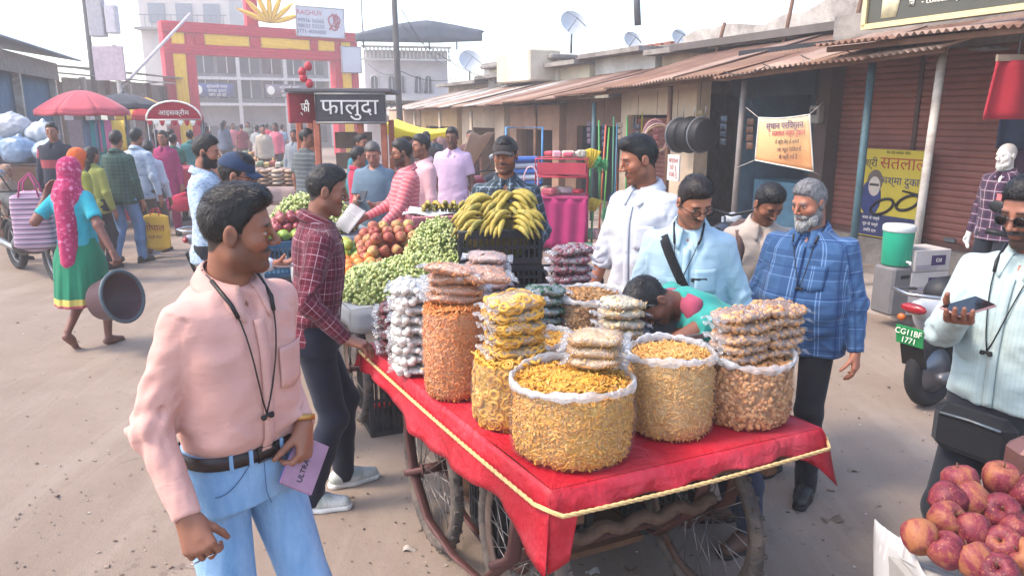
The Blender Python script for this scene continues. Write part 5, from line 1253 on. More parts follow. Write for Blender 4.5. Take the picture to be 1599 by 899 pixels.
# --- fruit
def fruit_mat(c1, c2, c3, sc=3., rough=.35, spec=.5):
    k = ('fr', c1, c2, c3)
    if k in MC: return MC[k]
    t = NT('fruit_skin'); o = t.obj(); oi = t.n('ObjectInfo'); va = t.n('VectorMath', operation='ADD'); t.l(o, va.inputs[0])
    cm = t.n('CombineXYZ'); t.l(t.math('MULTIPLY', oi.outputs['Random'], 40.), cm.inputs[0]); t.l(cm.outputs[0], va.inputs[1])
    mp = t.n('Mapping'); t.l(va.outputs[0], mp.inputs[0]); mp.inputs['Scale'].default_value = (12, 12, 5)
    n = t.math('ADD', t.noise(sc, 5, .65, mp.outputs[0]), t.math('MULTIPLY', t.math('SUBTRACT', oi.outputs['Random'], .5), .28))
    c = t.ramp(n, [(.36, hx(c1)), (.52, hx(c2)), (.68, hx(c3))]); c = t.mix(t.math('LESS_THAN', t.noise(240., 2, .5, o), .36), c, hx(c3)); t.col(c)
    t.set(Roughness=rough, Specular_IOR_Level=spec); t.bump(t.noise(60., 3, .6, o), .08, .01); MC[k] = t.m; return t.m
AP = [(0.001, -.030), (.018, -.037), (.030, -.032), (.040, -.010), (.042, .010), (.038, .026), (.026, .036), (.012, .035), (.004, .027), (.001, .024)]
APM = MB().lathe(AP, 18, cap=False, jit=lambda q, z: 1+.03*math.sin(5*q)*(z < 0)+.015*math.sin(2*q+1)).mesh('apple', fruit_mat('561826', '762a36', '945c3c', rough=.55, spec=.3)); STM = MB().tube([(0, 0, .024), (.004, .002, .046)], .0022, 5).mesh('stem', WOOD)
ORM = MB().ball((0, 0, 0), .038, 14, 10).mesh('orange', fruit_mat('d8742a', 'e08636', 'e89a52', rough=.5)); MGM = MB().ball((0, 0, 0), (.055, .042, .040), 12, 8).mesh('mango', fruit_mat('5f8a2c', '88a03a', 'd0a83c')); PMM = MB().lathe(AP, 12, cap=False).mesh('apple', fruit_mat('7a2430', '98404a', 'b9705c'))
def fruit(name, me, label, cat, p, sc, grp, rg, stem=True):
    o = tag(link(name, me, None, p), label, cat, grp); o.scale = (sc,)*3; o.rotation_euler = (rg.uniform(-.9, .9), rg.uniform(-.9, .9), rg.uniform(0, 6.3))
    if stem: link('stem', STM, o)
    return o
# front right apples
rg = random.Random(8); c0 = at(1545, 800, Y=1.72)
APX = [(1437, 838), (1478, 810), (1516, 780), (1563, 747), (1519, 828), (1563, 798), (1479, 859), (1523, 875), (1567, 850), (1500, 752), (1590, 830), (1560, 895), (1605, 770), (1600, 870), (1480, 780)]
APL = ['leftmost apple of the near heap, deep red', 'red apple with a pale highlight, second row of near heap', 'dark red apple high on near heap', 'topmost dark red apple of the near heap', 'big dark red apple in the middle of the near heap', 'orange red apple below the topmost apple', 'yellow and red apple at the front of near heap', 'yellow blushed apple at the bottom edge of near heap', 'orange red apple in the right middle of the near heap', 'small yellow green apple at the back of the near heap', 'purple red apple at the right edge of the photo', 'red apple cut by the bottom edge of photo', 'red apple at the right edge beside the topmost apple', 'dark apple in the lower right corner', 'red apple half hidden at the back left of near heap']
for i, (px, py) in enumerate(APX):
    z = .80+.0009*(860-py)*1.0; Yd = 1.50+(880-py)*.0020; fruit('apple', APM, APL[i], 'apple', at(px, py, Y=Yd), 1.08 if py < 800 else 1.02, 'apples heaped on the near stall', rg)
q0 = at(1545, 830, Y=1.66); fb = MB().ball((q0.x+.14, q0.y+.07, q0.z-.15), (.21, .15, .15), 16, 8).build('apple_bed', mat('6a2a2c', .8, .4, 30.)); tag(fb, 'red sacking bed beneath the near apples', 'bedding')
st = at(1478, 922, Y=1.42); t = thing('apple_stall', 'apple stall table lined with newspaper at the lower right corner', 'stall', (st.x, st.y, 0))
MB().box((.40, .16, st.z-.30), (.78, .32, .46), bev=.01).build('box', mat('8a8680', .8, .15, 4.), t)
def npf(u, v): return (.02+.8*u, .0-.03*math.sin(u*9)*.3+.33*v, st.z-.06+.02*(1-v)*(.3+.4*math.sin(u*7)**2)+.02*math.sin(u*13+v*5))
def newsprint():
    k = NT('newspaper'); o = k.obj(); br = k.n('TexBrick'); mp = k.n('Mapping'); k.l(o, mp.inputs[0]); mp.inputs['Rotation'].default_value = (.0, 0, .2); k.l(mp.outputs[0], br.inputs[0]); br.inputs['Scale'].default_value = 26
    br.inputs['Color1'].default_value = (.25, .24, .23, 1); br.inputs['Color2'].default_value = (.55, .52, .5, 1); br.inputs['Mortar'].default_value = (.36, .34, .33, 1); br.inputs['Mortar Size'].default_value = .04
    k.col(k.mix(k.ramp(k.noise(9., 3, .5, o), [(.42, (0, 0, 0)), (.5, (1, 1, 1))]), br.outputs[0], (.36, .345, .33))); k.set(Roughness=.85); return k.m
NEWS = newsprint(); MB().sheet(npf, 20, 14, .002).build('newspaper_lining', NEWS, t); MB().sheet(lambda u, v: (.015-.012*math.sin(v*3+u*8), .02+.31*u, st.z-.02-.30*v), 14, 8, .002).build('newspaper_side', NEWS, t)
MB().sheet(lambda u, v: (.03+.76*u, -.018-.012*math.sin(u*8+v*3), st.z-.02-.30*v), 18, 8, .002).build('newspaper_front', NEWS, t)
MB().tube([(.02, .02, 0), (.06, .03, st.z-.5)], .03, 6).build('leg', WOOD, t); MB().tube([(.78, .02, 0), (.78, .03, st.z-.5)], .03, 6).build('leg', WOOD, t); MB().tube([(.78, .28, 0), (.78, .28, st.z-.5)], .03, 6).build('leg', WOOD, t); MB().tube([(.05, .28, 0), (.05, .28, st.z-.5)], .03, 6).build('leg', WOOD, t)
# --- the grape, orange, apple and banana cart
def plain_cart(label, A, ex, ey, W, L, z, cm, skirt_=.10):
    A = Vector(A); ex, ey = Vector(ex).normalized(), Vector(ey).normalized(); f = lambda a, c, z_: Vector((A.x+ex.x*a+ey.x*c, A.y+ex.y*a+ey.y*c, z_))
    t = thing('fruit_cart', label, 'cart', f(W/2, L/2, 0)); o_ = Vector(t.location)
    MB().hexa([f(a, c, q)-o_ for q in (z-.05, z) for a, c in ((0, 0), (W, 0), (W, L), (0, L))]).build('deck', WOOD, t)
    b = MB(); b.grid(lambda u, v: tuple(f(-.01+(W+.02)*u, -.01+(L+.02)*v, z+.006+.004*math.sin(u*9+v*12))-o_), 12, 12)
    for (a0, c0, a1, c1) in ((-.012, -.012, W+.012, -.012), (-.012, L, -.012, -.012), (W+.012, -.012, W+.012, L)):
        b.sheet(lambda u, v: tuple(f(a0+(a1-a0)*u, c0+(c1-c0)*u, z+.006-skirt_*v*(1+.15*math.sin(u*19)))-o_+Vector((0, -.01*v*math.sin(u*31), 0))), 24, 4, .003)
    b.build('cloth', cm, t)
    for a in (.12, W-.12):
        for c in (.4, L-.35): wheel(t, f(a, c, .34)-o_, (ex.x, ex.y, 0), .34, 20)
        MB().tube([f(a, c, q)-o_ for c, q in ((.2, z-.1), (.35, .36), (L/2, .2), (L-.35, .36), (L-.2, z-.1))], .025, 6, squash=(1, .4)).build('side_bar', IRON, t)
    for c in (.4, L-.35): MB().tube([f(.0, c, .34)-o_, f(W, c, .34)-o_], .016, 6).build('axle', IRON, t)
    for c in (.2, L-.2): MB().bar(f(.03, c, z-.08)-o_, f(W-.03, c, z-.08)-o_, .05, .06).build('cross_beam', WOOD, t)
    return f
f2 = plain_cart('fruit cart with grapes, oranges and apples behind the red cart', (-.90, 4.02), (.92, .40), (-.47, .88), 1.36, 1.55, .82, cloth('a9a8a6', (), .9), .13)
f3 = plain_cart('fruit cart with grapes and pomegranates beyond the plaid man', (-2.35, 6.05), (.92, .40), (-.47, .88), 1.3, 1.5, .84, cloth('7f8a94', (), .9), .10)
crate('low dark blue crate between fruit cart wheels', (-.60, 4.75, .003), (.5, .4, .4), .4, mat('232a33', .6)); crate('black crate under the grape cart beside the wheel', (-.75, 4.35, .003), (.34, .34, .45), .4, BLKP)
GRM = None
def grape_mat():
    t = NT('grapes'); g = t.n('NewGeometry'); c = t.ramp(g.outputs['Random Per Island'], [(0, hx('98a858')), (.3, hx('aeb872')), (.6, hx('bcc284')), (.85, hx('c6c88a')), (1, hx('8a8a3c'))]); t.col(c); t.set(Roughness=.35, Specular_IOR_Level=.45, Subsurface_Weight=0.); return t.m
GRM = grape_mat()
def grapes(label, hills, n, seed, gr=.0125):
    """hills: (x, y, rx, ry, z0, h) mounds"""
    rg = random.Random(seed); T = []; P = []
    t = thing('grape_heap', label, 'grapes', (hills[0][0], hills[0][1], hills[0][4]), 0, 'heaps of green grapes'); o_ = Vector(t.location); b = MB()
    for x, y, rx, ry, z0, h in hills: b.ball(Vector((x, y, z0-.01))-o_, (rx*.92, ry*.92, h*.94), 20, 10)
    b.build('grape_core', mat('6d7c34', .6, .4, 30.), t)
    tot = sum(q[2]*q[5] for q in hills)
    for x, y, rx, ry, z0, h in hills:
        for i in range(int(n*rx*h/tot)):
            a = rg.uniform(0, 6.283); e_ = math.asin(rg.random()); k = rg.uniform(.95, 1.04)+.05*math.sin(a*5+e_*9)
            T.append(Matrix.Translation(Vector((x+rx*math.cos(e_)*math.cos(a)*k, y+ry*math.cos(e_)*math.sin(a)*k, z0+h*math.sin(e_)*k))-o_) @ frame3((0, 0, 1), rg, .8) @ Matrix.Scale(rg.uniform(.8, 1.15), 4))
    tag(inst(MB().ball((0, 0, 0), (gr, gr, gr*1.3), 6, 5), T).build('grape', GRM, t), kind='stuff')
    for i in range(14):
        x, y, rx, ry, z0, h = hills[i % len(hills)]; a = rg.uniform(0, 6.28); e_ = rg.uniform(.4, 1.4); p = Vector((x+rx*math.cos(e_)*math.cos(a), y+ry*math.cos(e_)*math.sin(a), z0+h*math.sin(e_)))-o_
        MB().tube([p, p+Vector((rg.uniform(-.03, .03), rg.uniform(-.03, .03), .03)), p+Vector((rg.uniform(-.06, .06), rg.uniform(-.06, .06), .045))], .0025, 5).build('stalk', mat('7d8040', .7), t)
grapes('nearest low heap of yellow green grapes spread on the fruit cart', [(-.76, 4.30, .26, .22, .83, .19), (-.56, 4.40, .25, .22, .83, .23), (-.88, 4.55, .18, .18, .83, .15), (-.70, 4.52, .2, .2, .83, .19)], 4200, 3, .0088)
grapes('tall bright green grape heap beside the banana crate', [(-.47, 4.66, .23, .22, .83, .40), (-.36, 4.55, .17, .17, .83, .24), (-.50, 4.50, .15, .15, .83, .20)], 3600, 4, .0088)
grapes('far grape heap on the cart beyond the plaid man', [(-1.90, 6.75, .30, .25, .86, .32), (-1.65, 6.75, .22, .22, .86, .28)], 1500, 5, .012)
rg = random.Random(4)
def pile(name, me, label, cat, cx, cy, z0, nx, ny, nl, d, rz, sc, grp, stem=True, tilt=0.):
    k = 0
    for l in range(nl):
        for i in range(nx-l):
            for j in range(ny-l):
                a = (i-(nx-l-1)/2)*d; c = (j-(ny-l-1)/2)*d
                p = (cx+a*math.cos(rz)-c*math.sin(rz)+rg.uniform(-.006, .006), cy+a*math.sin(rz)+c*math.cos(rz)+rg.uniform(-.006, .006), z0+d*.45+l*d*.78+c*tilt)
                fruit(name, me, '%s, %s layer, %s row, %s from left' % (label, ('bottom', 'second', 'top')[l], ('nearest', 'second', 'third', 'fourth', 'fifth', 'sixth')[j], ('first', 'second', 'third', 'fourth', 'fifth', 'sixth')[i]), cat, p, sc, grp, rg, stem)
pile('orange', ORM, 'orange beside the near grapes', 'orange', -1.02, 4.84, .83, 4, 4, 2, .078, .4, 1.0, 'pile of oranges', False, .2)
pile('mango', MGM, 'green mango behind the oranges', 'mango', -1.13, 5.22, .88, 3, 3, 2, .095, .4, 1.0, 'pile of mangoes', False)
AYM = MB().lathe(AP, 14, cap=False, jit=lambda q, z: 1+.03*math.sin(5*q)*(z < 0)).mesh('apple', fruit_mat('8e3436', 'a8604a', 'b89a5c', rough=.5, spec=.3))
pile('apple', AYM, 'red yellow apple in the cart stack', 'apple', -.83, 5.10, .93, 6, 5, 3, .083, .35, .95, 'apples stacked on the fruit cart', False, .35)
b = crate('shallow wooden tray under the stacked apples', (-.83, 5.10, .828), (.62, .52, .10), .35, mat('8a6a52', .8), name='fruit_tray')
pile('pomegranate', PMM, 'dark pomegranate on far cart', 'pomegranate', -1.88, 6.40, .86, 6, 4, 3, .085, .4, 1.0, 'pomegranates on the far cart', False, .2)
pile('mango', MGM, 'mango before the pomegranates', 'mango', -1.92, 6.18, .86, 5, 2, 1, .10, .4, 1.0, 'mangoes on the far cart', False)
crate('blue plastic crate at the front of the far fruit cart', (-2.12, 6.02, .60), (.62, .38, .28), .4, mat('35617f', .5), name='blue_crate')
for i, (x, y, z) in enumerate(((-.62, 4.92, .84), (-.56, 4.98, .84), (-.60, 4.95, .90))): packet(('left packet of pink wafers behind the near grapes', 'right packet of pink wafers behind the near grapes', 'upper packet of pink wafers behind the near grapes')[i], x, y, z+.02, 'pinkish', (0, 0, .5*i), (.16, .12, .05), 40, i+1)
# crates with bananas
crate('black slatted crate carrying the bananas, upper of two', (-.10, 4.62, 1.00), (.50, .36, .20), .18, BLKP); crate('black slatted crate standing on fruit cart, lower of two', (-.09, 4.63, .829), (.48, .35, .165), .18, BLKP)
crate('black crate beside the banana seller hand', (.36, 4.62, .003), (.34, .34, .92), .2, BLKP)
BANM = fruit_mat('9c8838', 'b39c48', '7d7838', 2., .5, .3)
def banana_mesh(seed):
    r_ = random.Random(seed); n = 9; L = .20*r_.uniform(.9, 1.1); cv = r_.uniform(.8, 1.15); p = []; rr_ = []
    for i in range(n): v = i/(n-1); a = (v-.5)*cv; p.append((L*math.sin(a)/cv, 0, -L*(1-math.cos(a))/cv*1.6)); rr_.append([.006, .010, .0165, .0195, .0205, .0200, .0175, .011, .004][i])
    return MB().tube(p, rr_, 6).mesh('banana', BANM)
BN = [banana_mesh(i) for i in range(4)]
def bunch(label, p, rz, n, seed, tilt=0., sc=1.):
    r_ = random.Random(seed); t = thing('banana_bunch', label, 'bananas', p, rz, 'bunches of bananas', sc)
    for i in range(n):
        o = link('banana', BN[(i+seed) % 4], t); row = i % 2; o.location = (r_.uniform(-.008, .008), (i-(n-1)/2)*.030, .022+.030*row); o.rotation_euler = (R(r_.uniform(-12, 12)), R(r_.uniform(-8, 8)+tilt), R((i-(n-1)/2)*5))
    MB().ball((-.095, 0, .02), (.02, n*.010, .018), 8, 5).build('crown', mat('6a5a30', .8), t)
k = 0; BL_ = ['front left', 'front middle', 'front right', 'second row left', 'second row middle', 'second row right', 'third row left', 'third row middle', 'third row right', 'top left', 'top middle', 'top right', 'topmost']
for x, y, z, a in ((-.26, 4.47, 1.205, -2.5), (-.12, 4.45, 1.205, -2.0), (.09, 4.47, 1.205, -.75), (-.29, 4.55, 1.25, -2.9), (-.10, 4.52, 1.26, -2.6), (.10, 4.54, 1.255, -.5), (-.26, 4.63, 1.29, -2.7), (-.13, 4.60, 1.30, -2.2), (.06, 4.61, 1.30, -.9), (-.22, 4.70, 1.34, -2.9), (-.07, 4.68, 1.355, -2.3), (.08, 4.68, 1.36, -.4)):
    bunch('%s bunch of bananas on the black crate' % BL_[k], (x, y, z), a, 6, k, 18, .88); k += 1
tag(MB().ball((-.10, 4.68, 1.15), (.22, .13, .22), 12, 8).build('banana_bed', mat('8a7c3c', .8, .4, 20.)), 'straw bed inside the banana crate', 'bedding')
# pink crate with paper and a few bananas behind the apples
crate('faded pink crate stack top behind the apples', (-.42, 5.75, .85), (.75, .5, .30), .25, mat('a86a72', .7), name='pink_crate'); crate('faded pink crate beneath another behind the apples', (-.42, 5.75, .003), (.75, .5, .84), .25, mat('9a646c', .7), name='pink_crate')
tag(MB().sheet(lambda u, v: (-.82+.8*u, 5.5+.5*v, 1.165+.012*math.sin(u*17+v*9)), 16, 10, .002).build('paper_sheet', mat('b9b9b8', .8, .2, 6.)), 'grey paper sheet on the pink crate', 'paper')
for i in range(3): bunch(('small banana bunch left on grey paper', 'small banana bunch middle on grey paper', 'small banana bunch right on grey paper')[i], (-.62+.14*i, 5.68, 1.18), -1.2-.3*i, 5, 30+i, -20)
# ------------------------------------------------------------------ the people
def LL(x, y, face, H, P, z0=0):
    """world point to person-local base coordinates"""
    f = R(face-90); k = H/1.72; dx, dy = P[0]-x, P[1]-y
    return ((dx*math.cos(-f)-dy*math.sin(-f))/k, (dx*math.sin(-f)+dy*math.cos(-f))/k, (P[2]-z0)/k)
SNK = (mat('c9c8c4', .6, .25, 22., dirt='7d8a72'), mat('d5d3ce', .6), mat('8fae5a', .7)); BLKS = (mat('1a1a1c', .45), mat('141414', .6)); BRS = (mat('5a4032', .6), mat('2a2220', .7)); GRS = (mat('8f9094', .6), mat('c8c8c8', .6))
BELT = mat('2a1d1b', .45, .2, 10.)
# 1 pink shirt, foreground
x, y, fc, H = -.785, 1.97, -36, 1.705
p1 = person('man in pale pink shirt and blue jeans at the left front', x, y, fc, H, '6f4836', .0075, dict(mat=cloth('cd9c90', bump=.35), tucked=True, fold=1.3, btn='4a2a26', loose=.97), dict(kind='jeans', mat=denim('7099c0', 'a4c3e0'), belt=BELT),
            'quiff', beard=.42, must=.7, head=(48, 2, 0), lean=4, Ra=dict(w=LL(x, y, fc, H, at(292, 806, Y=1.70)), curl=(.75, .9, .6), palm=(-.5, -.7, 0), thumb=.7), La=dict(w=LL(x, y, fc, H, at(474, 662, Y=1.99)), palm=(.5, -.8, -.3), curl=(.9, .8, .5), thumb=.6, dir=(.3, .4, -.9)), feet=((-.11, .06, 0), (.11, -.04, 0)), belly=.010, wide=.94, fat=.004, shoes=GRS, seed=2, detail=True, eyeshut=.1)
neckband(p1, .30, dx=.01)
S_, E_, W_, dz_, dy_, dx_, _ = p1.arms[-1]; wv = W_-dz_*.018
MB().tube([wv-dz_*.008, wv+dz_*.008], .034, 14).xf(p1.Mup).build('watch_strap', mat('b88a4a', .35, .2, metal=.7), p1.root)
for s_, k_ in ((1, 1.0), (1, 2.)):
    S_, E_, W_, dz_, dy_, dx_, _ = p1.arms[s_]; kn = W_+dz_*.115+dx_*(.0105 if k_ == 1. else -.030)+dy_*.020; MB().tube([kn+(dx_*math.cos(q)+dy_*math.sin(q))*.0105 for q in [i*math.pi/5 for i in range(10)]], .0022, 5, closed=True).xf(p1.Mup).build('ring', mat('b9b4ac', .25, metal=.9), p1.root)
TS = mat('39567a', .8)
for s_ in (1, -1):          # jeans pocket seams and fly
    MB().tube([(s_*(.055+.085*v), Torso(.002, .010, .94).front(s_*(.055+.085*v), .965-.07*math.sin(v*1.45))+.008, .965-.075*math.sin(v*1.45)) for v in np.linspace(0, 1, 9)], .0014, 5).build('pocket_seam', TS, p1.root)
MB().tube([(.012+.02*max(0, v-.7)*-2, Torso(.002, .010, .94).front(.012, .96-.12*v)+.009, .96-.13*v) for v in np.linspace(0, 1, 8)], .0012, 5).build('fly_seam', TS, p1.root)
hp = hand(p1, -1, .07); t = thing('notebook', 'thin grey and pink covered notebooks held by the man in pink', 'book', hp+Vector((-.005, -.01, -.045))); t.rotation_euler = (R(58), R(35), R(25))
for i, (c_, w_) in enumerate((('5b6a94', .105), ('c88aa8', .10), ('9a7486', .098))):
    MB().box((0, 0, .006*i), (w_, .145, .005), bev=.001).build('notebook_cover' if i != 1 else 'pages', mat(c_, .6), t)
text('lettering', 'ULTRA', .022, mat('2c2a2c', .6), t, (.0, -.02, .0155), (0, 0, R(90)))
# 2 burgundy plaid
q = at(512, 778, 0); x, y, fc, H = q.x-.02, q.y, 18, 1.665
PL = cloth('5e1a2a', ((0, 17, .055, 'c4a8b0', .62, 0), (1, 17, .055, 'c4a8b0', .62, .2), (0, 17, .05, '9a6a76', .5, .5), (1, 17, .05, '9a6a76', .5, .7), (0, 8.5, .28, '3f1020', .5, .25), (1, 8.5, .28, '3f1020', .5, .25)))
p2 = person('man in burgundy plaid shirt resting a hand on the red cart', x, y, fc, H, '6a4434', .0085, dict(mat=PL, hem=.86, fold=1.2), dict(mat=cloth('151b2c', var=.2)), 'short', beard=.15, must=.7, head=(-4, 3, 0), lean=7,
            Ra=dict(w=LL(x, y, fc, H, at(540, 530, z=.90)), dir=(.25, .8, -.25), palm=(0, .2, -1), curl=(.4, .5, .4)), feet=((-.12, .12, 0), (.10, -.06, 0)), wide=.98, shoes=SNK, seed=5, detail=True)
# 3 white shirt
x, y, fc, H = at(1003, 400, Y=3.85).x, 3.85, 222, 1.79
p3_ = person('tall young man in white shirt with rolled sleeves looking down', x, y, fc, H, '754a36', .0095, dict(mat=cloth('b8bbc1', bump=.3), sleeve='rolled', hem=.80, fold=1.3, btn='b0b0b0', loose=1.05), dict(kind='jeans', mat=denim('27406a', '3a5a8a')), 'quiff', beard=.35, must=.6, head=(-34, 14, 0),
             Ra=dict(w=(.27, .10, .86)), La=dict(w=(-.24, .12, .88)), shoes=GRS, seed=7, detail=True, wide=.98)
S_, E_, W_, dz_, dy_, dx_, _ = p3_.arms[1]; MB().tube([W_-dz_*.012, W_+dz_*.0], .031, 12).xf(p3_.Mup).build('thread_bracelet', mat('a8283c', .7), p3_.root)
# 4 light blue shirt, glasses, sling bag
x, y, fc, H = at(1076, 400, Y=3.42).x, 3.42, 252, 1.65
p4_ = person('man with glasses and moustache in pale blue shirt with black sling strap', x, y, fc, H, '7d5340', .009, dict(mat=cloth('9fb8c6', bump=.32), hem=.82, fold=1.4, btn='8a98a2', pside=1), dict(mat=cloth('23252c')), 'short', '1b120f', beard=.12, must=1., head=(30, 22, 0), lean=9,
             Ra=dict(w=(.26, .12, .86)), La=dict(w=(-.26, .14, .88)), shoes=BLKS, seed=9, detail=True, belly=.03, wide=1.03, fat=.004)
glasses(p4_)
def strap(o, pts, w_, m, nm='sling_strap'):
    """flat band laid over the chest: pts = (x, z) on the front"""
    P = [Vector((a, o.Tg.front(a, z)+.010, z)) for a, z in pts]; b = MB(); b.tube(P, w_, 6, squash=(.12, 1)) if False else None
    A = []
    for i, p in enumerate(P):
        t_ = (P[min(i+1, len(P)-1)]-P[max(0, i-1)]).normalized(); s_ = t_.cross(Vector((0, 1, 0))).normalized()*w_/2; A.append((p-s_, p+s_))
    b.sheet(lambda u, v: tuple(A[int(round(v*(len(A)-1)))][0].lerp(A[int(round(v*(len(A)-1)))][1], u)), 2, len(A), .004); b.xf(o.Mup).build(nm, m, o.root)
BLKC = cloth('16171b'); strap(p4_, [(.115-.26*v, 1.425-.50*v) for v in np.linspace(0, 1, 16)], .045, BLKC)
strap(p4_, [(-.10+.07*u, 1.24) for u in (0, .5, 1.)], .018, BLKC, 'pocket_pens'); MB().box((-.175, .03, .93), (.06, .20, .16), bev=.02).xf(p4_.Mup).build('sling_bag', BLKC, p4_.root)
neckband(p4_, .20, dx=.03)
# 5 beige shirt, backpack
x, y, fc, H = at(1182, 400, Y=3.95).x, 3.95, 262, 1.57
p5_ = person('man in beige shirt with brown backpack straps looking down', x, y, fc, H, '6a4432', .0095, dict(mat=cloth('a99a8e', bump=.3), hem=.80, fold=1.3, btn='7a6c62'), dict(mat=cloth('3a3634')), 'short', must=.8, beard=.15, head=(22, 30, 0), lean=6, Ra=dict(w=(.24, .10, .86)), La=dict(w=(-.24, .10, .86)), shoes=BRS, seed=11, detail=True)
for s_ in (1, -1): strap(p5_, [(s_*(.125-.01*v), 1.425-.35*v) for v in np.linspace(0, 1, 12)], .048, cloth('5a4640'), 'backpack_strap')
MB().box((0, -.19, 1.22), (.30, .15, .42), bev=.05).xf(p5_.Mup).build('backpack', cloth('54413c'), p5_.root)
# 6 blue plaid, white beard
q = at(1252, 752, 0); x, y, fc, H = q.x-.07, q.y, 228, 1.585
BP = cloth('38587f', ((0, 10, .30, '2a466c', .6, .1), (1, 10, .30, '2a466c', .6, .1), (0, 10, .035, '7f9cc4', .6, .30), (0, 10, .035, '7f9cc4', .6, .42), (1, 10, .035, '7390b8', .5, .30), (0, 7, .05, '14315e', .7, .6), (1, 7, .05, '14315e', .6, .6)))
p6_ = person('stout man with white beard in blue plaid shirt beside the peanuts', x, y, fc, H, '80523e', .0085, dict(mat=BP, hem=.80, fold=1.2, btn='1c355e', beardc='94908c', loose=1.1), dict(mat=cloth('16171d')), 'short', '6c6a6a', beard=1.5, must=0, head=(-22, 13, 0), Ra=dict(w=(.29, .10, .86)), La=dict(w=(-.29, .02, .84)), feet=((-.13, .10, 0), (.13, -.05, 0)), belly=.085, wide=1.17, fat=.010, shoes=BLKS, seed=13, detail=True)
neckband(p6_, .24, dx=-.03)
# 7 right edge, sunglasses
x, y, fc, H = at(1592, 500, Y=2.42).x, 2.42, 212, 1.70
p7_ = person('man in sunglasses and pale mint shirt holding a phone at the right edge', x, y, fc, H, '6a4536', .0085, dict(mat=cloth('a2b1af', ((0, 90, .3, '93a3a3', .5, 0),), bump=.3), hem=.93, fold=1.4, btn='a0a8a8', pocket=0), dict(mat=cloth('1d2028')), 'short', beard=.8, must=.9, head=(-8, 16, 0), Ra=dict(w=LL(x, y, fc, H, at(1500, 492, Y=2.23)), palm=(0, .0, 1), dir=(-.45, 1, .05), curl=(.30, .35, .3), thumb=.9, pole=(.6, -.7, -.6)), La=dict(w=(-.25, .04, .85)), shoes=BLKS, seed=15, detail=True, belly=.02, wide=1.05)
glasses(p7_, True); neckband(p7_, .29, dx=.02)
b = MB().box((.02, .155, .83), (.27, .08, .17), bev=.03).build('waist_bag', BLKC, p7_.root); MB().tube([(-.08, .198, .885), (.02, .199, .89), (.12, .198, .885)], .005, 5).build('zip', STEEL, b)
hp = hand(p7_, 1, .075, .028); t = thing('smartphone', 'smartphone held flat by the man in sunglasses', 'phone', hp+Vector((.02, 0, .012))); t.rotation_euler = (R(10), R(-8), R(20)); MB().box((0, 0, 0), (.15, .074, .008), bev=.003).build('case', mat('8f6a68', .4), t); MB().box((0, 0, .0046), (.142, .066, .001)).build('screen', mat('17181c', .1, spec=.6), t)
# 8 bending man
x, y, fc, H = 1.06, 3.10, 203, 1.62
p8_ = person('man in teal tee and pink scarf bending over the cart', x, y, fc, H, '5f3d2f', .0095, dict(mat=cloth('2f8f84', bump=.3), sleeve='short', neck='round', hem=.90, fold=1.5, loose=1.12), dict(mat=cloth('2a3348')), 'short', must=.6, head=(12, 8, 0), lean=62, Ra=dict(w=LL(x, y, fc, H, (.66, 3.20, .93))), La=dict(w=LL(x, y, fc, H, (.70, 2.92, 1.02)), palm=(0, 0, -1), pole=(-1, -.2, .3)), shoes=BRS, seed=17, feet=((-.12, .05, 0), (.12, -.05, 0)))
V, Q = sdf_mesh([cone((-.09, -.03, 1.445), (.09, -.03, 1.445), .045, .045, .03), cone((-.10, .0, 1.43), (-.055, .09, 1.36), .035, .04, .03), cone((.10, .0, 1.43), (.06, .10, 1.33), .035, .04, .03), cone((-.055, .09, 1.36), (-.04, .12, 1.15), .04, .03, .03)], .009); V += vnormals(V, Q)*(.006*vnoise(V*30, 3))[:, None]
np_mesh('neck_scarf', mapm(V, p8_.Mup), Q, cloth('9a4258'), p8_.root)
# 9 banana seller
x, y, fc, H = at(790, 300, Y=4.98).x, 4.98, 266, 1.74
CK = cloth('33404a', ((0, 16, .12, '8a97a0', .7, 0), (1, 16, .12, '8a97a0', .7, 0), (0, 16, .25, '1d262e', .6, .4), (1, 16, .25, '1d262e', .6, .4)))
p9_ = person('bearded banana seller in dark check shirt and cap', x, y, fc, H, '7a4d38', .011, dict(mat=CK, hem=.80, vee=.10), dict(mat=cloth('2a2c33')), 'short', beard=.6, must=.8, head=(-8, 0, 0), cap=cloth('3a3433'), Ra=dict(w=(.28, .12, .92)), La=dict(w=LL(x, y, fc, H, at(832, 396, Y=4.78)), palm=(0, .3, -1), dir=(0, 1, -.3)), wide=1.08, shoes=BRS, seed=19, detail=True)
# 10 navy cap man
x, y, fc, H = at(372, 400, Y=3.95).x, 3.95, 22, 1.69
p10 = person('man in navy cap and white shirt eating behind the man in pink', x, y, fc, H, '7a5140', .011, dict(mat=cloth('ccd2da')), dict(mat=cloth('20242c')), 'short', beard=.4, head=(-12, 10, 0), cap=cloth('24344e'), Ra=dict(w=LL(x, y, fc, H, at(425, 412, Y=3.80)), palm=(0, 0, 1), dir=(.3, .9, .1)), shoes=BLKS, seed=21); glasses(p10)
hp = at(445, 414, Y=3.85); t = thing('paper_plate', 'white paper plate held by the man in navy cap', 'plate', hp); MB().lathe([(.001, 0), (.07, .0), (.095, .014), (.097, .016), (.07, .004), (.001, .004)], 24, cap=False).build('plate', mat('cfc8cf', .6), t); MB().ball((0, 0, .014), (.035, .03, .015), 10, 6).build('food', mat('8a5a34', .7, .4, 40.), t)
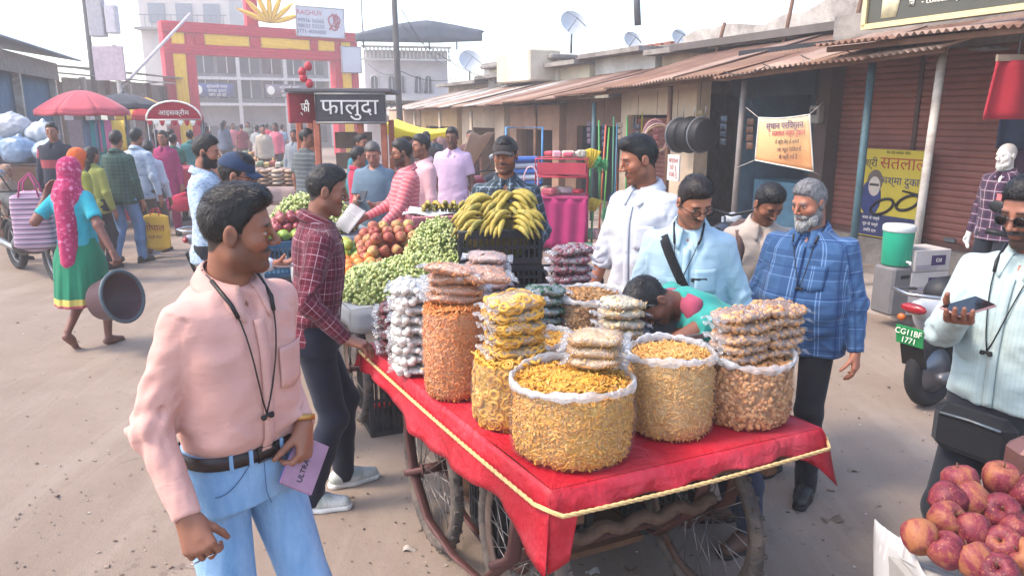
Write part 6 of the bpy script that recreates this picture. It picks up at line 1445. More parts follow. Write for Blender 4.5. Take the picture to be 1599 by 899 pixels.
# 11 bearded man in patterned shirt
x, y, fc, H = at(322, 300, Y=5.55).x, 5.55, 10, 1.74
p11 = person('bearded man in blue white patterned shirt behind the cap man', x, y, fc, H, '7d5240', .011, dict(mat=cloth('a9b9c8', (), blot=('6f8aa4', 60, .5)), hem=.80), dict(mat=cloth('1b1d24')), 'short', beard=1., must=1., head=(-2, 6, 0), Ra=dict(w=(.16, .26, 1.06), palm=(-1, 0, .3)), shoes=BLKS, seed=23)
# 12 woman with tub
q = at(118, 541, 0); x, y, fc, H = q.x+.14, q.y, 78, 1.56
SAREE = cloth('0f7454', ((1, 1.2, .11, 'c9b45a', .9, -.05), (1, 1.2, .035, 'a8385c', .9, -.02)), blot=('d0c070', 11, .72))
p12 = person('barefoot woman in green sari and pink head scarf carrying a tub', x, y, fc, H, '5c3a30', .011, dict(mat=cloth('2a9aa8'), sleeve='short', neck='round', hem=.95), dict(kind='skirt', mat=SAREE, hem=.42, name='sari', heelup=True, w=1.05), 'none', female=True, head=(6, 5, 0), scarf=dict(mat=cloth('a82858', (), blot=('d27e9c', 26, .54)), len=.62), feet=((-.09, -.16, .10), (.10, .10, 0)), Ra=dict(w=LL(x, y, fc, H, at(181, 404, Y=5.75)), palm=(-.4, 0, -1), curl=(.8, 1., .7)), La=dict(w=LL(x, y, fc, H, at(72, 305, Y=5.95)), pole=(-.6, -.6, -.8)), seed=25)
tubc = at(176, 466, Y=5.72); t = thing('tub', 'large dark plastic tub carried at the side of the barefoot woman', 'tub', tubc, 0, None, .9); t.rotation_euler = Vector((.93, -.28, .24)).to_track_quat('Z', 'Y').to_euler()
TUBM = mat('4a3038', .5, .2, 4.); MB().lathe([(.001, -.14), (.15, -.14), (.17, -.125), (.215, .10), (.232, .105), (.235, .125), (.215, .128), (.205, .10), (.16, -.11), (.001, -.12)], 40, cap=False).build('shell', TUBM, t); MB().tube([(.226*math.cos(q), .226*math.sin(q), .118) for q in [i*math.pi/20 for i in range(40)]], .016, 8, closed=True).build('rim', mat('4c5a60', .5), t)
bgp = at(52, 345, Y=6.0); t = thing('striped_bag', 'pink and white striped shopping bag hanging from woman in green sari', 'bag', bgp, .25, None, .88)
STB = cloth('b9a9b8', ((2, 22, .45, '6a4a64', .8, 0), (2, 22, .12, 'b04a7a', .8, .4)))
V, Q = sdf_mesh([fld(lambda X, Y, Z: (np.maximum(np.abs(X/(.17-.02*Z))**4+np.abs(Y/(.085-.06*(Z+.2)))**4, 1e-6)**.25-1)*.08+np.maximum(np.abs(Z)-.23, 0), (-.2, -.12, -.24), (.2, .12, .24), .01)], .014); V += vnormals(V, Q)*(.010*vnoise(V*9, 3))[:, None]
np_mesh('bag_body', V, Q, STB, t, V)
for s_ in (-.05, .05): MB().tube([(-.08, s_, .22), (-.05, s_, .36), (.02, s_*.5, .44), (.07, s_, .34), (.09, s_, .22)], .008, 6).build('handle', cloth('b04a7a'), t)
# mid-distance and far people: px, head py, Y, facing, ...
def mid(label, px, Y, fc, H, topc, botc='24262e', res=.014, hair='short', **kw):
    g = at(px, 300, Y=Y); tp = dict(mat=kw.pop('tmat', None) or cloth(topc), sleeve=kw.pop('sleeve', 'long')); tp.update(kw.pop('topx', {}))
    bt = dict(mat=kw.pop('bmat', None) or cloth(botc)); bt.update(kw.pop('botx', {}))
    return person(label, g.x, Y, fc, H, kw.pop('skin', '6f4836'), res, tp, bt, hair, seed=int(px) % 97, shoes=kw.pop('shoes', BLKS), **kw)
GC = cloth('2c4a42', ((0, 20, .15, '1c332e', .7, 0), (1, 20, .15, '1c332e', .7, 0), (0, 20, .05, '5a786c', .5, .4), (1, 20, .05, '5a786c', .5, .4)))
mid('man in dark green check shirt and jeans walking away', 190, 9.5, 84, 1.70, '', tmat=GC, bmat=denim('5d7fa6', '7d9dc2'), botx=dict(kind='jeans'), head=(8, 0, 0), feet=((-.1, -.12, .03), (.1, .14, 0)))
pj = mid('person in pale denim jacket carrying a yellow bag', 221, 10.0, 80, 1.72, '', tmat=cloth('a9b4c2', (), blot=('8496ac', 10, .5)), botc='5a4f48', shoes=GRS, feet=((-.1, .14, 0), (.1, -.12, .03)), Ra=dict(w=(.27, .0, .84)))
mid('woman with long black hair beside the denim jacket', 238, 10.4, 95, 1.55, 'b9bcc8', '5a4f48', hair='long', female=True)
mg = mid('smiling woman in magenta kurta walking towards the camera', 263, 11.9, -78, 1.66, '', tmat=cloth('9a2f5c', (), blot=('b05078', 12, .6)), botc='8a2a52', hair='long', female=True, topx=dict(hem=.45), Ra=dict(w=(.20, .14, .98)), head=(-8, 0, 0))
bg = at(246, 362, Y=9.7); t = thing('yellow_bag', 'yellow cloth bag with red writing carried by the person in denim jacket', 'bag', bg, -.05); V, Q = sdf_mesh([fld(lambda X, Y, Z: (np.maximum(np.abs(X/.165)**4+np.abs(Y/.05)**3, 1e-6)**.3-1)*.05+np.maximum(np.abs(Z)-.21, 0), (-.18, -.07, -.22), (.18, .07, .22), .01)], .016); V += vnormals(V, Q)*(.008*vnoise(V*8, 4))[:, None]; np_mesh('bag_body', V, Q, cloth('d9a93c'), t)
text('lettering', 'गोपाल', .12, mat('8a1f24', .7), t, (0, -.075, .06), (math.pi/2, 0, 0)); text('lettering', 'साड़ी सेंटर', .05, mat('8a3a34', .7), t, (0, -.075, -.06), (math.pi/2, 0, 0))
for s_ in (-.03, .03): MB().tube([(-.07, s_, .20), (-.03, s_, .31), (.03, s_, .31), (.07, s_, .20)], .008, 6).build('handle', cloth('b02a34'), t)
t = thing('red_bag', 'small red bag hanging beside the woman in magenta', 'bag', at(283, 318, Y=11.6), .2); V, Q = sdf_mesh([ell((0, 0, 0), (.17, .07, .13), .02), cone((-.08, 0, .1), (.08, 0, .16), .03, .03, .04)], .018); np_mesh('bag_body', V, Q, cloth('b02a44'), t)
mid('young man in dark jersey with red chest band near the sacks', 95, 10.6, -76, 1.79, '', tmat=cloth('1c2233', ((1, .9, .10, 'a03a44', .9, .44),)), res=.013)
mid('woman with bright orange head scarf beyond the pink scarf', 126, 8.4, 60, 1.53, '8a8a3a', '6a4a3a', hair='none', female=True, scarf=dict(mat=cloth('cc5a28'), len=.25), head=(-20, 8, 0))
mid('woman with dark hair in olive top beside the orange scarf', 150, 9.2, 70, 1.52, '8f9048', hair='long', female=True)
mid('man crouching low behind the parked motorcycle', 88, 9.0, -60, 1.05, '2c2e34', res=.014)
mid('child like figure in brown head scarf at the left edge', 14, 9.7, 0, 1.27, '8a7464', hair='none', female=True, scarf=dict(mat=cloth('8f6f5c', (), blot=('b09a80', 20, .55)), len=.2), head=(-10, 0, 0))
CS = cloth('c9636a', ((1, 26, .3, 'dc9a98', .7, 0),)); 
x, y, fc, H = at(634, 300, Y=6.6).x, 6.6, 200, 1.68
pc = person('man with glasses in coral striped shirt holding a folded newspaper', x, y, fc, H, '6f4836', .0125, dict(mat=CS), dict(mat=cloth('2b2d38')), 'short', beard=.8, must=1, head=(-6, 6, 0), Ra=dict(w=(.17, .34, 1.02)), La=dict(w=(-.20, .30, .95)), shoes=BLKS, seed=41, belly=.03); glasses(pc)
x, y, fc, H = at(586, 300, Y=7.3).x, 7.3, 262, 1.66
pg = person('man in grey tee shirt looking down at his phone', x, y, fc, H, '80584a', .0125, dict(mat=cloth('5f7382'), sleeve='short', neck='round'), dict(mat=cloth('2b2d38')), 'bald', '4a4644', beard=.2, head=(8, 28, 0), Ra=dict(w=(.08, .30, 1.14), palm=(0, .2, 1)), La=dict(w=(-.12, .28, 1.10), palm=(0, .2, 1)), shoes=BRS, seed=43)
t = thing('black_phone', 'black phone in the hands of the man in grey tee', 'phone', wp(pg, (.0, .40, 1.19))); t.rotation_euler = (R(40), 0, R(-8)); MB().box((0, 0, 0), (.075, .15, .009), bev=.003).build('case', BLK, t); MB().box((0, 0, .0055), (.066, .14, .001)).build('screen', mat('2a3038', .1), t)
t = thing('folded_newspaper', 'folded newspaper sheet in the hand of the man in coral', 'newspaper', wp(pc, (.14, .50, 1.02))); t.rotation_euler = (R(50), R(20), R(-30)); MB().sheet(lambda u, v: (.18*(u-.5), .26*(v-.5), .012*math.sin(u*6)), 8, 4, .006).build('pages', NEWS, t)
mid('man in pale pink shirt half hidden by the coral striped man', 662, 7.5, 205, 1.70, 'd3a3a6', res=.0135, beard=.4, must=.6)
mid('man in lilac short sleeved shirt standing in the lane', 708, 9.1, 262, 1.75, 'c9a9c0', '3a3a44', res=.014, sleeve='short', must=1., skin='4f3428', wide=1.06, head=(0, 6, 0))
mid('man in dark striped tee leaning at the snack stall post', 482, 9.6, 60, 1.72, '', tmat=cloth('4a4f52', ((1, 18, .35, '6a6f70', .7, 0),)), bmat=denim('3a5468', '4a6a80'), botx=dict(kind='jeans'), sleeve='short', head=(-60, 0, 0), topx=dict(neck='round'), res=.014)
mid('woman in red behind the man in grey', 560, 8.2, 20, 1.55, 'b02f48', hair='short', female=True, res=.016)
mid('man with dark hair and teal collar beside the stall post', 566, 9.4, -30, 1.66, '3a7a86', res=.018)
far = [(278, 13.6, 95, 1.56, '2f6a5c', 'green blouse'), (252, 15.0, 100, 1.62, '7a4a6a', 'plum shirt'), (275, 16.5, 90, 1.60, 'dcdad8', 'white kurta'), (305, 15.5, 100, 1.60, '3a7a78', 'teal shirt'), (330, 20.0, 60, 1.62, '4a4a56', 'grey shirt seen small'), (358, 24.0, 90, 1.75, '50596a', 'slate shirt near the gate'), (330, 27.0, -90, 1.65, '3c3c44', 'charcoal shirt beside the gate pillar'),
       (372, 30.0, -60, 1.6, 'b56a74', 'rose shirt'), (385, 27.0, 100, 1.6, '7a2f3a', 'maroon shirt'), (395, 31.0, -90, 1.66, '6a6f62', 'olive shirt'), (408, 24.0, 80, 1.6, '9a9a9a', 'light grey shirt'), (418, 20.0, -80, 1.66, 'b8aa98', 'sand shirt'), (424, 28.0, 90, 1.62, 'c23a50', 'crimson shirt'), (437, 22.0, -100, 1.70, 'd06a7a', 'bright rose shirt'), (447, 26.0, 90, 1.6, '7a8a9a', 'steel blue shirt'),
       (640, 13.5, 100, 1.60, '55505a', 'grey shirt behind the pink man'), (668, 13.0, -90, 1.62, '4a3c3a', 'brown print shirt'), (680, 15.5, -80, 1.58, '3b4a52', 'dark teal shirt'), (690, 19.0, 90, 1.6, '8a6a6a', 'dusty pink shirt'), (655, 18.0, 90, 1.65, '2f2f36', 'black shirt far'), (700, 23.0, -90, 1.6, '9aa2a8', 'pale grey shirt under the yellow awning'),
       (465, 15.0, -90, 1.62, '8a8f94', 'pale shirt beside the snack packets'), (228, 17.0, -70, 1.6, 'b58a9a', 'pink top by the cart hood'), (205, 19.0, 80, 1.6, '6a8a6a', 'pale green shirt'), (60, 12.5, -60, 1.70, '3a4a5a', 'blue grey shirt under the blue shed'), (160, 14.5, -90, 1.55, '1d7a80', 'turquoise dress under the umbrella'), (735, 15.0, -95, 1.6, '6a4a4a', 'brown shirt beside the white cloth')]
for i, (px, Y, fc, H, c_, ds) in enumerate(far):
    mid('distant person in the crowd in %s' % ds, px, Y, fc+rnd.uniform(-20, 20), H, c_, ('24262e', '3a3a44', '4a4038')[i % 3], .02 if Y < 17 else .028, ('short', 'long')[i % 4 == 1], sleeve=('short', 'long')[i % 2], female=(i % 4 == 1), group='people in the far crowd', skin=('6f4836', '5c3a2c', '80584a')[i % 3])
# person seated low behind beige man
mid('small person in yellow seated low behind the beige shirted man', 1122, 5.6, 255, 1.05, 'd0b03c', res=.014)
# ------------------------------------------------------------------ stalls, umbrellas, signs, vehicles, small things
# --- snack stall with the big lettered sign
q = at(463, 240, Y=9.6); SX = q.x; t = thing('dessert_stall', 'wooden dessert stall with dark lettered signboard and orange posts', 'stall', (SX, 9.7, 0), .06)
ORP = mat('b5694e', .75, .3, 5., dirt='8a4a36'); W9 = 1.16
for i, (x, y) in enumerate(((.03, 0), (.30, -.25), (.84, -.25), (1.13, -.25), (.03, .7), (1.13, .7))): MB().box((x, y, 1.28), (.075, .075, 1.1), bev=.01).build('post', ORP, t)
MB().box((.58, .22, .40), (1.16, .95, .78), bev=.01).build('cabinet', mat('5a4038', .8, .3, 4.), t); MB().box((.58, .20, .81), (1.24, 1.05, .05), bev=.01).build('counter', mat('8f8a86', .5, .2, 4.), t)
MB().box((.74, -.30, 1.975), (.86, .06, .36), bev=.01).build('signboard', mat('3c373c', .6, .25, 3.), t)
b = MB(); b.tube([(.31, -.335, 1.80), (1.17, -.335, 1.80), (1.17, -.335, 2.15), (.31, -.335, 2.15)], .016, 6, closed=True); b.build('sign_frame', mat('9a9692', .5, .2, metal=.3), t)
text('lettering', 'फालुदा', .27, mat('d9d3cf', .5), t, (.73, -.342, 1.985), (math.pi/2, 0, 0), .006, sx=1.05)
MB().box((.13, -.16, 1.975), (.05, .42, .36), rz=-.85, bev=.01).build('side_sign', mat('a0343c', .6, .25, 4.), t); text('lettering', 'कुल्फी', .16, TXW, t, (.09, -.20, 1.98), (math.pi/2, 0, -.72), .004)
MB().box((.60, .22, 2.19), (1.3, 1.15, .05), bev=.01).build('roof', mat('5e5a5c', .7), t)
for i in range(4): MB().ball((.15+.05*math.cos(i*2), -.05, 2.28+.07*i), (.05, .05, .06), 8, 6).build('red_lantern', mat('b8343c', .5), t)
for i in range(3): MB().box((.62, .62, 1.0+.28*i), (.5, .05, .22)).build('back_shelf_panel', mat('6a5a50', .7), t)
for i in range(7): MB().lathe([(.035, 0), (.04, .02), (.04, .13), (.02, .16), (.02, .18)], 10).build('jar', mat(('a9a3a0', 'b0703a', '7a8a4a')[i % 3], .3), t).location = (.38+.1*i, .0+.06*(i % 2), .836)
# --- umbrellas
def umbrella(label, px, py, Y, r, h, cols, tilt=0, drop=.35):
    g = at(px, py, Y=Y); t = thing('market_umbrella', label, 'umbrella', (g.x, g.y, 0), 0, 'market umbrellas'); top = g.z
    MB().tube([(0, 0, 0), (0, 0, top)], .022, 8).build('pole', STEEL, t)
    N = 8
    for k in range(N):
        def gf(u, v):
            a = 2*math.pi*(k+u)/N; rad = r*v*(1-.06*math.sin(math.pi*u)*v); zz = top-drop*(v**1.7)-.03*math.sin(math.pi*u)*v+tilt*rad*math.cos(a); return (rad*math.cos(a), rad*math.sin(a), zz)
        MB().sheet(gf, 7, 9, .004).build('canopy_panel', cols[k % len(cols)], t)
        def vf(u, v):
            a = 2*math.pi*(k+u)/N; rad = r*(1-.06*math.sin(math.pi*u)); return (rad*math.cos(a), rad*math.sin(a), top-drop-.03*math.sin(math.pi*u)-.07*v+tilt*rad*math.cos(a))
        MB().sheet(vf, 7, 3, .004).build('valance', cols[k % len(cols)], t)
        a = 2*math.pi*k/N; MB().tube([(0, 0, top-.03), (r*.5*math.cos(a), r*.5*math.sin(a), top-.03-drop*.31+tilt*r*.5*math.cos(a)), (r*math.cos(a), r*math.sin(a), top-drop-.02+tilt*r*math.cos(a))], .008, 5).build('rib', STEEL, t)
    MB().ball((0, 0, top+.02), (.03, .03, .05), 8, 5).build('finial', STEEL, t)
CORAL = cloth('b8505a', (), .8, .1); umbrella('large coral red umbrella shading the stall at the left', 126, 141, 13.6, .78, 2.4, (CORAL,))
umbrella('red and yellow striped umbrella beyond the coral one', 224, 152, 20, .75, 2.3, (cloth('b8323c'), cloth('d9a93c')), drop=.5)
umbrella('dark patterned umbrella low beside the coral one', 192, 146, 17, .8, 2.3, (cloth('3a3c42'),), drop=.25)
# --- red hood cart
g = at(276, 190, Y=13); t = thing('hooded_cart', 'cart with red barrel shaped hood and white trim', 'cart', (g.x, 13, 0), .35)
MB().sheet(lambda u, v: (-.42*math.cos(u*math.pi), -.5+1.0*v, 1.82+.30*math.sin(u*math.pi)), 16, 6, .01).build('hood', cloth('b03040'), t)
n = 12; P = [(-.42*math.cos(k*math.pi/n), -.505, 1.82+.30*math.sin(k*math.pi/n)) for k in range(n+1)]; b = MB(); b.add(P+[(p[0], -.48, p[2]) for p in P], [tuple(range(n+1)), tuple(range(2*n+1, n, -1))]); b.build('hood_end', cloth('a02434'), t)
text('lettering', 'आइसक्रीम', .11, TXW, t, (0, -.515, 1.93), (math.pi/2, 0, 0), .003); b = MB(); b.tube(P+[P[0]], .015, 6); b.build('trim', TXW, t)
for i in range(9): MB().sheet(lambda u, v: (-.42+.84*(i+u)/9, -.51, 1.82-.10*v*math.sin(math.pi*u)**.6), 5, 3, .004).build('scallop', TXW if i % 2 else cloth('b03040'), t)
for x in (-.40, .40):
    for y in (-.45, .45): MB().tube([(x, y, 0), (x, y, 1.84)], .016, 6).build('post', STEEL, t)
MB().box((0, 0, .85), (.86, 1.0, .35), bev=.02).build('body', mat('a83444', .5), t)
for s_ in (-.45, .45): wheel(t, (s_, .0, .32), (1, 0, 0), .32, 16)
# --- yellow awning, white cloth, blue stack
a, c = at(598, 193, Y=12.0), at(700, 205, Y=13.5); t = thing('yellow_awning', 'bright yellow tarpaulin awning strung over the lane', 'awning', a)
d = c-a; YA = cloth('efd01c', (), .7); MB().sheet(lambda u, v: (d.x*u, d.y*u+1.5*v, d.z*u-.10*math.sin(u*math.pi)+.06*v), 22, 6, .006).build('tarpaulin', YA, t); MB().sheet(lambda u, v: (d.x*u, d.y*u-.01, d.z*u-.10*math.sin(u*math.pi)-.17*v*(.7+.3*math.sin(u*13))), 22, 4, .005).build('valance', YA, t)
for u in (0, 1): MB().tube([(d.x*u, d.y*u, d.z*u), (d.x*u, d.y*u, -a.z)], .025, 6).build('pole', WOOD, t)
a = at(716, 262, Y=13.2); c = at(772, 205, Y=14.2); tag(MB().sheet(lambda u, v: (a.x+(c.x-a.x)*u*(.35+.65*v)+.22*v*(1-u), a.y+(c.y-a.y)*u, a.z+(c.z-a.z)*v-.05*math.sin(u*3.1)+.02*math.sin(u*11)), 14, 12, .006).build('hanging_cloth', cloth('d2a988')), 'peach coloured cloth sheet hung before the sunlit shop', 'cloth')
for i, c_ in enumerate(('3a6ab0', 'd8d8dc', '4a7ac0', 'c8c8d0', '3a62a8')): 
    g = at(818, 285-9*i, Y=12.6); tag(MB().box(g, (.62, .4, .085), rz=.1*i, bev=.03).build('folded_mat', cloth(c_)), ('lowest folded blue mat', 'folded white mat above the lowest', 'middle folded blue mat', 'second folded white mat', 'top folded blue mat')[i]+' in the pile behind banana seller', 'mat', 'pile of folded mats')
g = at(818, 290, Y=12.6); t = thing('mat_table', 'low table under the pile of folded mats', 'table', (g.x, 12.6, 0)); MB().box((0, 0, .78 if g.z > .8 else g.z-.05), (.8, .5, .05)).build('top', WOOD, t)
for x in (-.36, .36):
    for y in (-.2, .2): MB().box((x, y, .39), (.05, .05, .74)).build('leg', WOOD, t)
MB().tube([(-.3, -.2, .8), (-.3, -.2, 1.7), (.3, -.2, 1.7), (.3, -.2, .8)], .02, 6).build('blue_frame', mat('4a86b8', .5), t)
# --- pink draped stall
g = at(876, 388, 0); t = thing('draped_stall', 'stall draped in magenta cloth with red wire racks of toys', 'stall', (g.x, g.y, 0), -.12)
MAG = cloth('a82a66'); MB().sheet(lambda u, v: (-.36+.72*u+.01*math.sin(v*5), -.27-.018*math.sin(u*21)-.03*v, .76-.70*v), 30, 8, .005).build('front_drape', MAG, t)
for s_ in (-1, 1): MB().sheet(lambda u, v: (s_*(.365+.015*math.sin(u*15)), -.27+.54*u, .76-.70*v), 20, 6, .005).build('side_drape', MAG, t)
MB().box((0, 0, .77), (.76, .58, .03)).build('top', cloth('b8386e'), t)
for x in (-.34, .34):
    for y in (-.24, .24): MB().box((x, y, .38), (.04, .04, .75)).build('leg', WOOD, t)
REDW = mat('b02c40', .5)
b = MB()
for y in (-.24, .24): b.tube([(-.36, y, .79), (-.36, y, 1.30), (.36, y, 1.30), (.36, y, .79)], .012, 6); b.tube([(-.36, y, 1.05), (.36, y, 1.05)], .010, 6)
for x in (-.36, .36): b.tube([(x, -.24, 1.30), (x, .24, 1.30)], .012, 6); b.tube([(x, -.24, 1.05), (x, .24, 1.05)], .01, 6)
b.build('wire_rack', REDW, t); MB().box((0, 0, 1.055), (.7, .46, .015)).build('shelf', REDW, t); MB().box((0, -.245, 1.17), (.68, .012, .16)).build('red_panel', mat('b83a4c', .5, .25, 6.), t)
rg = random.Random(12)
for i in range(18):
    c_ = ('c25a6a', 'd8cfc8', 'b03a4a', 'd79aa4', 'a9a48e', 'c8b4a0')[i % 6]; lv = (.80, 1.075, 1.31)[i//6]
    tag(MB().box((0, 0, 0), (rg.uniform(.12, .22), rg.uniform(.12, .2), rg.uniform(.05, .11)), bev=.02).build('toy_packet', mat(c_, .35), None, (g.x+rg.uniform(-.27, .27), g.y+rg.uniform(-.17, .17), lv+.05), rg.uniform(0, 3)), '%s wrapped toy packet on the %s of the magenta stall' % (('rose', 'cream', 'crimson', 'pale pink', 'olive', 'beige')[i % 6], ('table', 'middle shelf', 'top rack')[i//6]), 'packet', 'wrapped packets on the draped stall')
MB().tube([(-.42+.10*math.cos(q), -.3, 1.0+.2*math.sin(q)) for q in [i*math.pi/8 for i in range(16)]], .010, 5, closed=True).build('hoop', mat('d8b0b8', .4), t)
# --- brooms and poles before the broom shop
rg = random.Random(6); base = at(955, 372, 0)
PC = ('b5583a', '3f8a4a', '5aa04a', '35705a', '2f6a8a', 'c26a3a', '4a9a54', '8a4a3a', '3c5a6a', '58a868', 'b8b04a', '7a3a3a')
for i in range(12):
    bx = base.x-.22+.07*i+rg.uniform(-.02, .02); by = base.y+.25*(i % 3); tx = bx+rg.uniform(-.02, .14); h = rg.uniform(1.55, 1.95)
    tag(MB().tube([(bx, by, .02), (tx, by+.35, h)], .014, 6).build('leaning_pole', mat(PC[i], .45)), '%s pole leaning among brooms, %s from the left' % (('rust', 'green', 'light green', 'dark green', 'blue', 'orange', 'grass green', 'brown', 'slate', 'mint', 'olive yellow', 'dark red')[i], ('first', 'second', 'third', 'fourth', 'fifth', 'sixth', 'seventh', 'eighth', 'ninth', 'tenth', 'eleventh', 'twelfth')[i]), 'pole', 'poles leaning at the broom shop')
def broom(label, px, py, Y, c_, up=1, w_=.30, h=.28, ball=False):
    g = at(px, py, Y=Y); t = thing('broom', label, 'broom', g, 0, 'brooms and brushes')
    if ball:
        T = [Matrix.Translation((0, 0, 0)) @ frame3((rg.gauss(0, 1), rg.gauss(0, 1), rg.gauss(0, 1)), rg, .2) for _ in range(160)]
        inst(MB().tube([(0, 0, .01), (0, 0, .12)], [.006, .003], 4), T).build('bristles', mat(c_, .6), t)
    else:
        b = MB()
        for i in range(40): u = i/39-.5; b.tube([(u*.06, rg.uniform(-.015, .015), 0), (u*w_*.7, rg.uniform(-.02, .02), up*h*.6), (u*w_, rg.uniform(-.025, .025), up*(h-abs(u)*.10))], [.006, .009, .006], 4)
        b.build('bristles', mat(c_, .6, .25, 20.), t)
    MB().tube([(0, 0, 0), (0, 0.02, -up*.55)], .016, 6).build('handle', mat('3f8a4a', .5), t)
broom('yellow fan shaped broom head sticking up', 922, 262, 10.8, 'd9b92c'); broom('green round brush beside the yellow broom', 938, 258, 10.7, '2f9a5c', ball=True); broom('small yellow broom hanging low', 925, 330, 10.6, 'c9b03c', w_=.3, h=.2); broom('green tuft brush low by the crates', 950, 335, 10.5, '2f9a6c', ball=True); broom('dark blue round brush low by crates', 962, 312, 10.7, '2f4a8a', ball=True)
for i in range(10):
    g = at(895+12*(i % 5), 370-22*(i//5), Y=10.3+.3*(i//5)); tag(MB().box((0, 0, 0), (.16, .16, .14), bev=.02).build('plastic_basket', mat(('8aa08a', 'b0a89a', '5a8a6a', 'c8a0a0', 'd0b050')[i % 5], .4), None, (g.x, g.y, .075+.15*(i//5)), .3*i), '%s household basket in the %s row before the brooms' % (('sage', 'grey', 'green', 'pale rose', 'yellow')[i % 5], ('front', 'upper')[i//5]), 'basket', 'small baskets before the broom shop')
# --- black tubs hanging, hoops, white notice
t0 = at(1084, 212, Y=9.9)
for i, px in enumerate((1066, 1083, 1100)):
    g = at(px, 211, Y=10.1-.12*i); o = thing('black_tub', ('leftmost', 'middle', 'rightmost')[i]+' black rubber tub hanging in the row below beige wall', 'tub', g, FA, 'black tubs hanging in a row', .88)
    M = Matrix.Rotation(R(90), 4, 'Y'); MB().lathe([(.001, -.07), (.21, -.07), (.235, -.05), (.26, .07), (.275, .075), (.25, .08), (.22, -.03), (.001, -.04)], 28, cap=False).xf(M).build('shell', BLK, o)
    MB().tube([Vector((.078, .262*math.cos(q), .262*math.sin(q))) for q in [k*math.pi/14 for k in range(28)]], .008 if i % 2 else .011, 6, closed=True).build('rim', mat('8a8c90', .5) if i % 2 == 0 else BLK, o); MB().tube([(0, 0, .26), (.0, 0, .42)], .006, 5).build('hook', STEEL, o)
for i in range(4):
    g = at(1022+3*i, 215, Y=10.6-.05*i); tag(MB().tube([(g.x+(.17+.01*i)*math.cos(q), g.y+.02*i, g.z+(.25-.03*i)*math.sin(q)) for q in [k*math.pi/12 for k in range(24)]], .010, 6, closed=True).build('hanging_hoop', mat(('b0847c', '8a5a6a', 'c0a89a', '9a7a5a')[i], .4)), ('outermost', 'second', 'third', 'innermost')[i]+' pale hoop hanging left of the black tubs', 'hoop', 'hoops hanging by the tubs')
g = at(1052, 262, Y=9.95); t = thing('price_board', 'small white board with red lettering under the black tubs', 'sign', g, FA+math.pi); MB().box((0, 0, 0), (.26, .02, .34)).build('panel', mat('c9c4be', .7), t)
for i, s_ in enumerate(('चप्पल', '50 रु', '100 रु')): text('lettering', s_, .085, mat('9a2a2a', .7), t, (0, -.013, .09-.09*i), (math.pi/2, 0, 0))
rg = random.Random(44)
for i in range(9):      # goods hung along the beams of the shops
    s_ = 2.75+.52*i; z = rg.uniform(1.75, 2.0); q = Vector((FO[0], FO[1], 0))+Matrix.Rotation(FA, 3, 'Z') @ Vector((s_, -.25, z)); c_ = ('6a4a3a', '3a4a5a', '8a7a5a', '5a6a4a', '7a3a3a', '4a4a52', '9a8a7a', '35506a', '6a5a6a')[i]
    t = thing('hanging_goods', ('brown', 'slate', 'khaki', 'olive', 'dull red', 'charcoal', 'beige', 'blue', 'mauve')[i]+' strip of goods hung from the shop awning beam', 'goods', q, FA, 'goods hung from the awning beams')
    MB().tube([(0, 0, .0), (0, 0, .45)], .004, 5).build('string', mat('3a3632', .8), t)
    for k in range(4): MB().sheet(lambda u, v: (-.06+.12*u, .012*math.sin(u*7+k), -.10*k-.085*v), 5, 4, .012).build('hung_packet', mat(c_, .4, .3, 14.), t)
q = Vector((FO[0], FO[1], 0))+Matrix.Rotation(FA, 3, 'Z') @ Vector((2.46, -1.05, 1.9)); t = thing('meter_box', 'grey electricity meter box on the dark pillar by the banner', 'meter box', q, FA); MB().box((0, 0, 0), (.16, .10, .22), bev=.01).build('case', mat('8f8d88', .6), t); MB().box((0, .052, .03), (.09, .004, .07)).build('window', GLASSD, t); MB().tube([(0, 0, .11), (.03, 0, .5), (.2, .1, .62)], .008, 5).build('cable', BLK, t)
for i in range(5): a_ = at(1130+60*i, 112-8*i, Y=8.9-.35*i); wire('thin cable %s along the awning edge above the shutters' % ('sagging', 'looping', 'running', 'drooping', 'stretched')[i], [a_+Vector((0, 0, .03*i)), at(1195+60*i, 104-9*i, Y=8.5-.35*i)], .006, .06)
# --- orange banner
pa, pb, pc_, pd_ = at(1185, 184, Y=8.55), at(1264, 179, Y=8.05), at(1270, 268, Y=8.05), at(1179, 250, Y=8.55)
t = thing('cloth_banner', 'orange and cream printed cloth banner tied under the awning', 'banner', pa)
def ban(u, v, o=0):
    p = pa.lerp(pb, u).lerp(pd_.lerp(pc_, u), v); w_ = .03*math.sin(u*5+.5)*v; return p-pa+Vector((-.3*w_-.0, -w_-o, -.02*math.sin(u*math.pi)*(1-v)))
def banmat():
    k = NT('banner_cloth'); o = k.obj(); sp = k.n('SeparateXYZ'); k.l(o, sp.inputs[0]); f = k.math('ADD', k.math('MULTIPLY', sp.outputs[2], -1.6), k.math('MULTIPLY', k.noise(3., 4, .5, o), .3))
    k.col(k.ramp(f, [(.0, hx('d6c6a6')), (.45, hx('d4ac76')), (.85, hx('ca8c5a'))])); k.set(Roughness=.75); k.bump(k.noise(8., 4, .5, o, 1.), .3, .02); return k.m
MB().sheet(lambda u, v: tuple(ban(u, v)), 16, 12, .003).build('cloth', banmat(), t)
b = MB(); b.tube([ban(0, v, .004) for v in np.linspace(0, 1, 8)], .008, 5); b.tube([ban(1, v, .004) for v in np.linspace(0, 1, 8)], .008, 5); b.tube([ban(u, 1, .004) for u in np.linspace(0, 1, 10)], .008, 5); b.tube([ban(u, 0, .004) for u in np.linspace(0, 1, 10)], .008, 5); b.build('hem', mat('d8d2c8', .8), t)
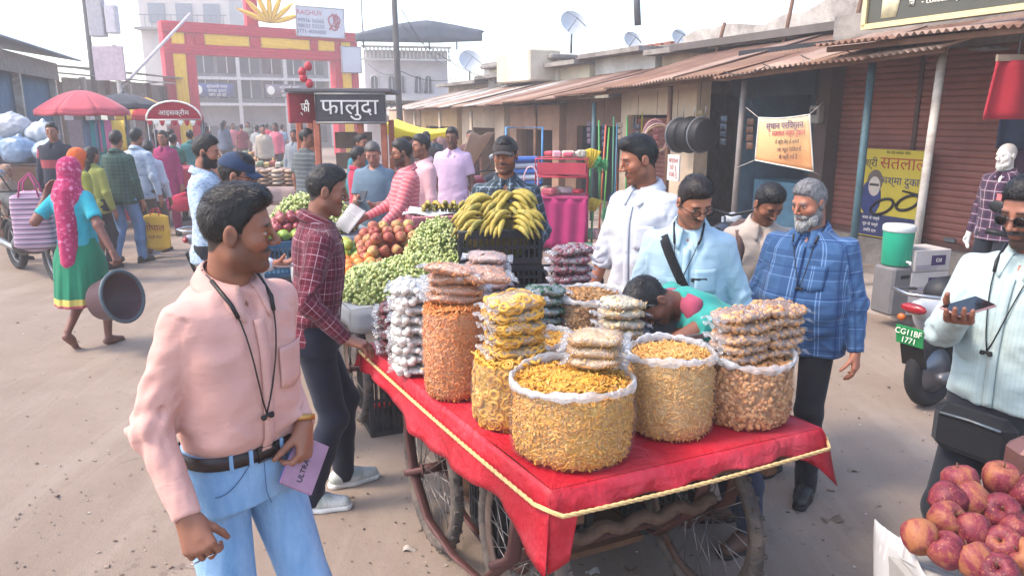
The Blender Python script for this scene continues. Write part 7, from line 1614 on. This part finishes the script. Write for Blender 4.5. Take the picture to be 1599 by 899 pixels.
bx = (pb-pa).normalized(); by_ = (pa-pd_).normalized(); bz = bx.cross(by_).normalized(); RB = Matrix((bx, bz.cross(bx), bz)).transposed().to_euler()
for s_, v, sz, c_ in (('स्थान परिवर्तन', .16, .10, '4a3a70'), ('श्री. सतलाल चश्मा दुकान', .32, .085, 'b02c50'), ('यहाँ से स्टेट बैंक के सामने', .50, .062, '3a3340'), ('साथी पोटल, राहुल मेडिकल के', .66, .062, '3a3340'), ('बाजू में चली गई है', .82, .062, '3a3340')):
    p = ban(.5, v, .028); text('lettering', s_, sz, mat(c_, .7), t, p, RB, .001, sx=.62 if len(s_) > 18 else .8)
for p, q_ in ((pa, at(1165, 168, Y=8.9)), (pb, at(1285, 160, Y=8.3)), (pd_, at(1150, 262, Y=8.9)), (pc_, at(1282, 275, Y=8.2))): MB().tube([p-pa, q_-pa], .004, 5).build('tie_string', mat('b8b0a6', .8), t)
# --- yellow spectacles poster
t = fthing('spectacles_poster', 'yellow spectacles shop poster leaning against the brown shutter', 'poster'); x0, x1, z0, z1 = 1.79, .92, .46, 1.50
PY = -1.20; MB().box(((x0+x1)/2, PY, (z0+z1)/2), (x0-x1, .02, z1-z0)).build('panel', mat('c9b53a', .6, .1, 3.), t); MB().box(((x0+x1)/2, PY+.011, z0+.14), (x0-x1-.02, .006, .26)).build('blue_band', mat('26305c', .6), t)
RT = (math.pi/2, 0, math.pi); ty = PY+.0135
text('lettering', 'श्री', .13, mat('1c2440', .6), t, (x0-.12, ty, z1-.17), RT); text('lettering', 'सतलाल', .20, mat('b0452c', .6), t, (x0-.56, ty, z1-.16), RT, sx=1.1); text('lettering', 'चश्मा दुकान', .125, mat('27336a', .6), t, (x0-.58, ty, z1-.36), RT)
for i in range(3): text('lettering', ('नजर के चश्मे', 'धूप के चश्मे', 'उचित दाम')[i], .05, TXW, t, (x0-.20, ty+.003, z0+.22-.075*i), RT)
text('lettering', 'मेन रोड बाजार चौक', .045, mat('5a5a2a', .6), t, (x0-.48, ty, z1-.035), RT)
for cx, cz, rx in ((x0-.34, z0+.37, .15), (x0-.68, z0+.45, .14)): MB().tube([(cx+rx*math.cos(q)-.03*math.sin(q), ty+.006, cz+rx*.62*math.sin(q)-.25*rx*math.cos(q)) for q in [k*math.pi/10 for k in range(20)]], .017, 6, closed=True).build('spectacle_rim', mat('15151a', .4), t)
MB().tube([(x0-.49, ty+.006, z0+.41), (x0-.53, ty+.006, z0+.42)], .014, 6).build('bridge', mat('15151a', .4), t); MB().tube([(x0-.81, ty+.006, z0+.48), (x0-.84, ty+.006, z0+.55), (x0-.60, ty+.006, z0+.58)], .012, 6).build('temple', mat('15151a', .4), t)
MB().ball((x0-.20, ty, z1-.44), (.085, .006, .12), 14, 8).build('printed_face', mat('c9bfb4', .7, .15, 12.), t); MB().ball((x0-.20, ty-.004, z1-.38), (.115, .005, .14), 14, 8).build('printed_hair', mat('6a6058', .7), t); MB().box((x0-.20, ty+.005, z1-.42), (.13, .003, .028)).build('printed_glasses', mat('3a3638', .5), t); MB().ball((x0-.16, ty-.003, z0+.46), (.15, .005, .22), 12, 8).build('printed_shoulder', mat('2c3a70', .7), t)
# --- mannequin and hanging clothes at the right edge
MP = cloth('4a2a3c', ((0, 11, .35, '2c2038', .7, 0), (1, 11, .35, '2c2038', .7, 0), (0, 11, .08, 'b0a0ac', .7, .5), (1, 11, .08, 'b0a0ac', .7, .5)))
g = at(1566, 300, Y=6.35); mq = person('white bearded shop mannequin in dark plaid shirt with a price tag', g.x, 6.35, 205, 1.54, 'b4afa8', .012, dict(mat=MP, vee=.09), dict(mat=cloth('1a1d26')), 'none', hairc='b9b2aa', beard=1.2, must=.8, head=(-10, 4, 0), shoes=BLKS, z0=.12, seed=50)
mq.root.name = 'mannequin'; mq.root['category'] = 'mannequin'; MB().box((-.06, mq.Tg.front(.06, 1.2)+.015, 1.22), (.045, .004, .07)).xf(mq.Mup).build('price_tag', mat('d06a6a', .6), mq.root)
V = at(1583, 135, Y=6.2); t = thing('red_shorts', 'red shorts hanging in the clothes shop front', 'shorts', V); MB().sheet(lambda u, v: (-.17-.05*v+(.34+.10*v)*u, .03*math.sin(u*9), .20-.46*v), 14, 8, .02).build('cloth', cloth('9a2430'), t); MB().box((0, 0, .22), (.34, .03, .05)).build('waistband', cloth('8a7a6a'), t); MB().tube([(0, 0, .24), (0, 0, .5)], .006, 5).build('hook', STEEL, t)
for i in range(3): g2 = at(1596+8*i, 180+90*i, Y=6.9); tag(MB().sheet(lambda u, v: (g2.x-.2+.4*u, g2.y+.03*math.sin(u*9), g2.z+.3-.6*v), 12, 6, .02).build('hanging_shirt', cloth(('2a3448', '3c2a3a', '24303c')[i])), ('upper', 'middle', 'lower')[i]+' dark shirt hanging behind the mannequin', 'shirt', 'shirts hung in the clothes shop')
g = at(1545, 76, Y=6.9); tag(MB().box(g, (.28, .2, .03), rz=.4, bev=.01).build('ceiling_lamp', mat('6a6a6c', .5)), 'grey square lamp box under the right awning', 'lamp')
# --- cooler on bin, cartons
g = at(1389, 488, .12); t = thing('grey_bin', 'tall grey plastic bin standing under the green cooler', 'bin', (g.x, g.y, .12), .3); MB().box((0, 0, .225), (.25, .25, .44), bev=.02).build('body', mat('6f6c6c', .6, .2, 4.), t); MB().box((0, -.127, .36), (.09, .006, .03)).build('slot', BLK, t)
t = thing('water_cooler', 'green insulated water jug with white lid on the grey bin', 'cooler', (g.x, g.y, .572), .3); MB().lathe([(.115, 0), (.122, .01), (.130, .30), (.130, .305)], 28).build('body', mat('1f9a78', .4, .08), t)
MB().lathe([(.134, .305), (.138, .31), (.138, .35), (.125, .365), (.02, .368)], 28).build('lid', mat('c9ccc8', .5), t); MB().tube([(0, -.125, .045), (0, -.165, .045), (0, -.17, .02)], .012, 8).build('tap', mat('d8d8d4', .5), t)
g = at(1437, 490, .12)
for i in range(3):
    t = thing('carton', ('bottom', 'middle', 'top')[i]+' white carton with purple label in the stack beside the pale post', 'carton', (g.x, g.y+.12, .122+.20*i), .15+.05*i, 'cartons stacked by the post'); MB().box((0, 0, .098), (.38, .30, .192), bev=.004).build('box', mat('b9b2ae', .8, .15, 5.), t)
    MB().box((.06, -.152, .10), (.15, .004, .09)).build('label', mat('3c2c58', .6), t); text('lettering', 'Oil', .05, TXW, t, (.06, -.156, .10), (math.pi/2, 0, 0)); b = MB(); [b.box((-.06, -.152, .02+.018*k), (.22, .003, .005)) for k in range(3)]; tag(b.build('printed_stripes', mat('6a5a78', .6), t), kind='stuff')
# --- two wheelers
def scooter(label, x, y, rz, body, plate=None, sc=1., name='scooter', pc='1f8a4c'):
    t = thing(name, label, 'scooter', (x, y, 0), rz, 'parked two wheelers', sc)     # local +Y is forward
    for yy in (-.62, .62):
        w_ = MB().tube([(0, yy+.20*math.cos(q), .25+.20*math.sin(q)) for q in [k*math.pi/14 for k in range(28)]], .052, 10, closed=True).build('wheel', mat('232325', .8, .25, 12.), t); MB().lathe([(.15, -.03), (.15, .03), (.05, .045), (.02, .05)], 20, M=Matrix.Rotation(R(90), 4, 'Y'), c=(0, yy, .25)).build('rim', mat('77787c', .4, metal=.6), w_)
    V, Q = sdf_mesh([cone((0, -.70, .62), (0, -.15, .58), .11, .16, .08), cone((0, -.30, .42), (0, -.1, .36), .15, .15, .1), cone((0, -.72, .68), (0, -.86, .70), .08, .05, .06), cone((-.09, -.1, .26), (-.09, .45, .26), .08, .08, .06), cone((.09, -.1, .26), (.09, .45, .26), .08, .08, .06), cone((0, .47, .30), (0, .42, .92), .17, .11, .06), ell((0, .45, .98), (.14, .12, .10), .05), ell((0, -.62, .25), (.30, .26, .27), .02, 's')], .018)
    np_mesh('body', V, Q, body, t); V, Q = sdf_mesh([cone((0, -.62, .765), (0, -.35, .74), .11, .13, .05), cone((0, -.35, .74), (0, .0, .72), .13, .09, .05), fld(lambda X, Y, Z: .70-Z+0*X+0*Y, (-1, -1, -1), (1, 1, 1), .01, 'i')], .016); np_mesh('seat', V, Q, mat('1c1c20', .55), t)
    V, Q = sdf_mesh([cone((0, .56, .50), (0, .72, .44), .09, .08, .06), ell((0, .62, .22), (.2, .24, .24), .02, 's')], .016); np_mesh('mudguard', V, Q, body, t)
    MB().tube([(-.33, .36, 1.06), (-.16, .42, 1.03), (0, .44, 1.0), (.16, .42, 1.03), (.33, .36, 1.06)], .016, 8).build('handlebar', BLK, t)
    for s_ in (-1, 1): MB().tube([(s_*.22, .36, 1.06), (s_*.22, .36, 1.06)], .02, 6) if False else None; MB().tube([(s_*.33, .355, 1.06), (s_*.21, .40, 1.045)], .022, 8).build('grip', BLK, t); m_ = MB().ball((s_*.30, .40, 1.24), (.065, .012, .045), 10, 6).build('mirror', BLK, t); MB().tube([(s_*.22, .40, 1.06), (s_*.29, .41, 1.22)], .008, 5).build('mirror_stalk', BLK, m_); MB().ball((s_*.14, -.80, .60), (.03, .02, .025), 8, 5).build('indicator', mat('c2662c', .3), t)
    MB().ball((0, .56, .98), (.08, .04, .06), 12, 6).build('headlight', mat('b9bcc0', .15, spec=.7), t); MB().ball((0, -.90, .70), (.09, .03, .035), 12, 6).build('tail_light', mat('a01c24', .2, spec=.7), t)
    MB().tube([(-.13, -.70, .78), (-.15, -.90, .80), (0, -.97, .80), (.15, -.90, .80), (.13, -.70, .78)], .012, 6).build('grab_rail', mat('a9abae', .3, metal=.8), t)
    b = MB(); b.box((0, -.86, .44), (.16, .02, .28), M=Matrix.Rotation(R(18), 3, 'X')); b.build('rear_fender', BLK, t)
    if plate:
        pl = MB().box((0, -.905, .52), (.18, .012, .12), M=Matrix.Rotation(R(10), 3, 'X')).build('number_plate', mat(pc, .4, .08), t)
        for i, s_ in enumerate(plate): text('lettering', s_, .052, TXW if pc != 'c9c9c4' else BLK, pl, (0, -.918+.012*i-.006, .545-.055*i), (R(80), 0, 0), .001)
    MB().tube([(.16, -.3, .24), (.19, -.85, .28)], .04, 8).build('exhaust', mat('5a5a5e', .4, metal=.6), t); MB().tube([(-.12, -.05, .3), (-.16, -.1, .005)], .012, 6).build('stand', BLK, t)
    return t
g = at(1448, 632, 0); scooter('white electric scooter with green number plate behind man in sunglasses', g.x+.62*math.sin(R(62)), g.y+.62*math.cos(R(62)), R(-62), mat('b4b6b8', .35, .1, 3., spec=.6, coat=.3), ('CG11BF', '1771'))
scooter('grey and red parked scooter behind the cap man', at(445, 300, Y=7.4).x-.1, 7.5, R(-70), mat('8a8c94', .4, .1), None)
def motorcycle(label, x, y, rz, tank, plate=None):
    t = thing('motorcycle', label, 'motorcycle', (x, y, 0), rz, 'parked two wheelers')
    for yy in (-.62, .66):
        w_ = MB().tube([(0, yy+.27*math.cos(q), .31+.27*math.sin(q)) for q in [k*math.pi/16 for k in range(32)]], .045, 10, closed=True).build('wheel', mat('28272a', .85, .25, 12.), t); MB().tube([(0, yy+.225*math.cos(q), .31+.225*math.sin(q)) for q in [k*math.pi/16 for k in range(32)]], .018, 6, closed=True).build('rim', mat('6d6e72', .4, metal=.6), w_)
        for k in range(6): MB().tube([(0, yy, .31), (0, yy+.22*math.cos(k*1.047), .31+.22*math.sin(k*1.047))], .014, 5).build('spoke', mat('55565a', .4, metal=.5), w_)
    V, Q = sdf_mesh([ell((0, .22, .84), (.14, .26, .13), .04), cone((0, .42, .86), (0, .30, .80), .08, .1, .05)], .016); np_mesh('tank', V, Q, tank, t)
    V, Q = sdf_mesh([cone((0, -.05, .80), (0, -.55, .86), .12, .10, .04), cone((0, -.55, .86), (0, -.80, .90), .10, .05, .04), fld(lambda X, Y, Z: .77-Z+0*X+0*Y, (-1, -1, -1), (1, 1, 1), .01, 'i')], .016); np_mesh('seat', V, Q, BLK, t)
    V, Q = sdf_mesh([cone((0, .12, .42), (0, .22, .62), .14, .11, .05), cone((-.12, .05, .40), (.12, .05, .40), .12, .12, .05)], .018); np_mesh('engine', V, Q, mat('4a4a4e', .45, .3, 20., metal=.5), t)
    b = MB(); b.tube([(0, .50, .92), (0, .20, .72), (0, -.1, .70), (0, -.62, .66)], .03, 8); b.tube([(.08, -.62, .31), (.09, .05, .34)], .025, 6); b.tube([(-.08, -.62, .31), (-.09, .05, .34)], .025, 6); b.build('frame', BLK, t)
    for s_ in (-.07, .07): MB().tube([(s_, .66, .31), (s_, .50, .98)], .022, 8).build('fork', mat('8a8c90', .3, metal=.7), t)
    MB().tube([(-.36, .30, 1.06), (-.2, .42, 1.06), (0, .46, 1.0), (.2, .42, 1.06), (.36, .30, 1.06)], .014, 6).build('handlebar', BLK, t); MB().ball((0, .60, .92), (.095, .07, .095), 12, 8).build('headlight', mat('aeb2b8', .15, spec=.7), t)
    for s_ in (-1, 1): m_ = MB().ball((s_*.34, .36, 1.26), (.07, .012, .05), 10, 6).build('mirror', mat('8f949c', .15, metal=.6), t); MB().tube([(s_*.25, .38, 1.05), (s_*.33, .37, 1.23)], .008, 5).build('mirror_stalk', BLK, m_); MB().ball((s_*.16, -.78, .74), (.03, .02, .025), 8, 5).build('indicator', mat('c2762c', .3), t)
    for yy, a0 in ((.66, .5), (-.62, .9)): MB().sheet(lambda u, v: ((u-.5)*.13, yy+.325*math.cos(a0+1.5*v+(0 if yy > 0 else .2)), .31+.325*math.sin(a0+1.5*v+(0 if yy > 0 else .2))), 5, 12, .006).build('mudguard', tank if yy > 0 else BLK, t)
    MB().box((0, -.86, .82), (.12, .04, .06), bev=.01).build('tail_light', mat('a81c24', .2, spec=.7), t); MB().tube([(.13, .1, .30), (.15, -.85, .38)], [.03, .05], 8).build('exhaust', mat('9a9b9e', .3, metal=.8), t)
    if plate:
        pl = MB().box((0, -.90, .62), (.21, .012, .14)).build('number_plate', mat('c9c9c4', .5), t)
        for i, s_ in enumerate(plate): text('lettering', s_, .06, BLK, pl, (0, -.908, .65-.065*i), (math.pi/2, 0, 0), .001)
motorcycle('black motorcycle parked behind the beige shirted man', at(1148, 380, Y=5.9).x, 6.3, R(-25), mat('17191e', .3, spec=.6), ('CG13', '5077'))
motorcycle('silver and black motorcycle parked at the left edge of the lane', at(22, 300, Y=8.6).x, 8.8, R(230), mat('9a9ea6', .35, spec=.6)); motorcycle('dark red motorcycle in the lane behind the lilac shirt man', at(752, 300, Y=12).x, 12., R(160), mat('7a2028', .35))
# --- sacks heaped on a wooden table at the left
t = thing('sack_table', 'rough wooden table carrying plastic sacks at the left edge', 'table', (at(30, 250, Y=11.2).x, 11.4, 0), .15); MB().box((0, 0, 1.12), (1.5, .8, .06)).build('top', WOOD, t); MB().box((0, -.38, .95), (1.5, .04, .3)).build('apron', WOOD, t)
for x in (-.7, .7):
    for y in (-.35, .35): MB().box((x, y, .55), (.08, .08, 1.1)).build('leg', WOOD, t)
tp = Vector(t.location)
for i, (dx, dy, dz, rr_, c_, lb) in enumerate(((-.5, -.1, .26, .26, '8fa0b4', 'bluish sack at the far left of the table'), (-.02, -.15, .22, .24, '7d93ac', 'grey blue sack in the front row'), (.42, -.12, .20, .22, '9fb0c0', 'pale blue sack nearest the umbrella'), (-.25, .12, .55, .27, 'a8a8ac', 'big grey sack on top of the heap'), (.22, .1, .46, .22, 'b4b8bc', 'small pale sack on top at right'))):
    V, Q = sdf_mesh([ell((0, 0, 0), (rr_*1.15, rr_*.9, rr_*.85), .05), cone((0, 0, rr_*.6), (.03, 0, rr_*.95), .06, .03, .06)], .022); V += vnormals(V, Q)*(.03*vnoise(V*7, i)+.012*vnoise(V*22, i))[:, None]
    o = np_mesh('plastic_sack', V, Q, mat(c_, .3, .3, 9., .6, 14., spec=.6)); o.location = tp+Vector((dx, dy, 1.16+dz)); tag(o, 'bulging translucent '+lb, 'sack', 'plastic sacks heaped at the left')
# --- stall of packets far left of the dessert stall
g = at(440, 262, Y=12.6); t = thing('packet_stall', 'low stall of stacked pale packets left of the dessert stall', 'stall', (g.x, 12.6, 0), .1); MB().box((0, 0, .72), (1.1, .9, .08)).build('top', WOOD, t)
for x in (-.5, .5):
    for y in (-.4, .4): MB().box((x, y, .35), (.06, .06, .7)).build('leg', WOOD, t)
MB().sheet(lambda u, v: (-.55+1.1*u, -.46-.015*math.sin(u*20), .76-.3*v), 20, 4, .005).build('cloth', cloth('a8908a'), t)
rg = random.Random(21)
for i in range(40):
    cx = (-.42+.21*(i % 5)); lv = i//10; yy = -.25+.35*((i//5) % 2); o = tag(MB().ball((0, 0, 0), (.10, .13, .035), 10, 6).build('pale_packet', mat(('b89a80', 'a8866a', 'c2b09c', '9a7860')[i % 4], .35, .3, 20.), None, (g.x+cx, 12.6+yy, .80+.065*lv), rg.uniform(-.3, .3)), '%s food packet on the low stall, %s layer, %s pile' % (('tan', 'brown', 'cream', 'dark tan')[i % 4], ('bottom', 'second', 'third', 'top')[lv], ('first', 'second', 'third', 'fourth', 'fifth')[i % 5]), 'packet', 'packets on the low stall')
# far stalls under the gate
for i, (px, Y, c_) in enumerate(((395, 22, 'c9a060'), (350, 18, 'b06a4a'), (420, 17, 'c8b49a'), (215, 16, '8a5a6a'), (180, 13, 'b8485a'))):
    g = at(px, 230, Y=Y); t = thing('far_stall', ('low ochre stall near the gate', 'brown goods stall in mid street', 'cream goods stall before the far crowd', 'plum stall beyond the hooded cart', 'rose clothes stall under coral umbrella')[i], 'stall', (g.x, Y, 0), .1*i, 'low stalls along the street'); MB().box((0, 0, .70), (1.5, .9, .06)).build('top', WOOD, t)
    MB().sheet(lambda u, v: (-.75+1.5*u, -.46-.02*math.sin(u*20), .74-.6*v), 24, 4, .006).build('cloth', cloth(c_), t)
    for k in range(10): MB().box((-.6+.13*k, .05*(k % 3), .80+.03*(k % 2)), (.12, .3, .12), bev=.02).build('goods', mat(('c8a868', 'a85a4a', 'd0c4b0', '7a8a6a')[k % 4], .6), t)
    for x in (-.7, .7): MB().box((x, .3, .35), (.06, .06, .7)).build('leg', WOOD, t)
for i, (px, c_) in enumerate(((165, 'b86a8a'), (182, 'c9a94a'), (150, '2a7a80'), (140, '5a6a80'))):
    g = at(px, 188, Y=13.3); tag(MB().sheet(lambda u, v: (g.x-.14+.28*u, 13.3+.02*math.sin(u*9+i), g.z-.55*v), 8, 5, .01).build('hanging_garment', cloth(c_)), ('pink', 'mustard', 'turquoise', 'slate')[i]+' garment hanging under the coral umbrella', 'garment', 'garments hanging under the umbrella')
# --- bottle and yellow bag on the ground by the cart, litter
g = at(592, 640, 0); t = thing('red_bottle', 'red plastic bottle lying on the ground by the cart wheel', 'bottle', (g.x, g.y, .035), .1); MB().lathe([(.03, -.09), (.034, -.08), (.034, .04), (.012, .08), (.012, .095)], 14).xf(Matrix.Rotation(R(90), 4, 'Y')).build('body', mat('a82433', .3), t); MB().lathe([(.014, .095), (.014, .115)], 10).xf(Matrix.Rotation(R(90), 4, 'Y')).build('cap', mat('c8c8c8', .4), t)
g = at(648, 662, 0); V, Q = sdf_mesh([ell((0, 0, .05), (.07, .06, .05), .02), cone((0, 0, .09), (.02, 0, .14), .03, .02, .03)], .01); V += vnormals(V, Q)*(.008*vnoise(V*30, 2))[:, None]; o = np_mesh('yellow_bundle', V, Q, mat('c9b02c', .5)); o.location = g; tag(o, 'small yellow plastic bundle on the ground behind the cart wheel', 'bundle')
rg = random.Random(31); b = MB()
for i in range(1500):
    px = rg.uniform(20, 1560); py = rg.uniform(430, 899) if i % 4 else rg.uniform(300, 430); g = at(px, py, 0); s_ = rg.uniform(.0025, .008)*(2.2 if rg.random() < .05 else 1); a = rg.uniform(0, 6.3)
    n = rg.choice((4, 5, 6)); P = [(g.x+s_*rg.uniform(.5, 1.3)*math.cos(a+k*6.283/n)*(1.8 if i % 3 == 0 else 1), g.y+s_*rg.uniform(.5, 1.3)*math.sin(a+k*6.283/n), .003+rg.uniform(0, .004)) for k in range(n)]; top_ = [(p[0]*.7+g.x*.3, p[1]*.7+g.y*.3, p[2]+s_*rg.uniform(.15, .6)) for p in P]
    b.add(P+top_, [tuple(range(2*n-1, n-1, -1))[::-1]]+[(k, (k+1) % n, n+(k+1) % n, n+k) for k in range(n)])
tag(b.build('litter', pieces(('5a4a40', '8a7668', '6b5a4c', 'a89a8c', '4a4038', 'c8c0b4'), .9)), 'scattered grit, leaf bits and paper scraps on the ground', 'litter', kind='stuff')
for i, (px, py, c_, w_) in enumerate(((640, 858, 'b0a498', .06), (700, 775, 'c8c0b6', .04), (985, 890, '6a5648', .05), (1300, 812, '6a5a4c', .09), (925, 893, 'b0aca4', .06), (1330, 735, '8f7f70', .05))):
    g = at(px, py, 0); tag(MB().sheet(lambda u, v: (g.x+w_*(u-.5), g.y+w_*.6*(v-.5), .006+.012*math.sin(u*5+i)*math.sin(v*4+1)**2), 7, 5, .001).build('paper_scrap', mat(c_, .9)), ('curled leaf scrap beside the front wheel', 'white paper scrap near the rear wheel', 'brown leaf scrap under the cart', 'dark leaf bits in front of the blue shirted man', 'pale scrap at bottom under the cart', 'small stick bits beside the sandals')[i], 'scrap', 'scraps on the ground')
g = at(1596, 712, Y=1.95); t = thing('weighing_machine', 'brown weighing machine behind the near apples', 'scale', (g.x+.06, 1.95, 0)); MB().box((0, 0, g.z-.03), (.18, .12, .16), bev=.03).build('body', mat('6a4a46', .45, .2, 6., metal=.3), t); MB().lathe([(.04, 0), (.04, .012), (.001, .014)], 16).xf(Matrix.Translation((-.05, -.062, g.z-.02)) @ Matrix.Rotation(R(90), 4, 'X')).build('dial', mat('a9a49e', .4), t); MB().box((0, 0, (g.z-.1)/2), (.12, .1, g.z-.1)).build('stand', WOOD, t)
# --- warm dusty air
hz = MB().box((-5, 25, 6.0), (120, 92, 14.4)).mesh('haze')
k = bpy.data.materials.new('dusty_air'); k.use_nodes = True; kt = k.node_tree; kt.nodes.remove(kt.nodes['Principled BSDF']); pvn = kt.nodes.new('ShaderNodeVolumePrincipled'); pvn.inputs['Color'].default_value = (.93, .90, .88, 1); pvn.inputs['Density'].default_value = HAZE; pvn.inputs['Anisotropy'].default_value = .3
kt.links.new(pvn.outputs[0], kt.nodes['Material Output'].inputs['Volume']); hz.materials.append(k); tag(link('haze', hz), kind='stuff')
